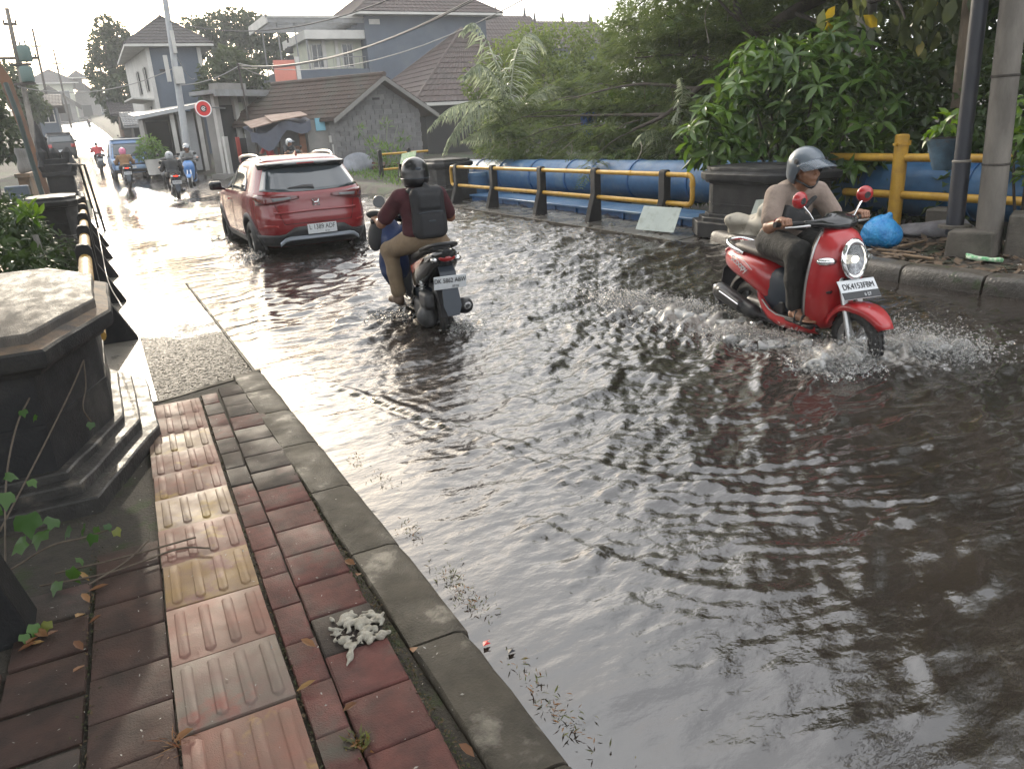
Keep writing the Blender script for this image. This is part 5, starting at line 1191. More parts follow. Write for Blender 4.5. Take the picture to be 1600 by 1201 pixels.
for nm, cl, n, L in (('foliage', FE, 8200, .30), ('upper_foliage', FU, 4200, .42)):
    P, d, k = rand_in(r, n, cl, .25)
    # layered sprays: gather heights into loose tiers
    P[:, 2] += .10*np.sin(P[:, 2]*9+P[:, 0]*2)
    D = unit(d*np.array([1, 1, .25])+np.array([-.35, -.25, -.12])+.5*r.normal(size=(n, 3))*np.array([1, 1, .35])); Nn = unit(np.array([0, 0, 1.0])+.25*r.normal(size=(n, 3))); Nn = unit(Nn-D*(Nn*D).sum(1, keepdims=True))
    spray_mesh(nm, P-np.array(t.location), D, Nn, L*(.6+.8*r.random(n)), m_fern, t, r)
# dry hanging twigs and creepers
mb = MB()
for q in range(34):
    a = np.array(FE[r.integers(len(FE))][:3])+r.normal(size=3)*.4; b = a+np.array([r.normal()*.5, r.normal()*.4, -.5-.9*r.random()]); mb.tube(catmull([a, (a+b)/2+r.normal(size=3)*.12, b], 4), .008+.006*r.random(), 4)
mb.build('creepers', M('dry_twig', (.22, .19, .15), rough=.8), t, world=True, kind='stuff')
# ---- broad leaved shrub: separate leaves
SH = [(8.01, 8.75, 1.38, .42), (8.36, 8.8, 1.82, .48), (8.97, 8.8, 2.2, .5), (9.3, 8.4, 2.37, .5), (9.99, 8.2, 2.39, .5), (10.54, 8.0, 2.05, .45), (8.72, 8.6, 1.53, .45), (9.16, 8.0, 1.75, .5), (9.86, 7.8, 1.63, .5), (10.27, 7.6, 1.25, .4), (8.2, 8.75, 1.2, .3), (9.37, 7.6, 1.18, .45), (8.95, 8.0, 1.21, .4), (9.71, 7.5, .94, .35), (9.58, 7.45, .72, .3)]
t = thing('broad_leaf_shrub', 'dense glossy shrub of large pointed leaves behind the dark stone pillar', 'shrub', (9.8, 8.8, 0))
for c in SH: limb('stem', [(9.8+r.normal()*.15, 8.8+r.normal()*.1, -.3), ((9.8+c[0])/2, (8.9+c[1])/2, c[2]*.55), (c[0], c[1], c[2]+.1)], .03, .012, m_bark, t, 6)
P, d, k = rand_in(r, 210, SH, .72); camp = np.array([0, 0, 1.65])
order = np.argsort(np.linalg.norm(P-camp, axis=1)-.8*(d @ np.array([-.75, -.6, .25])))
v_, f_ = blade(np.zeros((1, 3)), np.array([[0, 1.0, 0]]), np.array([[0, 0, 1.0]]), np.array([1.0]), np.array([.34]), droop=.28, fold=.22)
leafme = []
for q in range(4):
    b = .25+.22*q; o = mesh_np('tmp', v_, f_, m_broad, None, smooth=True, attr={'var': ('FACE', np.full(8, b))}); leafme.append(o.data); bpy.data.objects.remove(o)
base = Vector(t.location); bulk = [[], [], [], []]; cnt = 0
for i in order:
    ax = Vector(unit(d[i]*.75+np.array([0, 0, .75])+.25*r.normal(size=3))); s1 = ax.orthogonal().normalized(); s2 = ax.cross(s1); ph = r.random()*6.28
    nl = 6 if r.random() < .6 else 7
    for q in range(nl):
        a = ph+6.283*q/nl; el = -.10+.75*r.random() if q else 1.0; D = ((s1*cos(a)+s2*sin(a))*cos(el)+ax*sin(el)).normalized(); D = (D+Vector((0, 0, -.30))).normalized()
        N_ = (ax-D*ax.dot(D)).normalized(); L = .20+.13*r.random(); pos = Vector(P[i])+ax*(.05*r.random())
        if cnt < 296:
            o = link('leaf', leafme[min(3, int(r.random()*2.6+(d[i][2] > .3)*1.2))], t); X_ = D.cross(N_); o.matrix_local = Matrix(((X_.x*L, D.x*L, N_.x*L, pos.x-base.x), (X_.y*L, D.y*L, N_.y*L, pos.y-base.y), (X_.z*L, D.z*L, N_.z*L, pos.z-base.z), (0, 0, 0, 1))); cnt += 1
        else:
            for lst, val in zip(bulk, (pos, D, N_, L)): lst.append(val)
bp, bd, bn, bl = [np.array(x, float) for x in bulk]; v_, f_ = blade(bp, bd, bn, bl, bl*.34, .28, .22)
mesh_np('foliage', v_-np.array(base), f_, m_broad, t, smooth=False, attr={'var': ('FACE', np.tile(r.random(len(bp))*.7, 8))}, kind='stuff')
leaf_cloud('inner_foliage', [(c[0]+.12, c[1]+.25, c[2]-.1, c[3]*.9) for c in SH], 900, .22, .4, m_under, t, 31, kind='stuff')
bpy.data.objects['inner_foliage'].location = -base
# ---- trees with hanging large leaves at the top right
t = thing('brown_trunk_tree', 'tall tree with smooth brown trunk behind the hanging pot', 'tree', (11.0, 7.0, 0))
limb('trunk', [(11.0, 7.0, -.3), (11.01, 7.0, 1.46), (10.97, 7.0, 2.93), (10.9, 7.0, 6.5)], .15, .11, m_barkb, t, 14)
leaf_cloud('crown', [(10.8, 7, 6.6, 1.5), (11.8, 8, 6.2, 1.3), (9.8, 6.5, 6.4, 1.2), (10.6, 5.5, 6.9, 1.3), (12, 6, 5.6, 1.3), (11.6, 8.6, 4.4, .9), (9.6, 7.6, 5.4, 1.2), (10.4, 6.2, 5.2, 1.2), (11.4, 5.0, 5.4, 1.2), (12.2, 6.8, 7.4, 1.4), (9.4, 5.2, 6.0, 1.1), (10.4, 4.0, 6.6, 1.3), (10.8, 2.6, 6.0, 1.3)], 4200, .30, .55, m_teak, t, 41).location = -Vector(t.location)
t = thing('pale_trunk_tree', 'pale trunked tree with big hanging leaves above the red scooter', 'tree', (11.97, 9.5, 0))
limb('trunk', [(11.95, 9.5, -.3), (11.97, 9.5, 2.5), (12.02, 9.5, 3.34), (12.1, 9.6, 7)], .2, .14, m_barkp, t, 14)
for a, b, c in (((12.0, 9.5, 3.3), (11.5, 8.6, 3.2), (10.9, 7.9, 2.75)), ((12.0, 9.5, 4.0), (11.0, 8.3, 3.9), (10.2, 7.3, 3.2)), ((12, 9.5, 3.6), (11.9, 8.2, 3.4), (11.6, 7.4, 2.9))): limb('branch', [a, b, c], .05, .015, m_bark, t, 6)
HL = [(10.3, 8.1, 2.7, .45), (10.8, 7.9, 2.75, .5), (11.3, 7.8, 2.8, .5), (10.5, 7.2, 3.05, .45), (11.6, 7.5, 2.6, .4), (10.1, 8.3, 3.0, .4), (11.0, 7.4, 3.2, .5), (11.5, 7.9, 2.15, .35)]
P, d, k = rand_in(r, 130, HL, .3); base = Vector(t.location)
v_, f_ = blade(np.zeros((1, 3)), np.array([[0, 1.0, 0]]), np.array([[0, 0, 1.0]]), np.array([1.0]), np.array([.52]), droop=.2, fold=.16); lm2 = []
for q in range(4):
    o = mesh_np('tmp', v_, f_, m_teak, None, smooth=True, attr={'var': ('FACE', np.full(8, (.2, .35, .5, .78)[q]))}); lm2.append(o.data); bpy.data.objects.remove(o)
for i in range(130):
    D = Vector(unit(np.array([.25, -.2, -1.0])+.5*r.normal(size=3))); N_ = Vector(unit(np.array([-.6, -.6, .5])+.5*r.normal(size=3))); N_ = (N_-D*N_.dot(D)).normalized(); X_ = D.cross(N_); L = .20+.13*r.random(); p = P[i]
    o = link('leaf', lm2[3 if r.random() < .10 else r.integers(3)], t); o.matrix_local = Matrix(((X_.x*L, D.x*L, N_.x*L, p[0]-base.x), (X_.y*L, D.y*L, N_.y*L, p[1]-base.y), (X_.z*L, D.z*L, N_.z*L, p[2]-base.z), (0, 0, 0, 1)))
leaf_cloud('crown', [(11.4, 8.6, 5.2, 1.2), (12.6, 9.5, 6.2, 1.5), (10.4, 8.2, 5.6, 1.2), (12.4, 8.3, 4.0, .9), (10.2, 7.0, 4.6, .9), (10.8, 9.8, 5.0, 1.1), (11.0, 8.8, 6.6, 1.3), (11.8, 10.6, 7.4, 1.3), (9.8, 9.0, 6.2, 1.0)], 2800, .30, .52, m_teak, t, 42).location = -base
# ---- undergrowth and the dense wood behind
leaf_cloud('undergrowth', [(10.2, 7.0, .5, .5), (10.6, 6.2, .7, .6), (11.1, 7.5, 1.2, .7), (11.2, 6.4, 1.5, .7), (10.4, 5.2, .6, .6), (10.9, 4.6, 1.1, .8), (10.2, 3.8, .6, .6), (10.4, 7.7, .7, .5), (11.4, 8.4, 1.7, .7), (11.6, 7.4, 1.9, .6), (11.3, 5.4, 1.8, .8), (10.0, 6.2, .35, .35), (10.4, 9.2, .6, .5), (10.2, 10.6, .5, .5), (10.3, 12, .5, .5), (10.2, 14, .45, .5), (9.85, 7.5, .95, .32), (9.95, 6.2, .55, .32), (9.9, 5.4, 1.0, .3), (9.95, 4.8, .7, .3), (9.85, 8.4, .9, .35), (9.8, 7.2, .35, .25), (10.0, 4.2, 1.0, .4)], 5600, .17, .62, m_under, None, 51, kind='stuff', label='dark tangle of broad leaved undergrowth behind the yellow fence', category='undergrowth')
FARW = [(12.82, 24.0, 3.49, 1.00), (14.41, 25.0, 3.96, 1.10), (15.74, 25.0, 4.16, 1.00), (17.12, 25.0, 4.14, 1.00), (12.46, 23.0, 2.44, 1.00), (14.54, 24.0, 2.84, 1.20), (16.13, 24.0, 2.79, 1.20), (11.40, 22.0, 1.40, 0.90), (13.02, 22.0, 1.40, 1.00), (15.00, 22.0, 1.50, 1.00), (17.81, 24.0, 3.39, 1.20), (18.11, 24.0, 4.66, 1.20), (17.67, 22.0, 2.20, 1.20), (18.21, 22.0, 4.22, 1.20), (12.08, 24.0, 3.11, 0.80)]
leaf_cloud('dense_wood', [(13.5, 6, 1.5, 1.6), (13.2, 3.5, 1.3, 1.5), (13.8, 8.5, 1.6, 1.6), (14.5, 5, 4, 1.9), (14.2, 2, 3.5, 1.8), (15, 8.5, 4.5, 2.0), (13.2, 1, 1.4, 1.5), (13.9, 11.5, 1.6, 1.4), (15.5, 12, 3.5, 2.0), (15.5, 4, 6.8, 2.0), (15, 0, 5.5, 2), (13.5, 14, 1.3, 1.1), (14.8, 15.5, 1.8, 1.3), (13, -1.5, 2, 2), (15.5, 7.5, 7.4, 2.0), (14.2, 13.2, 3.2, 1.3), (12.6, 15.5, 1.0, .8), (13, 18, 1.4, .9), (13.8, 17, 1.9, 1.0), (16.2, 18.5, 3.0, 1.5), (17.5, 19.5, 4.6, 1.6), (16.4, 16, 5.0, 1.5), (17, 14, 3.4, 1.8), (18.5, 17, 6.2, 1.8), (16.6, 12, 6.6, 1.8), (15.2, 17.2, 3.4, 1.0), (18, 10, 4.2, 2), (18, 6, 3, 2.2), (16, 20, 1.6, 1.4), (15, 9.5, 7.6, 1.8)], 15000, .42, .5, m_under, None, 52, kind='stuff', label='dense dark wood closing the view behind the pipe', category='wood')
leaf_cloud('far_foliage', FARW, 14000, .20, .42, m_fern, None, 57, kind='dia', label='soft light green foliage massed behind the palm fronds', category='foliage').__setitem__('kind', 'stuff')
t = thing('young_bush', 'bright young bush with upright sprigs at the right picture edge', 'bush', (8.9, 4.7, 0)); 
for c in ((8.85, 4.95, 1.5), (8.75, 4.75, 1.2), (8.98, 4.72, 1.8)): limb('stem', [(8.9, 4.8, 0), (c[0], c[1], c[2]*.6), c], .02, .008, m_bark, t, 5)
leaf_cloud('foliage', [(8.85, 4.9, 1.45, .22), (8.7, 4.7, 1.15, .22), (8.98, 4.75, 1.7, .18), (8.8, 4.6, .85, .22)], 300, .13, .5, m_lush, t, 53).location = -Vector(t.location)
leaf_cloud('plant', [(POT[0]-.05, POT[1]-.02, 1.36, .16), (POT[0]+.1, POT[1], 1.42, .14), (POT[0]-.14, POT[1]-.03, 1.4, .10)], 70, .13, .55, m_lush, bpy.data.objects['hanging_pot'], 54, droop=.1).location = -Vector(bpy.data.objects['hanging_pot'].location)
# ---- palms: fronds with separate leaflets
def frond(parent, pts, ll, n=46, droop=.75, rmat=None, seed=0, fan=.6):
    r = np.random.default_rng(seed); P = np.array(catmull(pts, 8)); m = len(P); mb = MB(); mb.tube([tuple(p) for p in P], [.022*(1-.8*i/(m-1))+.004 for i in range(m)], 5)
    s = np.linspace(.10, .99, n); idx = s*(m-1); i0 = idx.astype(int); fr = (idx-i0)[:, None]; C = P[i0]*(1-fr)+P[np.minimum(i0+1, m-1)]*fr; T = unit(P[np.minimum(i0+1, m-1)]-P[np.maximum(i0-1, 0)])
    Sd = unit(np.cross(T, np.array([0, 0, 1.0]))+1e-6)
    for sg in (-1, 1):
        ln = ll*(np.sin(np.clip(s*1.05+.12, 0, 1)*pi)**.6*.8+.25)*(.85+.3*r.random(n)); d = unit(Sd*sg*fan+T*.55-np.array([0, 0, droop])*(.5+.7*r.random((n, 1)))+.08*r.normal(size=(n, 3)))
        for q in range(n):
            a = C[q]; w_ = unit(np.cross(d[q], Sd[q]*sg+np.array([0, 0, .3])))*.024; b = a+d[q]*ln[q]*.5; c = a+(d[q]*.93-np.array([0, 0, .22]))*ln[q]
            mb.add([a-w_*.5, a+w_*.5, b+w_, b-w_, c], [(0, 1, 2, 3), (3, 2, 4)])
    v0 = mb.build('frond', rmat or m_palm, parent, world=True, fix=False); a_ = v0.data.attributes.new('var', 'FLOAT', 'FACE'); a_.data.foreach_set('value', np.random.default_rng(seed+1).random(len(v0.data.polygons)).astype(np.float32)*.8)
    return v0
t = thing('coconut_palm', 'young coconut palm with drooping pale fronds beyond far pillar', 'palm', (10.3, 19, 0))
limb('trunk', [(10.4, 19.1, -.8), (10.3, 19.05, .8), (10.2, 19, 1.7)], .16, .12, m_barkp, t, 10)
for i, (pts, ll) in enumerate((([(10.15, 19, 1.66), (10.05, 19, 2.6), (9.8, 19, 3.5), (9.35, 19, 4.2), (8.9, 18.9, 4.0)], .72), ([(10.15, 19, 1.66), (10.3, 19, 2.7), (10.55, 19.1, 3.5), (11.0, 19.1, 4.0), (11.5, 19.2, 3.6)], .68), ([(10.15, 19, 1.66), (9.6, 18.6, 2.3), (8.7, 18.2, 2.32), (7.97, 18, 2.16), (7.3, 17.7, 1.75)], .60),
                               ([(10.15, 19, 1.6), (9.3, 18.3, 2.15), (8.5, 18, 2.02), (7.95, 17.8, 1.6), (7.6, 17.6, 1.2)], .55), ([(10.15, 19, 1.5), (9.5, 18.4, 1.75), (8.8, 18.1, 1.60), (8.2, 17.8, 1.42)], .50), ([(10.15, 19, 1.7), (9.8, 18.8, 2.8), (9.2, 18.6, 3.2), (8.6, 18.4, 2.9)], .62), ([(10.15, 19, 1.7), (10.8, 18.6, 2.5), (11.6, 18.4, 2.6), (12.2, 18.2, 2.2)], .55))):
    frond(t, pts, ll, seed=60+i)
t = thing('coconut_palm', 'small palm with whitish drooping fronds half hidden above the pipe', 'palm', (10.9, 13.4, 0)); limb('trunk', [(10.9, 13.4, -.8), (10.9, 13.4, .7)], .08, .06, m_barkb, t, 8)
for i, pts in enumerate(([(10.9, 13.4, .7), (10.6, 13.2, 1.35), (10.2, 13.1, 1.42), (9.8, 13.0, 1.2)], [(10.9, 13.4, .7), (11.0, 13.2, 1.6), (11.05, 13.0, 2.1), (10.8, 12.8, 2.4)], [(10.9, 13.4, .7), (11.3, 13.1, 1.4), (11.7, 12.8, 1.5), (12.0, 12.6, 1.2)], [(10.9, 13.4, .7), (10.7, 12.9, 1.1), (10.5, 12.4, 1.05)])): frond(t, pts, .42, 34, seed=80+i)
# ---- far trees
def far_tree(label, x, y, zg, clusters, n, L, seed, trunk=.25):
    t = thing('street_tree', label, 'tree', (x, y, zg)); top = max(c[2] for c in clusters); limb('trunk', [(x, y, zg-.4), (x+.1, y, zg+(top-zg)*.4), (x, y, top-.5)], trunk, trunk*.4, m_bark, t, 8)
    for c in clusters[:5]: limb('branch', [(x, y, zg+(top-zg)*.35), ((x+c[0])/2, (y+c[1])/2, (c[2]+zg+(top-zg)*.3)/2), c[:3]], trunk*.4, .04, m_bark, t, 5)
    o = leaf_cloud('crown', clusters, n, L, .6, m_far, t, seed, kind='dia'); o.location = -Vector(t.location); return t
far_tree('tall leafy roadside tree left of the tall blue house', 3.0, 74, 3.0, [(3.0, 74, 9.6, 1.3), (3.9, 74, 10.6, 1.0), (2.3, 74, 8.0, 1.1), (4.2, 74, 8.6, 1.3), (2.4, 73, 6.3, 1.1), (3.8, 73, 6.4, 1.4), (3.1, 73, 5.0, 1.1), (4.6, 73.5, 10.0, .7), (4.7, 73, 7.0, .8), (3.3, 74, 11.3, .7)], 4200, .42, 71)
far_tree('broad dark tree on the skyline right of the tall blue house', 12.6, 70, 3.0, [(9.6, 70, 10.2, 1.2), (11.2, 70, 10.6, 1.3), (12.8, 70, 10.9, 1.2), (14.2, 70, 10.4, 1.3), (15.6, 70, 10.0, 1.2), (16.4, 70, 9.0, 1.0), (12, 70, 9.2, 1.3), (14, 70, 8.8, 1.3), (10.4, 70, 9.0, 1.0), (15.2, 70, 8.4, 1.0)], 4600, .42, 72)
far_tree('round green tree just behind the roller shop roof', 8.3, 52, 1.5, [(7.8, 52, 5.6, 1.0), (8.8, 52, 6.2, 1.0), (9.6, 52, 5.6, 1.0), (8.4, 52, 4.6, 1.0), (7.2, 52, 4.8, .7), (10.3, 52, 4.9, .7)], 2600, .36, 73)
far_tree('dark green tree behind the orange boundary wall', -3.2, 34, .5, [(-3.2, 34, 3.2, 1.0), (-2.6, 34, 2.4, .8), (-4.2, 34, 3.6, 1.0), (-2.9, 33.4, 4.0, .7)], 1800, .3, 74, .14)
far_tree('dark tree behind the pole with the transformer drums', -2.9, 56, 2.5, [(-2.7, 56, 5.2, .9), (-2.2, 56, 4.4, .7), (-3.4, 56, 6.0, 1.0)], 1500, .34, 75, .14)
t = thing('potted_bush', 'yellow green bush in a white tub by the workshop', 'bush', (2.5, 38.4, .6)); mb = MB(); mb.lathe([(0, .5), (.32, .5), (.4, 1.15), (.35, 1.15), (0, 1.1)], 12, Matrix.Translation((2.55, 38.2, .1))); mb.build('tub', m_white, t, world=True, smooth=40)
leaf_cloud('foliage', [(2.5, 38.3, 1.75, .55), (2.8, 38.3, 1.5, .4), (2.25, 38.3, 1.5, .35)], 500, .2, .4, m_lush, t, 76, kind='dia').location = -Vector(t.location)
t = thing('banana_weed', 'thin weedy plant growing before the grey block wall', 'plant', (9.7, 28.5, .2))
for i, (dx, dz, ex) in enumerate(((-.9, 2.0, -.6), (.3, 2.1, .0), (1.1, 1.6, .5), (.7, 2.0, .3))): limb('stem', [(9.8, 28.5, .1), (9.8+dx*.4, 28.5, dz*.5), (9.8+dx, 28.5, dz)], .03, .01, m_palm, t, 5)
leaf_cloud('foliage', [(9.5, 28.5, 1.2, .35), (10.1, 28.5, 1.0, .35), (9.8, 28.4, .5, .4), (10.7, 28.5, 1.5, .2), (9.0, 28.5, 1.9, .15), (10.0, 28.5, 2.0, .18), (10.4, 28.4, .4, .4)], 420, .24, .22, m_lush, t, 77, droop=-.2, kind='dia').location = -Vector(t.location)
def weeds(r, n): x = 8.2+5*r.random(n); y = 22.5+8*r.random(n); return x, y
x, y = weeds(r, 1500); z = terrain_z(x, y); P = np.stack([x, y, z], -1); D = unit(np.array([0, 0, 1.0])+.5*r.normal(size=(1500, 3))); Nn = unit(np.cross(D, r.normal(size=(1500, 3)))); v_, f_ = diamond(P, D, Nn, .12+.25*r.random(1500)**3, .03)
mesh_np('verge_grass', v_, f_, m_lush, None, smooth=False, attr={'var': ('FACE', r.random(3000)*.6)}, kind='stuff')
# ---- left bank: ferny plants below the railing, each a clump of its own
t = thing('fern_bush', 'light green ferny bush nearest the camera beyond the stone pillar', 'bush', (-.95, 7.2, 0)); o = leaf_cloud('foliage', [(-1.0, 7.2, .50, .30), (-.80, 6.9, .42, .22), (-1.25, 7.4, .55, .28), (-1.0, 6.6, .30, .25), (-.72, 7.4, .36, .2)], 1500, .10, .3, m_lush, t, 91, kind='dia'); o.location = -Vector(t.location); limb('stem', [(-1, 7.2, -.4), (-1, 7.2, .5)], .02, .01, m_bark, t, 5)
t = thing('leafy_bush', 'dark leafy bush between the first rail posts and left bank', 'bush', (-.85, 9.2, 0)); o = leaf_cloud('foliage', [(-.75, 9.0, .50, .30), (-.6, 8.6, .35, .25), (-1.05, 9.6, .6, .35), (-.6, 9.9, .45, .3), (-1.2, 8.6, .42, .3)], 1300, .11, .5, m_bank, t, 92); o.location = -Vector(t.location); limb('stem', [(-.85, 9.2, -.4), (-.85, 9.2, .5)], .02, .01, m_bark, t, 5)
t = thing('leafy_bush', 'taller bush with a yellow green top sprig on the left bank', 'bush', (-.95, 11.5, 0)); o = leaf_cloud('foliage', [(-.95, 11.5, .65, .38), (-.7, 11.8, .45, .3), (-1.3, 12.2, .8, .4), (-.85, 11.2, .95, .14)], 1500, .10, .45, m_bank, t, 93); o.location = -Vector(t.location); leaf_cloud('sprig', [(-.78, 11.0, .98, .10)], 40, .14, .4, m_lush, t, 94, droop=-.8).location = -Vector(t.location)
t = thing('leafy_bush', 'weedy bush around the foot of the far left pillar', 'bush', (-1.3, 15, 0)); o = leaf_cloud('foliage', [(-1.3, 15, .55, .45), (-1.6, 16, .7, .5), (-1.15, 14, .5, .35), (-1.4, 18, .5, .5)], 1500, .14, .5, m_bank, t, 95); o.location = -Vector(t.location)
mb = MB(); mb.tube([(-.62, 10.3, -.3), (-.75, 10.9, .75)], .035, 6); mb.tube([(-.75, 10.9, .55), (-.45, 10.6, .55)], .025, 5); tag(mb.build('bare_stump', m_barkp, None), 'pale bare stub of a branch among the left bushes', 'branch')
# ---- shade tree left of the sidewalk (unseen crown above the picture, widened to shade the paving)
t = thing('shade_tree', 'roadside shade tree whose unseen crown is spread to shade the paving', 'tree', (-6, 10.5, 0)); limb('trunk', [(-6.2, 10.5, -.5), (-6, 10.6, 3), (-4.6, 11.6, 5.2), (-3, 12.6, 6.2)], .28, .12, m_bark, t, 10)
SHD = [(-1.9, 12.6, 6.3, .75), (-.9, 13.0, 6.6, .8), (-2.6, 13.3, 6.9, .8), (-1.5, 13.8, 7.2, .85), (-.5, 12.2, 6.0, .7), (-1.2, 11.6, 5.6, .7), (-3.4, 12.2, 6.8, .9), (-.3, 13.6, 7.0, .7), (-2.2, 11.5, 6.0, .7), (-.7, 10.7, 5.2, .6), (-1.6, 10.6, 5.3, .65), (-.2, 14.6, 7.0, .6), (-1.1, 14.8, 7.3, .6), (-2.0, 14.9, 7.6, .6)]+[(-7.5+1.5*i+.4*((i*7+j*3) % 3), -7.0+1.9*j+.5*((i+j*5) % 3), 5.4+.5*((i*5+j*2) % 4), 1.05) for i in range(7) for j in range(10)]+[(-1.0+.65*i+.2*(j % 2), 13.2+1.05*j, 5.4+.22*j+.25*((i+j) % 3), .62) for i in range(5) for j in range(7)]
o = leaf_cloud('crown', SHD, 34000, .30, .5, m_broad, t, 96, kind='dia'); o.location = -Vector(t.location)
# ---------------------------------------------------------------- scooters, riders, cars
m_redp = M('red_paint', (.42, .018, .022), rough=.30, coat=.6, coatr=.08, c2=(.36, .016, .02), sc=2)
m_blackp = M('black_plastic', (.016, .016, .018), (.026, .026, .028), sc=9, rough=.42)
m_gloss = M('black_gloss', (.012, .012, .014), rough=.14, coat=.6)
m_chrome = M('chrome', (.75, .75, .76), rough=.13, metal=1.0)
m_silver = M('silver_alloy', (.50, .50, .50), rough=.32, metal=.85)
m_eng = M('engine_grey', (.12, .12, .125), (.07, .07, .072), sc=12, rough=.5, metal=.5)
m_rub = M('tyre_rubber', (.018, .018, .018), (.03, .028, .026), sc=12, rough=.6, bump=.003, bsc=60)
m_seat = M('brown_seat', (.055, .042, .036), (.04, .032, .028), sc=10, rough=.55, bump=.002, bsc=160)
m_slate = M('slate_plastic', (.03, .04, .055), rough=.5)
m_lens = M('clear_lens', (.75, .78, .8), rough=.06, spec=.6, coat=.5, alpha=.13)
m_refl = M('lamp_reflector', (.35, .36, .37), (.10, .10, .11), sc=34, rough=.18, metal=.9)
m_bhelm = M('black_helmet', (.012, .012, .014), rough=.30, coat=.22)
m_lamp = M('lit_headlamp', (.9, .88, .8), rough=.3, emit=(1.0, .93, .75), es=2.2)
m_tail = M('red_lens', (.30, .012, .012), rough=.16, coat=.4)
m_tailon = M('lit_brake_lamp', (.7, .03, .02), rough=.2, emit=(1.0, .06, .03), es=1.8)
m_plw = M('white_plate', (.66, .68, .70), (.56, .58, .6), sc=30, rough=.35)
m_plb = M('black_plate', (.02, .022, .025), rough=.4)
m_ink = M('plate_ink', (.012, .012, .014), rough=.5)
m_skin = M('skin', (.30, .155, .095), (.25, .125, .075), sc=14, rough=.5)
m_tee = M('beige_cotton', (.30, .235, .195), (.245, .19, .16), sc=9, rough=.9, bump=.016, bsc=13)
m_jean = M('black_denim', (.026, .025, .023), (.017, .0165, .016), sc=12, rough=.85, bump=.016, bsc=14)
m_helm = M('slate_helmet', (.10, .125, .155), rough=.30, coat=.35, c2=(.12, .14, .165), sc=5)
m_visor = M('smoke_visor', (.16, .19, .23), rough=.10, spec=.6, alpha=.62)
m_sandal = M('black_sandal', (.018, .017, .017), rough=.7)
m_slingb = M('black_sling', (.025, .026, .028), (.04, .04, .042), sc=14, rough=.75)
m_maroon = M('maroon_cotton', (.075, .018, .023), (.055, .014, .019), sc=9, rough=.9, bump=.016, bsc=12)
m_khaki = M('khaki_trousers', (.27, .195, .125), (.22, .16, .105), sc=8, rough=.9, bump=.018, bsc=12)
m_pack = M('black_backpack', (.010, .0105, .013), (.016, .0165, .02), sc=10, rough=.7, bump=.003, bsc=120)
m_shoe = M('tan_shoe', (.16, .11, .08), rough=.75)
m_bluej = M('blue_jacket', (.014, .035, .12), (.010, .024, .085), sc=6, rough=.6, bump=.004, bsc=30)

def ring_xz(y, hw, zb, zt, n=16, e=2.6):
    o = []; zc = (zb+zt)/2; hz = (zt-zb)/2
    for k in range(n):
        a = 2*pi*k/n; c, s_ = cos(a), sin(a); o.append((hw*math.copysign(abs(c)**(2/e), c), y, zc+hz*math.copysign(abs(s_)**(2/e), s_)))
    return o
def interp_rows(tab, n):
    T = np.array(tab, float); t = np.linspace(0, len(T)-1, n); o = []
    P = [T[0]*2-T[1]]+list(T)+[T[-1]*2-T[-2]]
    for x in t:
        i = min(int(x), len(T)-2); f = x-i; p0, p1, p2, p3 = P[i], P[i+1], P[i+2], P[i+3]
        o.append(.5*((2*p1)+(-p0+p2)*f+(2*p0-5*p1+4*p2-p3)*f*f+(-p0+3*p1-3*p2+p3)*f**3))
    return o
def loft_y(tab, n, mat, name, parent, e=2.6, x=0.0, seg=18):
    mb = MB(); R_ = [[(q[0]+x, q[1], q[2]) for q in ring_xz(r_[0], max(r_[3], .002), r_[1], r_[2], seg, e)] for r_ in interp_rows(tab, n)]
    mb.loft(R_); return mb.build(name, mat, parent, smooth=50)
def wheel(parent, y, R, tube, rimr, spokes=5, x=0.0, wd=1.0, rim_mat=None, tread=True, yaw=0.0):
    Mx = Matrix.Translation((x, y, R)) @ Matrix.Rotation(yaw, 4, 'Z') @ Matrix.Rotation(pi/2, 4, 'Y')
    mb = MB(); pr = [(R-tube+(tube)*cos(a), tube*wd*sin(a)) for a in np.linspace(-pi*.72, pi*.72, 15)]; mb.lathe(pr, 36, Mx)
    if tread:
        for k in range(36):
            a = 2*pi*k/36
            for sg in (-1, 1):
                mb.box(tuple((Mx @ Vector(((R+.001)*cos(a), (R+.001)*sin(a), sg*tube*wd*.34)))), (.012, tube*wd*.5, .010), rot=(Mx.to_3x3() @ Matrix.Rotation(a, 3, 'Z')) @ Matrix.Rotation(pi/2, 3, 'Y'))
    t_ = mb.build('tyre', m_rub, parent, smooth=60)
    mb = MB(); rr = R-tube*1.45; mb.lathe([(rr, -.025), (rr+.012, -.035*wd), (rr+.03, -.035*wd), (rr+.022, 0), (rr+.03, .035*wd), (rr+.012, .035*wd), (rr, .025), (rr, -.025)], 32, Mx); mb.lathe([(0, -.05), (.035, -.05), (.04, 0), (.035, .05), (0, .05)], 14, Mx)
    for k in range(spokes):
        a = 2*pi*k/spokes
        for da in (-.16, .16):
            p = [Mx @ Vector((.03*cos(a), .03*sin(a), .01)), Mx @ Vector((rr*.55*cos(a+da*.6), rr*.55*sin(a+da*.6), .02)), Mx @ Vector((rr*1.02*cos(a+da), rr*1.02*sin(a+da), .012))]; mb.tube(p, [.014, .010, .012], 6)
    mb.build('rim', rim_mat or m_silver, parent, smooth=40)
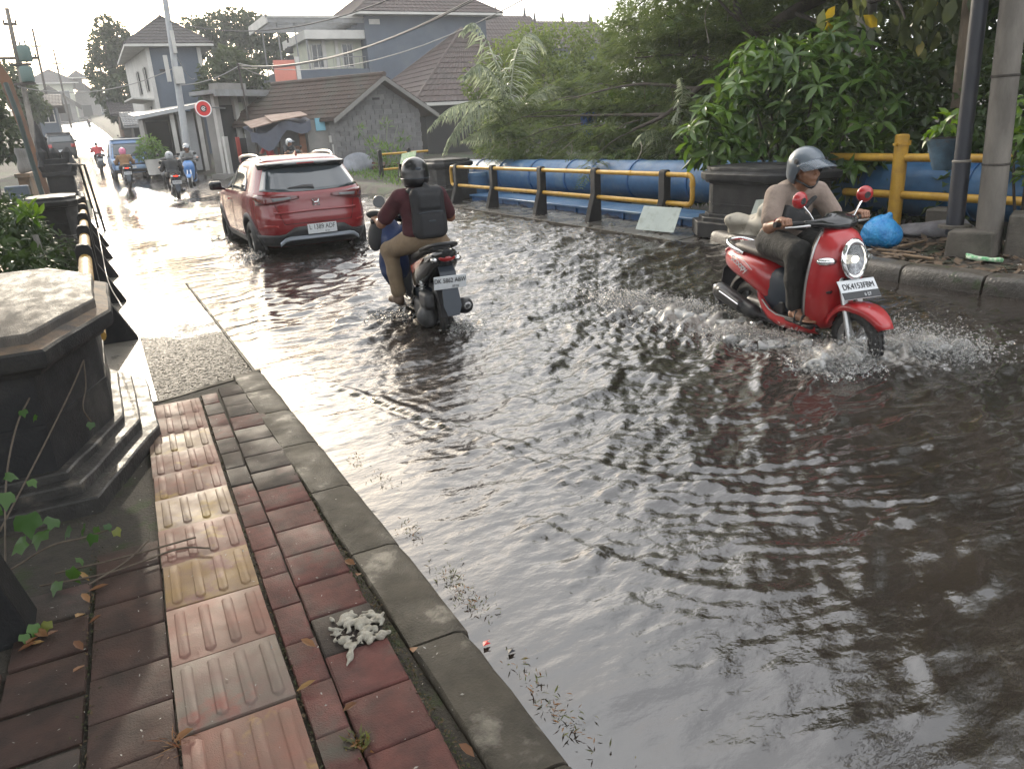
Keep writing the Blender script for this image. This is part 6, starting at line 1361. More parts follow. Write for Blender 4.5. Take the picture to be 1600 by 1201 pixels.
def plate(parent, c, xdir, ydir, w_, h_, txt, small, base, ink, size, low=None, ssize=.022):
    F4 = frame4(c, xdir, ydir); n_ = F4.to_3x3() @ Vector((0, 0, 1)); mb = MB()
    R3 = F4.to_3x3(); mb.box(c, (w_, h_, .006), rot=R3); p = mb.build('number_plate', base, parent, bevel=.003)
    if low:
        mb = MB(); mb.box(tuple(Vector(c)+R3 @ Vector((0, -h_*.30, .0035))), (w_*.98, h_*.36, .003), rot=R3); mb.build('lower_strip', low, p)
    text_mesh('lettering', txt, size, ink, p, F4 @ Matrix.Translation((0, h_*.14, .0055)), .0012, 1.02, .80)
    text_mesh('small_lettering', small, ssize, m_plw if low else ink, p, F4 @ Matrix.Translation((w_*.16, -h_*.32, .0065)), .001, 1.1, .9)
    return p

def scooter(label, loc, yaw, style='retro', body=None, plates=None, lit=False, tail_on=False, group=None, near=True, roll=0.0):
    body = body or m_redp; t = thing('scooter', label, 'scooter', loc, yaw, group); t.rotation_euler[1] = roll
    for y, nm in ((.62, 'front_wheel'), (-.62, 'rear_wheel')):
        w_ = bpy.data.objects.new(nm, None); COL.objects.link(w_); w_.parent = t; wheel(w_, y, .235, .052 if y > 0 else .058, .16, 5, tread=near)
    # front fork, fender
    mb = MB()
    for s in (-1, 1): mb.tube([(s*.068, .63, .235), (s*.066, .56, .46), (s*.05, .47, .66)], [.021, .024, .022], 10)
    mb.build('fork', m_silver, t, smooth=60)
    G = []
    for a in np.linspace(radians(27), radians(160), 16):
        u = (a-radians(27))/radians(133); hw = .040+.058*sin(min(1, u*1.7+.10)*pi*.62); rr = .275+.055*max(0, 1-u*2.4)
        G.append([(hw*sx, .62+(rr-dz)*cos(a), .235+(rr-dz)*sin(a)) for sx, dz in ((-1, .055), (-.96, .02), (-.7, .004), (0, 0), (.7, .004), (.96, .02), (1, .055))])
    mb = MB(); mb.grid(G); o = mb.build('front_fender', body, t, smooth=60); s_ = o.modifiers.new('thick', 'SOLIDIFY'); s_.thickness = .006
    # apron: horizontal sections
    if style == 'retro': tab = [(.25, .31, .085, .13), (.34, .40, .135, .21), (.48, .45, .185, .265), (.62, .485, .205, .30), (.76, .505, .20, .325), (.88, .49, .175, .335), (.96, .45, .135, .335), (1.0, .40, .08, .33)]
    else: tab = [(.25, .31, .09, .13), (.34, .42, .13, .22), (.48, .47, .17, .28), (.62, .50, .20, .31), (.74, .52, .205, .33), (.84, .50, .19, .335), (.92, .45, .15, .335), (.97, .40, .09, .33)]
    R_ = []
    for z, f, w_, b in interp_rows(tab, 22):
        ring = [(w_*sin(a), b+(f-b)*max(cos(a), 0)**(.62 if style == 'retro' else .8), z) for a in np.linspace(-pi/2, pi/2, 17)]; ring += [(w_*.92*k, b-.012, z) for k in (.96, .5, 0, -.5, -.96)]; R_.append(ring)
    mb = MB(); mb.loft(R_); mb.build('front_apron', body, t, smooth=50)
    mb = MB(); mb.loft([[(w_*.93*k, b-dy, z) for k, dy in ((-1, .02), (-.5, .02), (0, .02), (.5, .02), (1, .02), (.95, .05), (.4, .065), (-.4, .065), (-.95, .05))] for z, f, w_, b in interp_rows(tab, 14)[1:]]); mb.build('leg_shield', m_blackp, t, smooth=50)
    tm = interp_rows(tab, 20)
    for s in (-1, 1): mb = MB(); mb.tube([(s*(w_+.002), b+.004, z) for z, f, w_, b in tm[2:-2]], .0085, 6); mb.build('trim_strip', m_silver if style == 'retro' else m_blackp, t, smooth=60)
    # floor and side skirts
    mb = MB(); mb.box((0, .07, .275), (.29, .46, .045)); mb.box((0, -.12, .33), (.24, .12, .12)); mb.build('floorboard', m_blackp, t, bevel=.012, seg=2)
    for s in (-1, 1):
        G = [[(s*(x+dx), y, z+dz) for dx, dz in ((-.02, .035), (.004, .03), (.012, 0), (.006, -.035), (-.03, -.06))] for x, y, z in ((.095, .31, .275), (.14, .22, .27), (.155, .08, .262), (.157, -.08, .258), (.155, -.18, .28), (.155, -.27, .34), (.155, -.33, .42))]
        mb = MB(); mb.grid(G, flip=s < 0); mb.build('side_skirt', body, t, smooth=60)
        mb = MB(); mb.tube([(s*(x+.004), y, z+.038) for x, y, z in ((.14, .22, .27), (.155, .08, .262), (.157, -.08, .258), (.155, -.18, .28), (.155, -.27, .34))], .007, 6); mb.build('skirt_trim', m_silver if style == 'retro' else m_blackp, t, smooth=60)
    if style == 'retro':
        rear = [(-.16, .34, .60, .10), (-.25, .33, .665, .15), (-.40, .40, .70, .178), (-.58, .46, .715, .176), (-.76, .50, .715, .152), (-.90, .545, .695, .105), (-.975, .60, .66, .035)]
        seat = [(.02, .62, .675, .055), (-.08, .63, .735, .095), (-.28, .675, .755, .128), (-.48, .69, .775, .14), (-.68, .70, .785, .128), (-.82, .70, .755, .075)]
    else:
        rear = [(-.14, .36, .62, .11), (-.25, .38, .69, .15), (-.42, .44, .745, .17), (-.60, .53, .80, .165), (-.78, .63, .845, .145), (-.94, .72, .875, .11), (-1.03, .80, .875, .05)]
        seat = [(.02, .63, .69, .055), (-.08, .65, .745, .10), (-.28, .69, .775, .13), (-.48, .74, .815, .14), (-.70, .80, .865, .125), (-.86, .84, .885, .075)]
    loft_y(rear, 20, body, 'rear_body', t, e=2.7); loft_y(seat, 16, m_seat if style == 'retro' else m_blackp, 'seat', t, e=3.0)
    loft_y([(-.02, .29, .58, .09), (-.14, .28, .63, .13), (-.30, .28, .64, .14), (-.42, .36, .62, .12)], 8, m_slate, 'seat_base', t, e=3.2)
    # engine, muffler, shock, rear fender
    organic('engine', [('b', (-.02, -.40, .26), (.12, .22, .085), None, .05), ('b', (-.115, -.50, .26), (.045, .24, .095), rotm(4), .045), ('c', (-.12, -.62, .24), (-.12, -.62, .24), .10, .10), ('b', (-.12, -.66, .40), (.05, .12, .07), None, .03), ('b', (.06, -.28, .24), (.06, .1, .06), None, .03)], m_eng, t, h=.016, k=.03)
    organic('muffler', [('c', (.150, -.40, .25), (.165, -.86, .345), .060, .072), ('c', (.08, -.18, .20), (.15, -.40, .25), .022, .025), ('b', (.215, -.66, .315), (.016, .17, .045), rotm(-12), .015)], m_blackp, t, h=.012, k=.02)
    mb = MB(); mb.lathe([(.0, 0), (.030, 0), (.034, .012), (.018, .016), (.018, -.02)], 14, Matrix.Translation((.167, -.925, .36)) @ Matrix.Rotation(radians(102), 4, 'X')); mb.tube([(.228, -.50, .30), (.232, -.78, .36)], .008, 6); mb.build('muffler_tip', m_chrome, t, smooth=40)
    mb = MB(); mb.tube([(-.13, -.62, .26), (-.13, -.54, .55)], .018, 8)
    for k in range(9): mb.lathe([(.02, -.006), (.032, 0), (.02, .006)], 12, Matrix.Translation((-.13, -.605+.007*k, .32+.025*k)))
    mb.build('shock_absorber', m_tail if style == 'retro' else m_silver, t, smooth=40)
    G = [[(hx, -.62+(.30-dz)*cos(a), .235+(.30-dz)*sin(a)) for hx, dz in ((-.07, .04), (-.06, .005), (0, 0), (.06, .005), (.07, .04))] for a in np.linspace(radians(75), radians(172), 9)]
    mb = MB(); mb.grid(G); mb.build('rear_fender', m_blackp, t, smooth=60)
    zf = .60 if style == 'retro' else .76
    mb = MB(); mb.loft([[(-w_, y, z), (w_, y, z), (w_, y-.014, z), (-w_, y-.014, z)] for w_, y, z in ((.06, -.86, zf), (.07, -.97, zf-.08), (.068, -1.0, zf-.20), (.078, -1.045, zf-.36), (.05, -1.06, zf-.44))]); mb.build('mud_flap', m_slate if style != 'retro' else m_blackp, t, smooth=30)
    # tail lamp and rear signals
    ty, tz = (-.965, .665) if style == 'retro' else (-1.005, .80)
    mb = MB(); mb.ball((0, ty+.01, tz), (.075, .04, .045 if style == 'retro' else .035), 14, 8); mb.build('tail_lamp', m_tailon if tail_on else m_tail, t, smooth=60)
    for s in (-1, 1): mb = MB(); mb.ball((s*.10, ty+.045, tz-.015), (.035, .03, .025), 10, 6); mb.build('rear_signal', m_chrome if style != 'retro' else m_lens, t, smooth=60)
    if style == 'retro':
        mb = MB(); mb.tube(catmull([(-.125, -.60, .70), (-.135, -.76, .735), (-.09, -.90, .765), (0, -.935, .775), (.09, -.90, .765), (.135, -.76, .735), (.125, -.60, .70)], 5), .015, 8); mb.build('grab_rail', m_chrome, t, smooth=60)
    else:
        mb = MB(); mb.tube(catmull([(-.13, -.62, .83), (-.125, -.86, .885), (-.06, -1.0, .915), (.06, -1.0, .915), (.125, -.86, .885), (.13, -.62, .83)], 5), .017, 8); mb.build('grab_rail', m_blackp, t, smooth=60)
        for s in (-1, 1): mb = MB(); mb.add([(s*.171, -.34, .66), (s*.172, -.40, .60), (s*.158, -.72, .74), (s*.150, -.78, .79)], [(0, 1, 2, 3)]); mb.build('red_stripe', m_tail, t); mb = MB(); mb.add([(s*.146, -.80, .79), (s*.146, -.80, .74), (s*.12, -.95, .81), (s*.13, -.93, .835)], [(0, 1, 2, 3)]); mb.build('silver_stripe', m_chrome, t)
    # handlebar
    organic('handle_cover', [('e', (0, .345, 1.035), (.15, .085, .055), rotm(-20)), ('e', (0, .30, 1.06), (.085, .06, .04), None), ('c', (-.12, .33, 1.03), (-.21, .27, 1.035), .038, .024), ('c', (.12, .33, 1.03), (.21, .27, 1.035), .038, .024), ('c', (0, .34, .93), (0, .34, 1.0), .06, .06)], m_gloss if near else m_blackp, t, h=.012, k=.03)
    for s in (-1, 1):
        mb = MB(); mb.tube([(s*.19, .275, 1.035), (s*.25, .235, 1.035), (s*.37, .165, 1.03)], [.014, .018, .019], 10); mb.lathe([(0, 0), (.021, 0), (.021, .02), (0, .02)], 10, Matrix.Translation((s*.375, .162, 1.03)) @ Matrix.Rotation(s*pi/2, 4, 'Y')); mb.build('grip', m_blackp, t, smooth=60)
        mb = MB(); mb.tube([(s*.20, .30, 1.02), (s*.26, .29, 1.018), (s*.36, .235, 1.012)], [.009, .008, .006], 6); mb.build('brake_lever', m_silver, t, smooth=60)
        mb = MB(); mb.tube([(s*.17, .29, 1.055), (s*.20, .285, 1.10), (s*.255, .27, 1.165)], .0075, 8); ms_ = mb.build('mirror', m_chrome if style == 'retro' else m_blackp, t, smooth=60)
        Mx = Matrix.Translation((s*.275, .262, 1.20)) @ Matrix.Rotation(radians(90-8), 4, 'X') @ Matrix.Rotation(s*.15, 4, 'Y')
        mb = MB(); mb.lathe([(.056, .012), (.060, .0), (.057, -.018), (.040, -.036), (.022, -.04)], 20, Mx); mb.build('mirror_shell', body if style == 'retro' else m_blackp, ms_, smooth=60)
        mb = MB(); mb.lathe([(0, -.0405), (.024, -.0405), (.024, -.036)], 16, Mx); mb.lathe([(0, .011), (.055, .011)], 20, Mx); mb.build('mirror_face', m_gloss, ms_)
    if style == 'retro':
        # oval headlamp with chrome bezel
        Mx = Matrix.Translation((0, .528, .795)) @ Matrix.Rotation(radians(-82), 4, 'X') @ Matrix.Diagonal((.97, 1.30, 1, 1))
        mb = MB(); mb.lathe([(.085, -.02), (.108, -.01), (.112, .006), (.104, .02), (.090, .024), (.082, .014), (.080, -.02)], 32, Mx); hl = mb.build('headlamp', m_chrome, t, smooth=60)
        mb = MB(); mb.lathe([(0, -.012), (.04, -.008), (.08, .010)], 28, Mx); mb.build('reflector', m_refl, hl, smooth=60)
        mb = MB(); mb.ball(tuple(Mx @ Vector((0, .0, .01))), (.030, .018, .026), 14, 8); mb.build('lamp', m_lamp if lit else m_chrome, hl, smooth=60)
        mb = MB(); mb.lathe([(.084, .012), (.06, .030), (.03, .037), (0, .039)], 28, Mx); mb.build('lens', m_lens, hl, smooth=60)
        for s in (-1, 1):
            mb = MB(); mb.ball((s*.165, .452, .785), (.068, .036, .032), 14, 8, Matrix.Rotation(-s*.55, 3, 'Z')); sg = mb.build('front_signal', m_chrome, t, smooth=60)
            mb = MB(); mb.ball((s*.185, .462, .785), (.044, .030, .021), 12, 8, Matrix.Rotation(-s*.55, 3, 'Z')); mb.build('signal_lens', m_lens, sg, smooth=60)
            mb = MB(); mb.ball((s*.128, .427, .565), (.040, .016, .020), 12, 6, Matrix.Rotation(-s*.75, 3, 'Z')); v_ = mb.build('vent', m_blackp, t, smooth=60)
            mb = MB(); mb.lathe([(.036, -.003), (.041, 0), (.036, .003)], 20, Matrix.Translation((s*.133, .433, .565)) @ Matrix.Rotation(-s*.75, 4, 'Z') @ Matrix.Rotation(pi/2, 4, 'X') @ Matrix.Diagonal((1, .52, 1, 1))); mb.build('vent_ring', m_gloss, v_)
        mb = MB(); mb.b2(-.05, .05, .44, .54, .61, .66); mb.build('plate_bracket', m_blackp, t)
    else:
        mb = MB(); mb.ball((0, .50, .83), (.14, .05, .06), 16, 8); mb.build('headlamp', m_lens, t, smooth=60)
    if plates: plates(t)
    return t

# ---- riders
def hand(s, gx, gy, gz, spread=1.0):
    """fingers closing over a grip that runs roughly along x; s is the side"""
    P = [('e', (gx, gy-.030, gz+.020), (.044, .036, .020), None)]; L = (.9, 1.0, .96, .8)
    for i in range(4):
        x = gx+s*(-.033+.022*i); f = L[i]
        P += [('c', (x, gy-.012, gz+.030), (x, gy+.026*f, gz+.027), .0105, .010), ('c', (x, gy+.026*f, gz+.027), (x, gy+.038*f, gz-.004), .010, .009), ('c', (x, gy+.038*f, gz-.004), (x, gy+.016, gz-.026), .009, .008)]
    P += [('c', (gx-s*.040, gy-.038, gz+.012), (gx-s*.058, gy-.008, gz-.008), .013, .011), ('c', (gx-s*.058, gy-.008, gz-.008), (gx-s*.052, gy+.020, gz-.018), .011, .009)]
    return [p+({'k': .006},) if p[0] == 'c' else p for p in P]
def rider(label, loc, yaw, hips=(0, -.30, .845), chest=(0, -.205, 1.10), neck=(0, -.13, 1.255), head=(0, -.035, 1.385), shoulder=.185, hands=((-.335, .19, 1.035), (.335, .19, 1.035)), elbows=((-.30, -.03, .985), (.30, -.03, .985)),
          knees=((-.15, .13, .80), (.15, .13, .80)), ankles=((-.13, .10, .395), (.13, .10, .395)), feet=((-.135, .24, .335), (.135, .24, .335)), top=None, legs=None, long_sleeve=False, helmet='open', hmat=None, shoes='sandal', h=.009, near=True, bare=False, hood=None):
    t = thing('person', label, 'person', loc, yaw); V_ = lambda p: np.array(p, float); hd = V_(head); nk = V_(neck); ch = V_(chest); hp = V_(hips)
    B = []; sh = [nk+V_((s*shoulder, .0, -.055)) for s in (-1, 1)]; fwd = unit(V_((0, hd[1]-nk[1]+.10, -.10)))
    # head with face, neck, trunk, limbs: one surface
    B += [('e', hd+V_((0, -.01, .02)), (.074, .092, .098), None), ('e', hd+V_((0, .030, -.055)), (.056, .062, .068), None), ('c', hd+V_((0, .082, .012)), hd+V_((0, .104, -.026)), .010, .015, {'k': .012}), ('e', hd+V_((0, .088, -.066)), (.026, .013, .010), None), ('e', hd+V_((0, .072, -.105)), (.026, .02, .018), None), ('e', hd+V_((0, .074, .032)), (.055, .018, .012), None)]
    for s in (-1, 1): B += [('e', hd+V_((s*.076, -.008, -.012)), (.012, .022, .032), None), ('e', hd+V_((s*.046, .058, -.038)), (.022, .022, .02), None)]
    B += [('c', hd+V_((0, -.02, -.07)), nk+V_((0, -.005, -.03)), .054, .062), ('e', ch+V_((0, .0, .02)), (.165, .105, .17), None), ('e', (ch+hp)/2, (.150, .115, .17), None), ('e', hp+V_((0, 0, .02)), (.160, .130, .12), None), ('c', nk+V_((-.1, 0, -.05)), nk+V_((.1, 0, -.05)), .062, .062)]
    for i, s in enumerate((-1, 1)):
        e_, hh = V_(elbows[i]), V_(hands[i]); wr = hh+unit(e_-hh)*.075+V_((0, 0, .008)); B += [('c', sh[i], e_, .058, .043), ('c', e_, wr, .043, .029), ('c', wr, hh+V_((0, -.03, .018)), .028, .026)]; B += hand(s, *hh)
        k_, a_, f_ = V_(knees[i]), V_(ankles[i]), V_(feet[i]); B += [('c', hp+V_((s*.09, .02, -.02)), k_, .088, .062), ('c', k_, (k_*.55+a_*.45)+V_((0, -.015, 0)), .060, .054), ('c', (k_*.55+a_*.45)+V_((0, -.015, 0)), a_, .054, .038)]
        dr = unit((f_-a_)*V_((1, 1, 0))); zf = f_[2]-.005; B += [('e', V_((a_[0], a_[1], zf))-dr*.02, (.034, .04, .035), None), ('c', a_, V_((a_[0], a_[1], zf))+dr*.06, .036, .034), ('c', V_((a_[0], a_[1], zf))+dr*.05, V_((a_[0], a_[1], zf-.008))+dr*.15, .036, .026)]
        pd = V_((dr[1], -dr[0], 0))
        for q, (off, ln, rr) in enumerate(((-s*.030, .205, .0135), (-s*.010, .205, .010), (s*.008, .198, .0095), (s*.022, .188, .009), (s*.034, .174, .0085))): c_ = V_((a_[0], a_[1], zf-.016)); B.append(('c', c_+dr*.14+pd*off*.85, c_+dr*ln+pd*off, rr+.001, rr, {'k': .006}))
    organic('body', B, m_skin, t, h=h, k=.022)
    wr_n = Noise(18, 7, 24, 5)
    # top
    T = [('e', ch+V_((0, .0, .015)), (.192, .130, .185), None), ('e', (ch+hp)/2+V_((0, .01, 0)), (.178, .142, .185), None), ('e', hp+V_((0, -.005, .05)), (.182, .15, .085), None), ('c', nk+V_((-.12, 0, -.055)), nk+V_((.12, 0, -.055)), .072, .072)]
    for i in (0, 1):
        e_, hh = V_(elbows[i]), V_(hands[i])
        if long_sleeve: wr = hh+unit(e_-hh)*.07; T += [('c', sh[i], e_, .076, .062), ('c', e_, wr, .060, .044)]
        else: T += [('c', sh[i], sh[i]+(e_-sh[i])*.74, .078, .069)]
    T += [('c', nk+V_((0, .02, .02)), hd+V_((0, .02, -.08)), .052, .05, {'k': .004}, 'sub')]
    T_ = [p for p in T if not isinstance(p[-1], str)]+[p for p in T if isinstance(p[-1], str)]
    organic('shirt' if not long_sleeve else 'jacket', T_, top, t, h=h*1.05, k=.035, noise=wr_n, amp=.0062)
    # legs
    T = [('e', hp+V_((0, 0, -.01)), (.178, .145, .115), None)]
    for i, s in enumerate((-1, 1)):
        k_, a_ = V_(knees[i]), V_(ankles[i]); T += [('c', hp+V_((s*.092, .02, -.02)), k_, .112, .086), ('c', k_, (k_*.5+a_*.5)+V_((0, -.012, 0)), .084, .079), ('c', (k_*.5+a_*.5)+V_((0, -.012, 0)), a_+V_((0, 0, .025)), .079, .072)]
    organic('trousers', T, legs, t, h=h*1.05, k=.03, noise=Noise(18, 7, 24, 15), amp=.0066)
    for i, s in enumerate((-1, 1)):
        a_, f_ = V_(ankles[i]), V_(feet[i]); dr = unit((f_-a_)*V_((1, 1, 0))); zf = f_[2]-.005; an = math.degrees(atan2(-dr[0], dr[1])); c_ = V_((a_[0], a_[1], zf))
        if shoes == 'sandal':
            P = [('b', c_+dr*.075+V_((0, 0, -.045)), (.046, .145, .012), rotm(0, 0, an), .012)]
            for dd, zz in ((.055, .018), (.135, -.004)):
                pv = V_((dr[1], -dr[0], 0)); q0 = c_+dr*dd
                P += [('c', q0-pv*.044+V_((0, 0, -.035)), q0-pv*.026+V_((0, 0, zz+.018)), .010, .010), ('c', q0-pv*.026+V_((0, 0, zz+.018)), q0+pv*.026+V_((0, 0, zz+.018)), .010, .010), ('c', q0+pv*.026+V_((0, 0, zz+.018)), q0+pv*.044+V_((0, 0, -.035)), .010, .010)]
            organic('sandal', P, m_sandal, t, h=.008, k=.006)
        else: organic('shoe', [('e', c_-dr*.02+V_((0, 0, -.005)), (.045, .055, .045), None), ('c', c_+dr*.02+V_((0, 0, .01)), c_+dr*.17+V_((0, 0, -.018)), .047, .036), ('c', a_+V_((0, 0, -.01)), c_+dr*.02, .045, .047)], m_shoe if shoes == 'tan' else m_sandal, t, h=.011, k=.02)
    # eyes, helmet
    for s in (-1, 1): mb = MB(); mb.ball(tuple(hd+V_((s*.030, .080, .006))), (.011, .007, .005), 8, 5); mb.build('eye', m_ink, t, smooth=60)
    for s in (-1, 1): mb = MB(); mb.tube([tuple(hd+V_((s*.014, .090, .026))), tuple(hd+V_((s*.034, .086, .031))), tuple(hd+V_((s*.052, .070, .024)))], .0045, 5); mb.build('eyebrow', m_ink, t)
    hair = [('e', hd+V_((0, -.02, .035)), (.082, .098, .090), None)]; organic('hair', hair, m_ink, t, h=.012, k=.01)
    if helmet:
        c = hd+V_((0, -.012, .028)); P = [('e', c, (.126, .146, .132), None), ('e', c+V_((0, -.03, -.06)), (.118, .118, .095), None)]
        if helmet == 'open': P += [('b', c+V_((0, .135, -.095)), (.105, .105, .095), rotm(-14), .05, 'sub'), ('e', c+V_((0, .01, -.05)), (.098, .12, .115), None, 'sub')]
        else: P += [('e', c+V_((0, .03, -.09)), (.105, .115, .075), None), ('e', c+V_((0, 0, -.09)), (.09, .10, .11), None, 'sub')]
        hm = organic('helmet', P, hmat or m_helm, t, h=.009 if near else .016, k=.018)
        if helmet == 'open':
            G = []
            for i in range(7):
                u = i/6; rowv = []
                for j in range(13):
                    a = radians(-78+156*j/12); rowv.append(tuple(c+V_((.130*sin(a)*(1-.10*u), .035+.108*cos(a)+.155*u*(.35+.65*cos(a)), .062*cos(a)**1.2*(1-.25*u)-.035*u-.012))))
                G.append(rowv)
            mb = MB(); mb.grid(G); vz = mb.build('visor', m_visor, hm, smooth=70); q = vz.modifiers.new('thick', 'SOLIDIFY'); q.thickness = .004
            mb = MB(); mb.tube(catmull([tuple(c+V_((-.10, .02, -.10))), tuple(hd+V_((-.062, .045, -.10))), tuple(hd+V_((0, .062, -.135))), tuple(hd+V_((.062, .045, -.10))), tuple(c+V_((.10, .02, -.10)))], 4), .008, 6); mb.build('chin_strap', m_blackp, hm, smooth=60)
            for s in (-1, 1): mb = MB(); mb.lathe([(0, 0), (.022, 0), (.018, .012), (0, .013)], 14, Matrix.Translation(tuple(c+V_((s*.122, .055, .03)))) @ Matrix.Rotation(s*pi/2, 4, 'Y')); mb.build('visor_pivot', m_blackp, hm, smooth=50)
        else:
            G = [[tuple(c+V_((.130*sin(a)*1.0, .150*cos(a)*.99, .012+.062*(1-2*i/4)))) for a in np.linspace(radians(-78), radians(78), 13)] for i in range(5)]
            mb = MB(); mb.grid(G); mb.build('visor', m_gloss, hm, smooth=70)
            mb = MB(); mb.tube([tuple(c+V_((.128*sin(a), .148*cos(a), -.052))) for a in np.linspace(radians(80), radians(280), 20)], .004, 5); mb.build('seam', m_slate, hm)
            mb = MB(); mb.ball(tuple(c+V_((0, -.135, .03))), (.03, .012, .018), 10, 6); mb.build('vent_badge', m_slate, hm, smooth=60)
    return t

# red scooter with its rider, wading towards the camera
ZW = -.145
def red_plates(t):
    plate(t, (0, .60, .60), (-1, 0, 0), (0, -.62, .8), .31, .15, 'DK4153FBM', '6·27', m_plw, m_ink, .062, m_plb, .034)
    c_ = Vector((.1765, -.60, .63)); text_mesh('side_lettering', 'Scoopy', .095, m_plw, t, frame4((.183, -.585, .625), (0, .93, -.36), (.10, .36, .93)), .002, .95, .9, shear=.35)
    mb = MB(); mb.tube([(.181, -.40, .60), (.184, -.50, .655), (.184, -.62, .675), (.176, -.72, .675)], .003, 4); mb.build('side_pinstripe', m_plw, t)
scooter('glossy red retro scooter with chrome headlamp and splashing wheels', (4.63, 4.03, ZW), pi-.19, 'retro', m_redp, red_plates, lit=True)
man = rider('person in a beige t-shirt and slate blue helmet riding the red scooter', (4.63, 4.03, ZW), pi-.19, top=m_tee, legs=m_jean, hmat=m_helm, h=.0075)
organic('sling_bag', [('b', (.06, -.07, 1.03), (.13, .045, .065), rotm(0, -24, 8), .03), ('c', (-.10, -.075, 1.16), (-.16, -.13, 1.24), .018, .018), ('c', (.0, -.06, 1.08), (-.12, -.075, 1.17), .02, .018), ('c', (.16, -.10, 1.0), (.19, -.20, .98), .018, .018)], m_slingb, man, h=.01, k=.015)
mb = MB(); mb.lathe([(.030, -.006), (.034, 0), (.030, .006)], 14, Matrix.Translation((.317, .085, 1.03)) @ Matrix.Rotation(pi/2, 4, 'X')); mb.build('bracelet', m_tail, man)
# black scooter with its rider, seen from behind
def mid_plates(t):
    plate(t, (0, -1.035, .60), (1, 0, 0), (0, -.18, 1), .285, .115, 'DK 5862 ABW', '07·26', m_plw, m_ink, .055, None, .026)
scooter('black scooter with red side stripe seen from behind', (2.60, 6.84, ZW), -.13, 'sport', m_gloss, mid_plates)
mid = rider('person in a maroon shirt with black backpack riding away on the black scooter', (2.60, 6.84, ZW), -.13, hips=(0, -.27, .90), chest=(0, -.245, 1.15), neck=(-.0, -.23, 1.31), head=(-.01, -.18, 1.44), knees=((-.25, .10, .75), (.26, .12, .76)), ankles=((-.24, -.02, .36), (.22, .04, .38)), feet=((-.27, .12, .30), (.24, .18, .32)),
            elbows=((-.34, -.06, 1.03), (.33, -.05, 1.03)), top=m_maroon, legs=m_khaki, helmet='full', hmat=m_bhelm, shoes='tan', h=.0085)
organic('backpack', [('b', (.03, -.40, 1.12), (.155, .085, .225), rotm(-6), .07), ('b', (.03, -.475, 1.02), (.12, .045, .115), rotm(-6), .04), ('b', (.03, -.465, 1.22), (.11, .03, .07), rotm(-10), .03), ('c', (-.10, -.33, 1.32), (-.13, -.10, 1.27), .026, .026), ('c', (.14, -.33, 1.32), (.14, -.10, 1.27), .026, .026), ('c', (.03, -.36, 1.36), (.03, -.40, 1.35), .018, .018)], m_pack, mid, h=.011, k=.02, noise=Noise(12, 8, 22, 3), amp=.004)
mb = MB(); mb.box((.03, -.523, 1.06), (.06, .006, .012)); mb.tube([(-.08, -.505, 1.13), (.03, -.515, 1.14), (.14, -.505, 1.13)], .004, 4); mb.build('zip', m_slate, mid)
t = thing('jacket', 'blue jacket with black collar hung over the front of the black scooter', 'jacket', (2.22, 6.95, .5))
v_, f_ = sdf_mesh([('e', (2.19, 7.02, .62), (.09, .13, .27), rotm(8, 10, 20)), ('e', (2.27, 6.95, .48), (.10, .11, .20), rotm(0, -14, 0)), ('e', (2.13, 7.06, .80), (.05, .12, .15), rotm(0, 16, 30)), ('c', (2.2, 6.9, .7), (2.33, 6.9, .78), .05, .045), ('c', (2.15, 7.0, .38), (2.2, 7.05, .26), .06, .03)], .011, .05, Noise(20, 7, 26, 7), .017); mesh_np('cloth', v_-np.array(t.location), f_, m_bluej, t)
v_, f_ = sdf_mesh([('e', (2.12, 7.05, .93), (.10, .12, .05), rotm(0, 20, 20)), ('e', (2.10, 7.08, .74), (.05, .12, .16), rotm(0, 12, 20))], .012, .03, Noise(12, 6, 22, 7), .006); mesh_np('collar', v_-np.array(t.location), f_, m_pack, t); t.location.x += .20; t.location.y += .08
# ---- far riders
far_kw = dict(h=.016, near=False, shoes='shoe')
m_brown = M('brown_jacket', (.22, .125, .06), (.17, .10, .05), sc=8, rough=.9); m_blackj = M('black_jacket', (.022, .023, .025), rough=.8); m_redt = M('red_shirt', (.36, .035, .04), rough=.85); m_greyj = M('grey_jacket', (.24, .25, .25), rough=.85)
m_pinkh = M('pink_helmet', (.55, .16, .26), rough=.35); m_greyh = M('grey_helmet', (.28, .29, .30), rough=.35); m_whiteh = M('white_helmet', (.6, .6, .58), rough=.35); m_bluep = M('blue_scooter_paint', (.06, .18, .42), rough=.3, coat=.5)
def fplate(t): plate(t, (0, -1.035, .60), (1, 0, 0), (0, -.18, 1), .27, .11, 'DK 2374 FK', '05·27', m_plw, m_ink, .05, None, .024)
def far_pair(sl, rl, x, y, yaw, body, tail_on=False, zoff=-.05, **kw):
    z = float(road_z(y))*(y > 24)+zoff
    scooter(sl, (x, y, z), yaw, 'sport', body, fplate if abs(yaw) < 1 else None, tail_on=tail_on, near=False); rider(rl, (x, y, z), yaw, **{**far_kw, **kw})
far_pair('black scooter with lit brake lamp ridden by the person in black', 'person in a black jacket and dark helmet with grey crown', 2.33, 27.9, .0, m_gloss, True, .09, top=m_blackj, legs=m_jean, helmet='full', hmat=m_greyh, long_sleeve=True)
far_pair('dark scooter under the person in brown and pink helmet', 'person in a brown jacket and pink helmet following the blue van', 1.22, 34.2, .0, m_blackp, True, .05, top=m_brown, legs=m_jean, helmet='full', hmat=m_pinkh, long_sleeve=True)
far_pair('small dark scooter furthest left in the flooded road', 'person in a red shirt without helmet riding ahead of the van', .52, 48.6, .05, m_blackp, False, .0, top=m_redt, legs=m_jean, helmet=None)
far_pair('bright blue scooter coming towards camera behind the black rider', 'person in a grey jacket and grey helmet on the blue scooter', 3.2, 30.9, pi-.2, m_bluep, False, .18, top=m_greyj, legs=m_jean, hmat=m_greyh, long_sleeve=True)
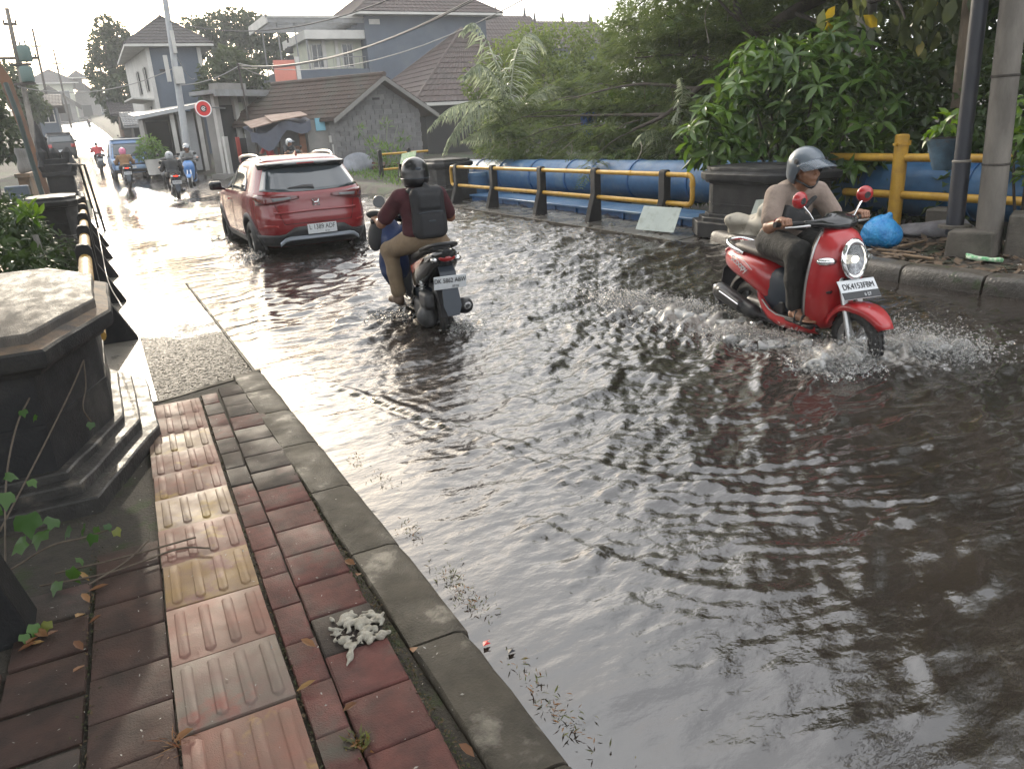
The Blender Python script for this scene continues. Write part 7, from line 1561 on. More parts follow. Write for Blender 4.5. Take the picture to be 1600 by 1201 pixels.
far_pair('dark scooter mostly hidden behind the red car', 'person in a white helmet passing behind the red car', 7.15, 31.8, -2.6, m_blackp, False, .12, top=m_blackj, legs=m_jean, hmat=m_whiteh)
for i, (x, y, yw, lb) in enumerate(((2.95, 36.2, 2.7, 'parked dark scooter facing the road by the potted bush'), (3.55, 37.2, 2.5, 'parked dark scooter in front of the dark open workshop'), (2.6, 66, 2.9, 'dark scooter standing high up the hill road'), (.9, 104, 0, 'dark scooter parked by the furthest grey house'))):
    scooter(lb, (x, y, float(terrain_z(x, y))), yw, 'sport', m_blackp, None, near=False, group='scooters parked along the hill road')
p = rider('person in a red shirt sitting at the tarpaulin stall', (6.6, 34.0, .25), .6, top=m_redt, legs=m_jean, helmet=None, **far_kw)
# ---------------------------------------------------------------- cars
class Body:
    """car body as plan outlines (superellipses) stacked by height"""
    def __init__(s, tab, n=5.0): s.T = np.array(tab, float); s.n = n
    def at(s, z): return [np.interp(z, s.T[:, 0], s.T[:, k]) for k in (1, 2, 3)]
    def pt(s, th, z, off=0.0):
        w_, yr, yf = s.at(z); c, q = cos(th), sin(th); yc, L_ = (yr+yf)/2, (yf-yr)/2
        p = np.array([w_*math.copysign(abs(c)**(2/s.n), c), yc+L_*math.copysign(abs(q)**(2/s.n), q), z])
        if off:
            e = 1e-3; a = s.pt(th+e, z)-s.pt(th-e, z); b = s.pt(th, z+.004)-s.pt(th, z-.004); nrm = np.cross(a, b); l = np.linalg.norm(nrm)
            if l > 1e-12: p = p+nrm/l*off
        return p
    def th_x(s, x, z): w_ = s.at(z)[0]; return -math.acos(max(-1, min(1, math.copysign(min(.985, abs(x)/w_)**(s.n/2), x))))
    def th_y(s, y, z, side):
        w_, yr, yf = s.at(z); v = (y-(yr+yf)/2)/((yf-yr)/2); a = math.asin(max(-1, min(1, math.copysign(min(1, abs(v))**(s.n/2), v)))); return a if side > 0 else pi-a
    def rear(s, x, z, off=0.0): return s.pt(s.th_x(x, z), z, off)
    def side(s, y, z, sd, off=0.0): return s.pt(s.th_y(y, z, sd), z, off)
    def loft(s, zs, m=72, cut=None):
        th = []
        for k in range(m):
            u = 2*pi*k/m; th.append(u)
        mb = MB(); R_ = [[tuple(s.pt(math.copysign(1, 1)*t_, z)) for t_ in th] for z in zs]; mb.grid(R_, cv=True)
        mb.f.append(tuple(mb.n-m+k for k in range(m))); mb.mi.append(0)
        if cut:
            v = np.array(mb.v); keep = []
            for f, q in zip(mb.f, mb.mi):
                c_ = v[list(f)].mean(0)
                if not any((c_[1]-y)**2+(c_[2]-z)**2 < r*r and abs(c_[0]) > .5 for y, z, r in cut): keep.append(f)
            mb.f = keep; mb.mi = [0]*len(keep)
        return mb
    def panel(s, fn, lo, hi, name, mat, parent, nu=10, nv=4, off=.006, th=.008, smooth=60):
        """fn='rear'/'side'; lo, hi: lists of (u, z) polylines of equal length forming lower and upper edge"""
        G = []
        for j in range(nv+1):
            v = j/nv; row = []
            for (u0, z0), (u1, z1) in zip(lo, hi):
                u = u0+(u1-u0)*v; z = z0+(z1-z0)*v; row.append(tuple(fn(u, z, off)))
            G.append(row)
        mb = MB(); mb.grid(G); o = mb.build(name, mat, parent, smooth=smooth); q = o.modifiers.new('thick', 'SOLIDIFY'); q.thickness = th; q.offset = 0
        return o
def pl(pts, n):
    P = np.array(pts, float); d = np.concatenate([[0], np.cumsum(np.linalg.norm(np.diff(P, axis=0), axis=1))]); s_ = np.linspace(0, d[-1], n); return [(np.interp(q, d, P[:, 0]), np.interp(q, d, P[:, 1])) for q in s_]
m_carred = M('car_red', (.235, .014, .018), rough=.26, coat=.5, coatr=.05, c2=(.20, .013, .016), sc=1)
m_clad = M('dark_cladding', (.030, .031, .034), (.045, .046, .05), sc=10, rough=.5)
m_glass = M('tinted_glass', (.045, .055, .065), rough=.05, spec=.7, coat=.3)
m_smoke = M('smoked_lamp', (.12, .014, .016), rough=.10, coat=.6)
m_lampg = M('pale_lamp_insert', (.20, .20, .21), rough=.25, coat=.3)
m_under = m_under if 'm_under' in globals() else None
m_dark = M('underbody', (.01, .01, .01), rough=.9)
CB = Body([(.28, .82, -2.02, 2.05), (.40, .865, -2.12, 2.14), (.55, .892, -2.17, 2.18), (.70, .898, -2.175, 2.18), (.80, .896, -2.14, 2.15), (.90, .893, -2.115, 2.10), (.98, .888, -2.11, 2.0), (1.03, .875, -2.10, 1.55), (1.07, .86, -2.06, 1.15), (1.20, .80, -1.92, .80), (1.33, .742, -1.78, .52), (1.42, .70, -1.70, .32), (1.48, .672, -1.66, .15), (1.53, .62, -1.58, -.05), (1.565, .52, -1.40, -.3), (1.58, .40, -1.15, -.45)])
t = thing('red_car', 'red compact crossover car wading away through the flood', 'car', (2.86, 13.72, -.13), .0)
AR = [(-1.30, .335, .385), (1.31, .335, .385)]
mb = CB.loft(np.unique(np.concatenate([np.linspace(.28, 1.0, 26), np.linspace(1.0, 1.58, 26)])), 200, [(y, z, r) for y, z, r in AR]); mb.build('body', m_carred, t, smooth=50)
mb = MB(); mb.b2(-.74, .74, -1.72, 1.72, .24, .9); mb.build('underbody', m_dark, t)
for y in (-1.30, 1.31):
    for s in (-1, 1):
        w_ = bpy.data.objects.new('wheel', None); COL.objects.link(w_); w_.parent = t; wheel(w_, y, .335, .085, .23, 5, x=s*.785, wd=1.25, tread=False, rim_mat=m_silver if s < 0 else m_silver)
        G = []
        for a in np.linspace(radians(-14), radians(194), 22):
            row = []
            for rr, off in ((.372, -.05), (.375, .012), (.39, .022), (.44, .016), (.45, .002)):
                yy, zz = y+rr*cos(a), .335+rr*sin(a); p = CB.side(yy, max(zz, .285), s, off); row.append((p[0], yy, zz))
            G.append(row)
        mb = MB(); mb.grid(G); mb.build('wheel_arch', m_clad, t, smooth=60)
# side cladding, doors, glass
for s in (-1, 1):
    n = 14
    CB.panel(lambda u, z, o, s=s: CB.side(u, z, s, o), pl([(-.88, .29), (.90, .29)], n), pl([(-.86, .40), (.88, .40)], n), 'sill_cladding', m_clad, t, off=.010)
    CB.panel(lambda u, z, o, s=s: CB.side(u, z, s, o), pl([(-1.30, 1.10), (-.85, 1.075), (.1, 1.07), (.92, 1.07)], n), pl([(-1.22, 1.22), (-.95, 1.40), (-.1, 1.455), (.38, 1.40)], n), 'side_window', m_glass, t, off=.004, th=.004)
    CB.panel(lambda u, z, o, s=s: CB.side(u, z, s, o), pl([(-.16, 1.07), (-.10, 1.07)], 3), pl([(-.20, 1.45), (-.14, 1.45)], 3), 'door_pillar', m_blackp, t, off=.009, th=.004)
    for y in (-.92, -.12, .98): CB.panel(lambda u, z, o, s=s: CB.side(u, z, s, o), pl([(y, .44), (y+.007, .44)], 2), pl([(y+(.02 if y > -.9 else -.16), 1.05), (y+.007+(.02 if y > -.9 else -.16), 1.05)], 2), 'door_gap', m_dark, t, off=.0025, th=.002)
    p = CB.side(.16, .93, s, .02); mb = MB(); mb.box(tuple(p), (.03, .17, .028)); mb.build('door_handle', m_carred, t, bevel=.01, seg=2)
    p = CB.side(-.98, 1.16, s, .012); mb = MB(); mb.box(tuple(p), (.02, .13, .05)); mb.build('rear_door_handle', m_blackp, t, bevel=.008)
    mb = MB(); mb.tube(catmull([(s*.60, .25, 1.50), (s*.615, .1, 1.575), (s*.60, -.5, 1.605), (s*.575, -1.1, 1.595), (s*.555, -1.35, 1.54)], 6), .017, 8); mb.build('roof_rail', m_silver, t, smooth=60)
    organic('door_mirror', [('b', (s*1.0, .78, 1.12), (.105, .05, .075), rotm(0, 0, -s*10), .04), ('c', (s*.86, .80, 1.06), (s*.98, .78, 1.09), .025, .03)], m_gloss, t, h=.012, k=.02)
# rear
R = lambda u, z, o: CB.rear(u, z, o)
CB.panel(R, pl([(-.74, 1.10), (-.4, 1.075), (0, 1.065), (.4, 1.075), (.74, 1.10)], 17), pl([(-.60, 1.40), (-.3, 1.415), (0, 1.42), (.3, 1.415), (.60, 1.40)], 17), 'rear_window', m_glass, t, nv=8, off=.004, th=.005)
R_ = []
for x in np.linspace(-.66, .66, 23):
    e = abs(x)/.66; yb = CB.rear(x*.97, 1.43, 0)[1]; zt = 1.535-.03*e**3; drop = .008*e
    R_.append([(x, yb+.12, 1.50-drop), (x, yb-.02, zt-.02-drop), (x, yb-.10+.03*e*e, 1.475-drop), (x, yb-.105+.03*e*e, 1.455-drop), (x, yb-.02, 1.405-drop), (x, yb+.03, 1.40-drop)])
mb = MB(); mb.loft(R_); sp = mb.build('roof_spoiler', m_gloss, t, smooth=40)
mb = MB(); mb.box((0, CB.rear(0, 1.43)[1]-.107, 1.465), (.26, .008, .016)); mb.build('high_brake_lamp', m_tail, sp)
CB.panel(R, pl([(-.80, .905), (-.58, .915), (-.40, .945), (-.24, .975)], 15), pl([(-.80, 1.055), (-.58, 1.045), (-.38, 1.03), (-.24, 1.01)], 15), 'tail_lamp', m_smoke, t, off=.012, th=.02)
CB.panel(R, pl([(.80, .905), (.58, .915), (.40, .945), (.24, .975)], 15), pl([(.80, 1.055), (.58, 1.045), (.38, 1.03), (.24, 1.01)], 15), 'tail_lamp', m_smoke, t, off=.012, th=.02)
for s in (-1, 1):
    CB.panel(R, pl([(s*.60, .955), (s*.36, .975)], 9), pl([(s*.62, 1.0), (s*.36, 1.002)], 9), 'lamp_insert', m_lampg, t, off=.026, th=.006)
    CB.panel(lambda u, z, o, s=s: CB.side(u, z, s, o), pl([(-1.70, .99), (-1.98, .905)], 8), pl([(-1.72, 1.03), (-1.96, 1.055)], 8), 'lamp_wrap', m_smoke, t, off=.012, th=.02)
    CB.panel(R, pl([(s*.50, .62), (s*.505, .62)], 2), pl([(s*.60, .945), (s*.606, .945)], 2), 'hatch_gap', m_dark, t, off=.003, th=.003)
    CB.panel(R, pl([(s*.76, .585), (s*.58, .585)], 6), pl([(s*.76, .62), (s*.60, .61)], 6), 'reflector', m_tail, t, off=.006, th=.006)
CB.panel(R, pl([(-.5, .617), (.5, .617)], 11), pl([(-.5, .625), (.5, .625)], 11), 'hatch_gap', m_dark, t, nv=1, off=.003, th=.003)
CB.panel(R, pl([(-.60, .765), (-.3, .775), (0, .78), (.3, .775), (.60, .765)], 17), pl([(-.62, .80), (-.3, .805), (0, .81), (.3, .805), (.62, .80)], 17), 'hatch_crease', m_carred, t, nv=2, off=.012, th=.01)
CB.panel(R, pl([(-.90, .30), (-.5, .30), (.5, .30), (.90, .30)], 25), pl([(-.885, .47), (-.52, .475), (-.36, .575), (.36, .575), (.52, .475), (.885, .47)], 25), 'bumper_cladding', m_clad, t, off=.012, th=.014)
G = []
for x in np.linspace(-.60, .60, 17): yb = CB.rear(x, .42)[1]-.045; k = .0 if abs(x) < .5 else (abs(x)-.5)*.8; G.append([(x, yb, .44-k), (x, yb-.022, .425-k), (x, yb-.022, .39-k), (x, yb, .375-k)])
mb = MB(); mb.loft(G); mb.build('skid_strip', M('skid_silver', (.30, .33, .38), rough=.35, metal=.5), t, smooth=40)
plate(t, tuple(CB.rear(.03, .535, .030)), (1, 0, 0), (0, .05, 1), .44, .145, 'L 1389 ADF', '07·26', m_plw, m_ink, .098, None, .030)
by = CB.rear(0, .905, .012)[1]; mb = MB()
for s in (-1, 1): mb.tube([(s*.043, by, .945), (s*.030, by-.003, .905), (s*.036, by, .865)], .009, 6)
mb.tube([(-.034, by-.002, .905), (.034, by-.002, .905)], .008, 6)
mb.tube([(-.058, by, .955), (.058, by, .955), (.050, by, .86), (-.050, by, .86)], .0055, 6, closed=True); mb.build('badge', m_chrome, t, smooth=60)
wy = lambda x, z: CB.rear(x, z, .014)
mb = MB(); mb.loft([[tuple(wy(-.36, 1.115)), tuple(wy(-.36, 1.125)), tuple(np.array(wy(-.36, 1.12))+[0, -.012, 0])], [tuple(wy(-.1, 1.10)), tuple(wy(-.1, 1.15)), tuple(np.array(wy(-.1, 1.125))+[0, -.025, 0])], [tuple(wy(.02, 1.085)), tuple(wy(.02, 1.145)), tuple(np.array(wy(.02, 1.11))+[0, -.03, 0])]]); mb.build('wiper', m_blackp, t)
mb = MB(); mb.loft([[(-.018, -1.10, 1.575), (.018, -1.10, 1.575), (0, -1.10, 1.60)], [(-.022, -1.22, 1.56), (.022, -1.22, 1.56), (0, -1.24, 1.645)], [(-.018, -1.28, 1.55), (.018, -1.28, 1.55), (0, -1.30, 1.64)]]); mb.build('antenna_fin', m_carred, t, smooth=60)
# ---- blue van further up the road, one dark parked car
m_vblue = M('van_blue', (.10, .19, .36), rough=.3, coat=.5); m_vlight = M('pale_blue_lamp', (.30, .42, .60), rough=.2, coat=.4); m_vroof = M('white_roof', (.65, .65, .65), rough=.3, coat=.3)
def box_car(name, label, loc, yaw, tab, col, roof, kind):
    B_ = Body(tab, 6.0); t = thing(name, label, kind, loc, yaw); z1 = tab[-1][0]; zs = np.unique(np.concatenate([[q[0] for q in tab], np.linspace(tab[0][0], z1, 20)])); AR_ = [(-1.15, .30, .34), (1.2, .30, .34)]
    B_.loft(zs, 96, AR_).build('body', col, t, smooth=50); mb = MB(); mb.b2(-.7, .7, -1.6, 1.6, .25, .8); mb.build('underbody', m_dark, t)
    R = lambda u, z, o: B_.rear(u, z, o)
    zb, zt = .98, z1-.17; w0 = B_.at(zb)[0]*.90; w1 = B_.at(zt)[0]*.88
    B_.panel(R, pl([(-w0, zb), (w0, zb)], 13), pl([(-w1, zt), (w1, zt)], 13), 'rear_window', m_glass, t, off=.006)
    for s in (-1, 1):
        B_.panel(lambda u, z, o, s=s: B_.side(u, z, s, o), pl([(-1.35, zb), (.7, zb)], 12), pl([(-1.25, zt), (.35, zt)], 12), 'side_window', m_glass, t, off=.006)
        B_.panel(R, pl([(s*.78, .70), (s*.50, .70)], 6), pl([(s*.78, .90), (s*.50, .90)], 6), 'tail_lamp', m_vlight if kind == 'van' else m_tail, t, off=.012)
        if kind == 'van': B_.panel(R, pl([(s*.62, .42), (s*.20, .42)], 6), pl([(s*.62, .60), (s*.20, .60)], 6), 'lower_panel', m_vlight, t, off=.01)
        for y in (-1.15, 1.2): w_ = bpy.data.objects.new('wheel', None); COL.objects.link(w_); w_.parent = t; wheel(w_, y, .30, .08, .2, 5, x=s*.68, wd=1.1, tread=False)
        mb = MB(); mb.ball((s*.92, .75, 1.1), (.09, .05, .07), 10, 6); mb.build('door_mirror', m_blackp, t, smooth=60)
    B_.panel(R, pl([(-.8, .30), (.8, .30)], 11), pl([(-.8, .42), (.8, .42)], 11), 'bumper', m_clad, t, off=.02); B_.panel(R, pl([(-.78, .62), (.78, .62)], 11), pl([(-.78, .68), (.78, .68)], 11), 'rear_band', m_clad, t, off=.015)
    mb = MB(); w_, yr, yf = B_.at(z1-.02); mb.prism([(-w_, yr-.06), (w_, yr-.06), (w_, yf), (-w_, yf)], z1-.015, z1+.04); mb.build('roof_panel', roof, t, bevel=.02)
    plate(t, tuple(B_.rear(0, .52, .03)), (1, 0, 0), (0, .05, 1), .42, .13, 'DK 1728 AC', '08·26', m_plw, m_ink, .085, None, .026)
    return t
van_tab = [(.26, .74, -1.66, 1.66), (.45, .80, -1.73, 1.73), (.70, .82, -1.75, 1.74), (.95, .815, -1.73, 1.6), (1.05, .80, -1.71, 1.2), (1.4, .74, -1.62, .85), (1.62, .69, -1.56, .6), (1.72, .64, -1.5, .45)]
box_car('blue_van', 'small boxy blue van with white roof driving through the flood', (1.62, 41.5, float(road_z(41.5))-.02), .02, van_tab, m_vblue, m_vroof, 'van')
box_car('parked_car', 'dark car parked at the left roadside behind the shrine', (-1.35, 57.0, float(road_z(57))+.25), .05, [(q[0]*.9, q[1], q[2], q[3]) for q in van_tab], m_clad, m_clad, 'car')
# splashes
m_drop = M('spray_drops', (.93, .92, .90), rough=.04, spec=.5, trans=.92)
m_drop.node_tree.nodes['Principled BSDF'].inputs['IOR'].default_value = 1.33
m_spray = M('spray_water', (.93, .92, .90), rough=.06, spec=.5, trans=.6)
m_spray.node_tree.nodes['Principled BSDF'].inputs['IOR'].default_value = 1.33
def splash(label, blobs, n, seed, smax=.014):
    r = np.random.default_rng(seed); V_, F_ = [], []; o = 0
    oct_v = np.array([(1, 0, 0), (-1, 0, 0), (0, 1, 0), (0, -1, 0), (0, 0, 1), (0, 0, -1)], float); oct_f = np.array([(0, 2, 4), (2, 1, 4), (1, 3, 4), (3, 0, 4), (2, 0, 5), (1, 2, 5), (3, 1, 5), (0, 3, 5)])
    for (c, d, spread, hgt, frac) in blobs:
        m = int(n*frac); u = r.random(m)**.8; a = np.array(c, float)+np.array(d, float)*u[:, None]+r.normal(size=(m, 3))*np.array(spread)*(.35+.8*u[:, None]); a[:, 2] = .0+np.abs(r.normal(size=m))**1.15*hgt*np.exp(-.6*u)+.005
        s_ = (.0016+smax*.62*r.random(m)**5)[:, None, None]*(1+1.0*(a[:, 2] < .05)[:, None, None]); st = 1+r.random((m, 1, 3))*np.array([1.2, 1.2, .6]); R3 = r.random(m)*6.28
        v = oct_v[None]*s_*st; cx, sx = np.cos(R3), np.sin(R3); v = np.stack([v[..., 0]*cx[:, None]-v[..., 1]*sx[:, None], v[..., 0]*sx[:, None]+v[..., 1]*cx[:, None], v[..., 2]], -1)+a[:, None]
        V_.append(v.reshape(-1, 3)); F_.append((oct_f[None]+(np.arange(m)*6)[:, None, None]).reshape(-1, 3)+o); o += m*6
    return mesh_np('water_splash', np.concatenate(V_), np.concatenate(F_), m_drop, None, smooth=True, kind='stuff', label=label, category='splash')
splash('white spray thrown up by the red scooter', [((4.58, 3.27, 0), (.42, -.30, 0), (.15, .12, 0), .12, .36), ((4.42, 3.30, 0), (-.36, -.02, 0), (.10, .12, 0), .075, .30), ((4.40, 3.7, 0), (-.28, .6, 0), (.10, .15, 0), .05, .17), ((4.6, 4.7, 0), (-.35, 1.3, 0), (.15, .25, 0), .045, .2)], 24000, 5, .0075)
P = []; r = np.random.default_rng(31)
for a, b, hh in (((4.56, 3.22), (5.10, 3.02), .15), ((4.48, 3.20), (3.95, 3.42), .12), ((4.40, 3.5), (4.05, 4.2), .06), ((4.55, 4.4), (4.15, 5.4), .045)):
    for k in range(30): u = r.random(); c = np.array(a)*(1-u)+np.array(b)*u+r.normal(size=2)*.035; z = hh*(1-.65*u)*r.random(); P.append(('e', (c[0], c[1], z*.6), (.018+.04*r.random(), .018+.04*r.random(), .012+.5*z*r.random()+.006), None))
v_, f_ = sdf_mesh(P, .009, .03, Noise(22, 22, 80, 3), .013); mesh_np('bow_wave', v_, f_, m_spray, None, kind='stuff', label='churned bow wave around the wheels of the red scooter', category='wave')
splash('spray at the rear wheel of the black scooter', [((2.56, 6.05, 0), (.05, -.25, 0), (.09, .08, 0), .06, .6), ((2.35, 6.6, 0), (-.2, .3, 0), (.08, .12, 0), .03, .4)], 900, 6, .010)
splash('spray around the wheels of the red car', [((1.98, 12.35, 0), (-.15, -.5, 0), (.10, .12, 0), .07, .5), ((3.72, 12.3, 0), (.15, -.4, 0), (.1, .12, 0), .06, .3), ((1.95, 15.0, 0), (-.2, -.3, 0), (.1, .15, 0), .06, .2)], 1500, 7, .016)
splash('spray behind the blue van and riders up the road', [((1.6, 39.4, .3), (0, -.8, 0), (.5, .3, 0), .10, .4), ((1.2, 33.4, .1), (0, -.6, 0), (.25, .2, 0), .08, .3), ((2.3, 27.2, .0), (0, -.5, 0), (.22, .2, 0), .07, .3)], 700, 8, .03)
# ---------------------------------------------------------------- small things close to the camera
m_cot = M('wet_cotton', (.40, .375, .32), (.24, .22, .18), sc=45, rough=.8, bump=.004, bsc=200)
r = np.random.default_rng(77); P = []
for i in range(120):
    a = r.random()*6.28; q = r.random()**.6; c = np.array([.50+.085*q*cos(a)*1.1, 2.215+.10*q*sin(a), .060]); b = c+np.array([r.normal()*.013, r.normal()*.013, .009*(r.random()-.3)]); P.append(('c', c, b, .0035+.005*r.random(), .003+.004*r.random()))
for a, b in (((.44, 2.27, .058), (.425, 2.33, .060)), ((.46, 2.15, .058), (.40, 2.05, .057)), ((.56, 2.26, .058), (.585, 2.24, .060)), ((.44, 2.24, .06), (.405, 2.265, .06))): P.append(('c', np.array(a), np.array(b), .007, .004))
v_, f_ = sdf_mesh(P, .003, .007, Noise(16, 70, 260, 3), .0032)
tag(mesh_np('wet_rag', v_, f_, m_cot, None), 'torn clump of wet white cotton lying on a grey paver by the kerb', 'rag')
# floating weed along the kerb, leaves in the joints, specks
m_weed = leaf_mat('water_weed', (.05, .045, .018), (.13, .14, .035), (.22, .10, .03), rough=.5, tr=.2)
def weed_pts(r, n):
    k = r.integers(0, 9, n); C = np.array([(.945, 3.72), (.98, 3.42), (.91, 2.86), (.92, 2.42), (.925, 2.2), (.885, 1.76), (.87, 1.62), (.90, 1.50), (.90, 2.32)])[k]; return np.concatenate([C+r.normal(size=(n, 2))*np.array([.032, .07])*(.35+r.random((n, 1))*1.3), np.full((n, 1), .005)], 1)
def strands(name, P, L, W, mat, up, seed, label=None, cat=None, parent=None):
    r = np.random.default_rng(seed); n = len(P); D = unit(np.stack([r.normal(size=n), r.normal(size=n), up*r.random(n)], -1)); Nn = unit(np.array([0, 0, 1.0])+.4*r.normal(size=(n, 3))); Nn = unit(Nn-D*(Nn*D).sum(1, keepdims=True)); ln = L*(.4+.9*r.random(n)); v, f = diamond(P, D, Nn, ln, ln*W, .1)
    return mesh_np(name, v, f, mat, parent, smooth=False, attr={'var': ('FACE', np.tile(r.random(n), 2))}, kind='stuff', **({'label': label, 'category': cat} if label else {}))
Pw = weed_pts(r, 420); Pw = Pw[Pw[:, 0] > .85]; Pw[:, 2] = .012
strands('floating_weed', Pw, .024, .2, m_weed, .9, 5, 'strands of green and brown weed floating along the left kerb', 'weed')
def bed_pts(r, n):
    v = 1.1+4.2*r.random(n); u = np.where(r.random(n) < .72, .603+.012*r.normal(size=n), np.where(r.random(n) < .6, .268+.006*r.normal(size=n), -.322+.014*r.normal(size=n))); v = np.where(u < 0, 1.1+2.3*r.random(n), v); return np.stack([u+TH*(v-3), v, np.full(n, .046)], -1)
strands('joint_moss', bed_pts(r, 2600), .013, .5, leaf_mat('moss', (.018, .022, .008), (.05, .055, .018), (.09, .06, .03), rough=.8, tr=.1), .8, 6, 'moss, grit and dry leaf scraps lodged in the paving joints', 'moss')
m_dry = leaf_mat('dry_leaf', (.13, .055, .025), (.24, .12, .05), (.28, .17, .06), rough=.6, tr=.2)
dl = [(-.335, 3.02), (-.33, 2.93), (-.345, 2.86), (-.335, 2.78), (-.35, 2.62), (-.345, 2.53), (.232, 2.02), (.605, 2.62), (.60, 2.55), (.33, 1.86), (.59, 1.50), (-.49, 2.80), (-.52, 2.76), (-.46, 2.78), (-.43, 2.80), (-.55, 2.74), (.34, 2.20), (.62, 2.02), (-.12, 2.0), (-.33, 3.1)]
where = ['in the joint beside the left pavers', 'by the foot of the near black post', 'in the groove along the kerbstones', 'on the red pavers']
for i, (x, y) in enumerate(dl):
    v_, f_ = blade(np.array([[0, 0, 0.0]]), np.array([[cos(i*2.1), sin(i*2.1), .1]]), np.array([[0, 0, 1.0]]), np.array([.045+.025*r.random()]), np.array([.022+.012*r.random()]), droop=-.25, fold=.3)
    o = mesh_np('dry_leaf', v_, f_, m_dry, None, smooth=True, attr={'var': ('FACE', np.full(8, r.random()))}); o.location = (x, y, .058); o.rotation_euler = (0, r.normal()*.3, 0); k = 1 if x < -.4 else 0 if x < 0 else 2 if x > .58 else 3
    tag(o, 'curled brown dead leaf %s' % where[k], 'leaf', 'dead leaves %s' % where[k])
for nm, c, (x, y), lab in (('red_scrap', (.55, .02, .02), (.852, 1.965), 'small torn scrap of red plastic floating by the kerb'), ('dark_scrap', (.012, .013, .02), (.905, 1.885), 'small black scrap floating near the red plastic piece')):
    mb = MB(); mb.add([(x-.016, y-.01, .012), (x+.012, y-.012, .014), (x+.004, y, .017), (x+.02, y+.008, .014), (x-.006, y+.012, .012)], [(0, 1, 2), (2, 3, 4), (0, 2, 4)]); tag(mb.build(nm, M(nm, c, rough=.4), None, smooth=None), lab, 'scrap')
scatter_quads('grit', 420, lambda r, n: np.stack([-.6+1.3*r.random(n), 1.0+4.0*r.random(n), np.full(n, .056)], -1), .003, .010, M('pale_grit', (.42, .40, .36), (.10, .09, .08), sc=60, rough=.7), seed=9, kind='stuff', label='tiny pale specks of grit and petals on the paving', category='grit')
# dry grass tufts
for (x, y, n, h_), lab in zip(((-.118, 2.0, 40, .05), (.335, 1.72, 70, .035), (.245, 1.62, 30, .03)), ('tuft of dry yellow grass at the tactile tile edge', 'low green weed tuft growing between the red pavers', 'tiny weed at the near edge of the tactile strip')):
    Pq = np.array([x, y, .045])+r.normal(size=(n, 3))*np.array([.012, .02, .002]); o = strands('grass_tuft', Pq, h_, .09 if n == 40 else .3, m_dry if n == 40 else m_weed, 1.2, 11+n); del o['kind']; tag(o, lab, 'grass')
# creeper on the pillar: stems, lobed leaves
m_vleaf = leaf_mat('vine_leaf', (.025, .075, .013), (.075, .16, .03), (.16, .18, .04), rough=.4, tr=.35)
m_vstem = M('vine_stem', (.12, .095, .07), (.08, .06, .045), sc=30, rough=.8)
t = thing('creeper', 'green creeper with lobed leaves climbing the dark pillar foot', 'vine', (-.5, 3.5, .1))
st = [[(-.70, 3.36, .12), (-.55, 3.66, .28), (-.42, 3.93, .42), (-.30, 4.22, .55), (-.235, 4.47, .62)], [(-.62, 3.30, .10), (-.58, 3.62, .36), (-.52, 3.85, .52), (-.46, 3.98, .60)], [(-.235, 4.47, .62), (-.25, 4.40, .50), (-.28, 4.28, .42), (-.26, 4.30, .33)], [(-.6, 3.3, .1), (-.46, 3.38, .12), (-.34, 3.42, .10), (-.24, 3.44, .10)], [(-.50, 3.15, .07), (-.25, 3.10, .07), (.0, 3.13, .075), (.12, 3.06, .075)], [(-.45, 3.22, .07), (-.2, 3.2, .07), (.08, 3.19, .076)], [(-.33, 3.05, .07), (-.2, 3.15, .07), (-.1, 3.3, .068)]]
for p_ in st: mb = MB(); mb.tube(catmull([tuple(q) for q in p_], 6), .0042, 5); mb.build('stem', m_vstem, t, world=True, smooth=60)
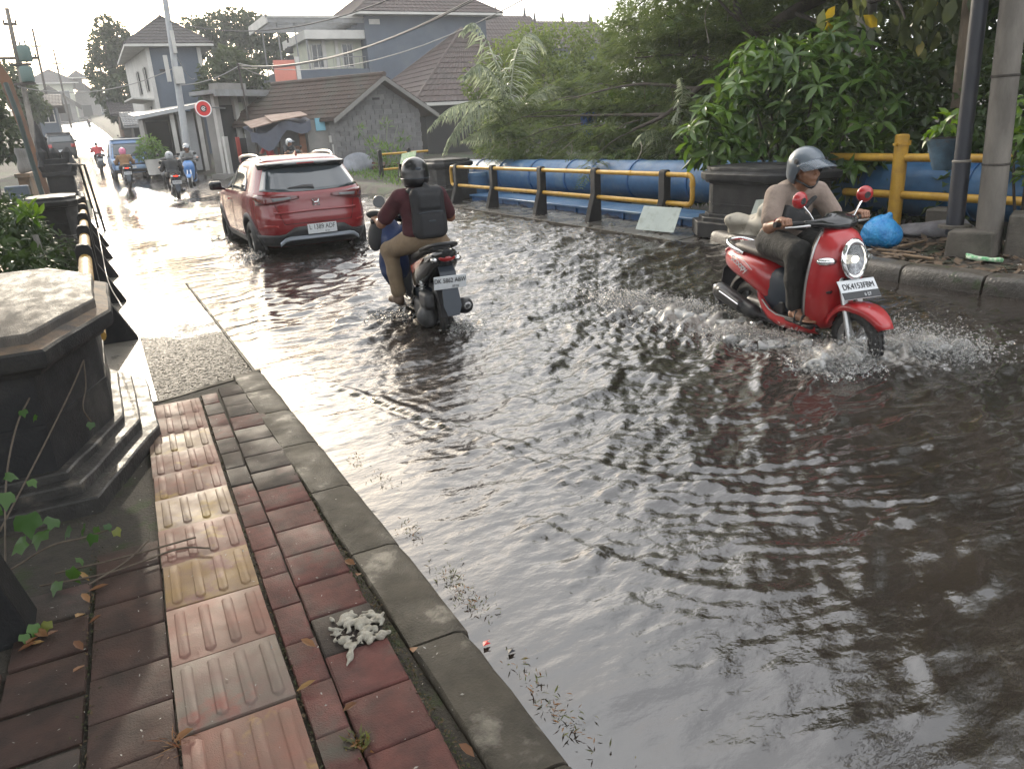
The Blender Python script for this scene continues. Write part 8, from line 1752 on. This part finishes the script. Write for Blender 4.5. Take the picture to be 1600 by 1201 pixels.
def lobed(n=5, s=1.0):
    v = [(0, 0, 0)]; pts = []
    for k in range(n):
        a = radians(-120+240*k/(n-1)); L = (.55, .8, 1.0, .8, .55)[k]; pts.append((sin(a)*L*.62, .12+cos(a)*L*.75, -.10*L*L))
        if k < n-1: b = radians(-120+240*(k+.5)/(n-1)); pts.append((sin(b)*.40, .12+cos(b)*.46, .03))
    return np.array([(0, -.02, 0)]+pts+[(0, .12, .03)]), [(len(pts)+1, i, i+1) for i in range(1, len(pts))]+[(0, 1, len(pts)+1), (0, len(pts)+1, len(pts))]
lv, lf = lobed(); lms = []
for q in (.1, .35, .6, .95): o = mesh_np('tmp', lv, np.array(lf), m_vleaf, None, smooth=True, attr={'var': ('FACE', np.full(len(lf), q))}); lms.append(o.data); bpy.data.objects.remove(o)
for i, (x, y, z, s) in enumerate(((-.50, 3.30, .31, .115), (-.56, 3.36, .40, .09), (-.47, 3.36, .20, .10), (-.60, 3.30, .35, .08), (-.43, 3.42, .22, .075), (-.52, 3.26, .22, .09), (-.38, 3.42, .16, .07), (-.33, 3.44, .14, .065), (-.29, 3.45, .12, .05), (-.25, 3.45, .12, .045), (-.39, 3.16, .10, .085), (-.43, 3.10, .09, .07), (-.36, 3.22, .11, .05), (-.56, 3.5, .42, .06), (-.49, 3.55, .36, .05), (-.262, 4.29, .33, .05), (-.49, 3.9, .57, .045), (-.45, 3.95, .52, .04), (-.30, 3.38, .12, .06), (-.22, 3.40, .11, .05), (-.50, 2.83, .09, .055), (-.46, 2.84, .08, .05), (-.53, 2.80, .08, .045), (-.62, 3.42, .33, .08), (-.66, 3.33, .26, .09))):
    o = link('leaf', lms[(3 if 17 < i < 22 and i % 2 else i % 3)], t); o.location = Vector((x, y, z))-t.location; o.scale = (s, s, s); o.rotation_euler = (radians(-50+r.normal()*16), r.normal()*.3, radians(170+r.normal()*35))
# ---------------------------------------------------------------- morning haze
hz = bpy.data.materials.new('haze'); hz.use_nodes = True; hz.node_tree.nodes.clear(); _o = hz.node_tree.nodes.new('ShaderNodeOutputMaterial'); _v = hz.node_tree.nodes.new('ShaderNodeVolumePrincipled')
_v.inputs['Color'].default_value = (.90, .93, .97, 1); _v.inputs['Density'].default_value = .0013; _v.inputs['Anisotropy'].default_value = .3; hz.node_tree.links.new(_v.outputs[0], _o.inputs['Volume'])
mb = MB(); mb.b2(-520, 520, -80, 920, -2.2, 16.0); mb.build('haze', hz, kind='stuff')
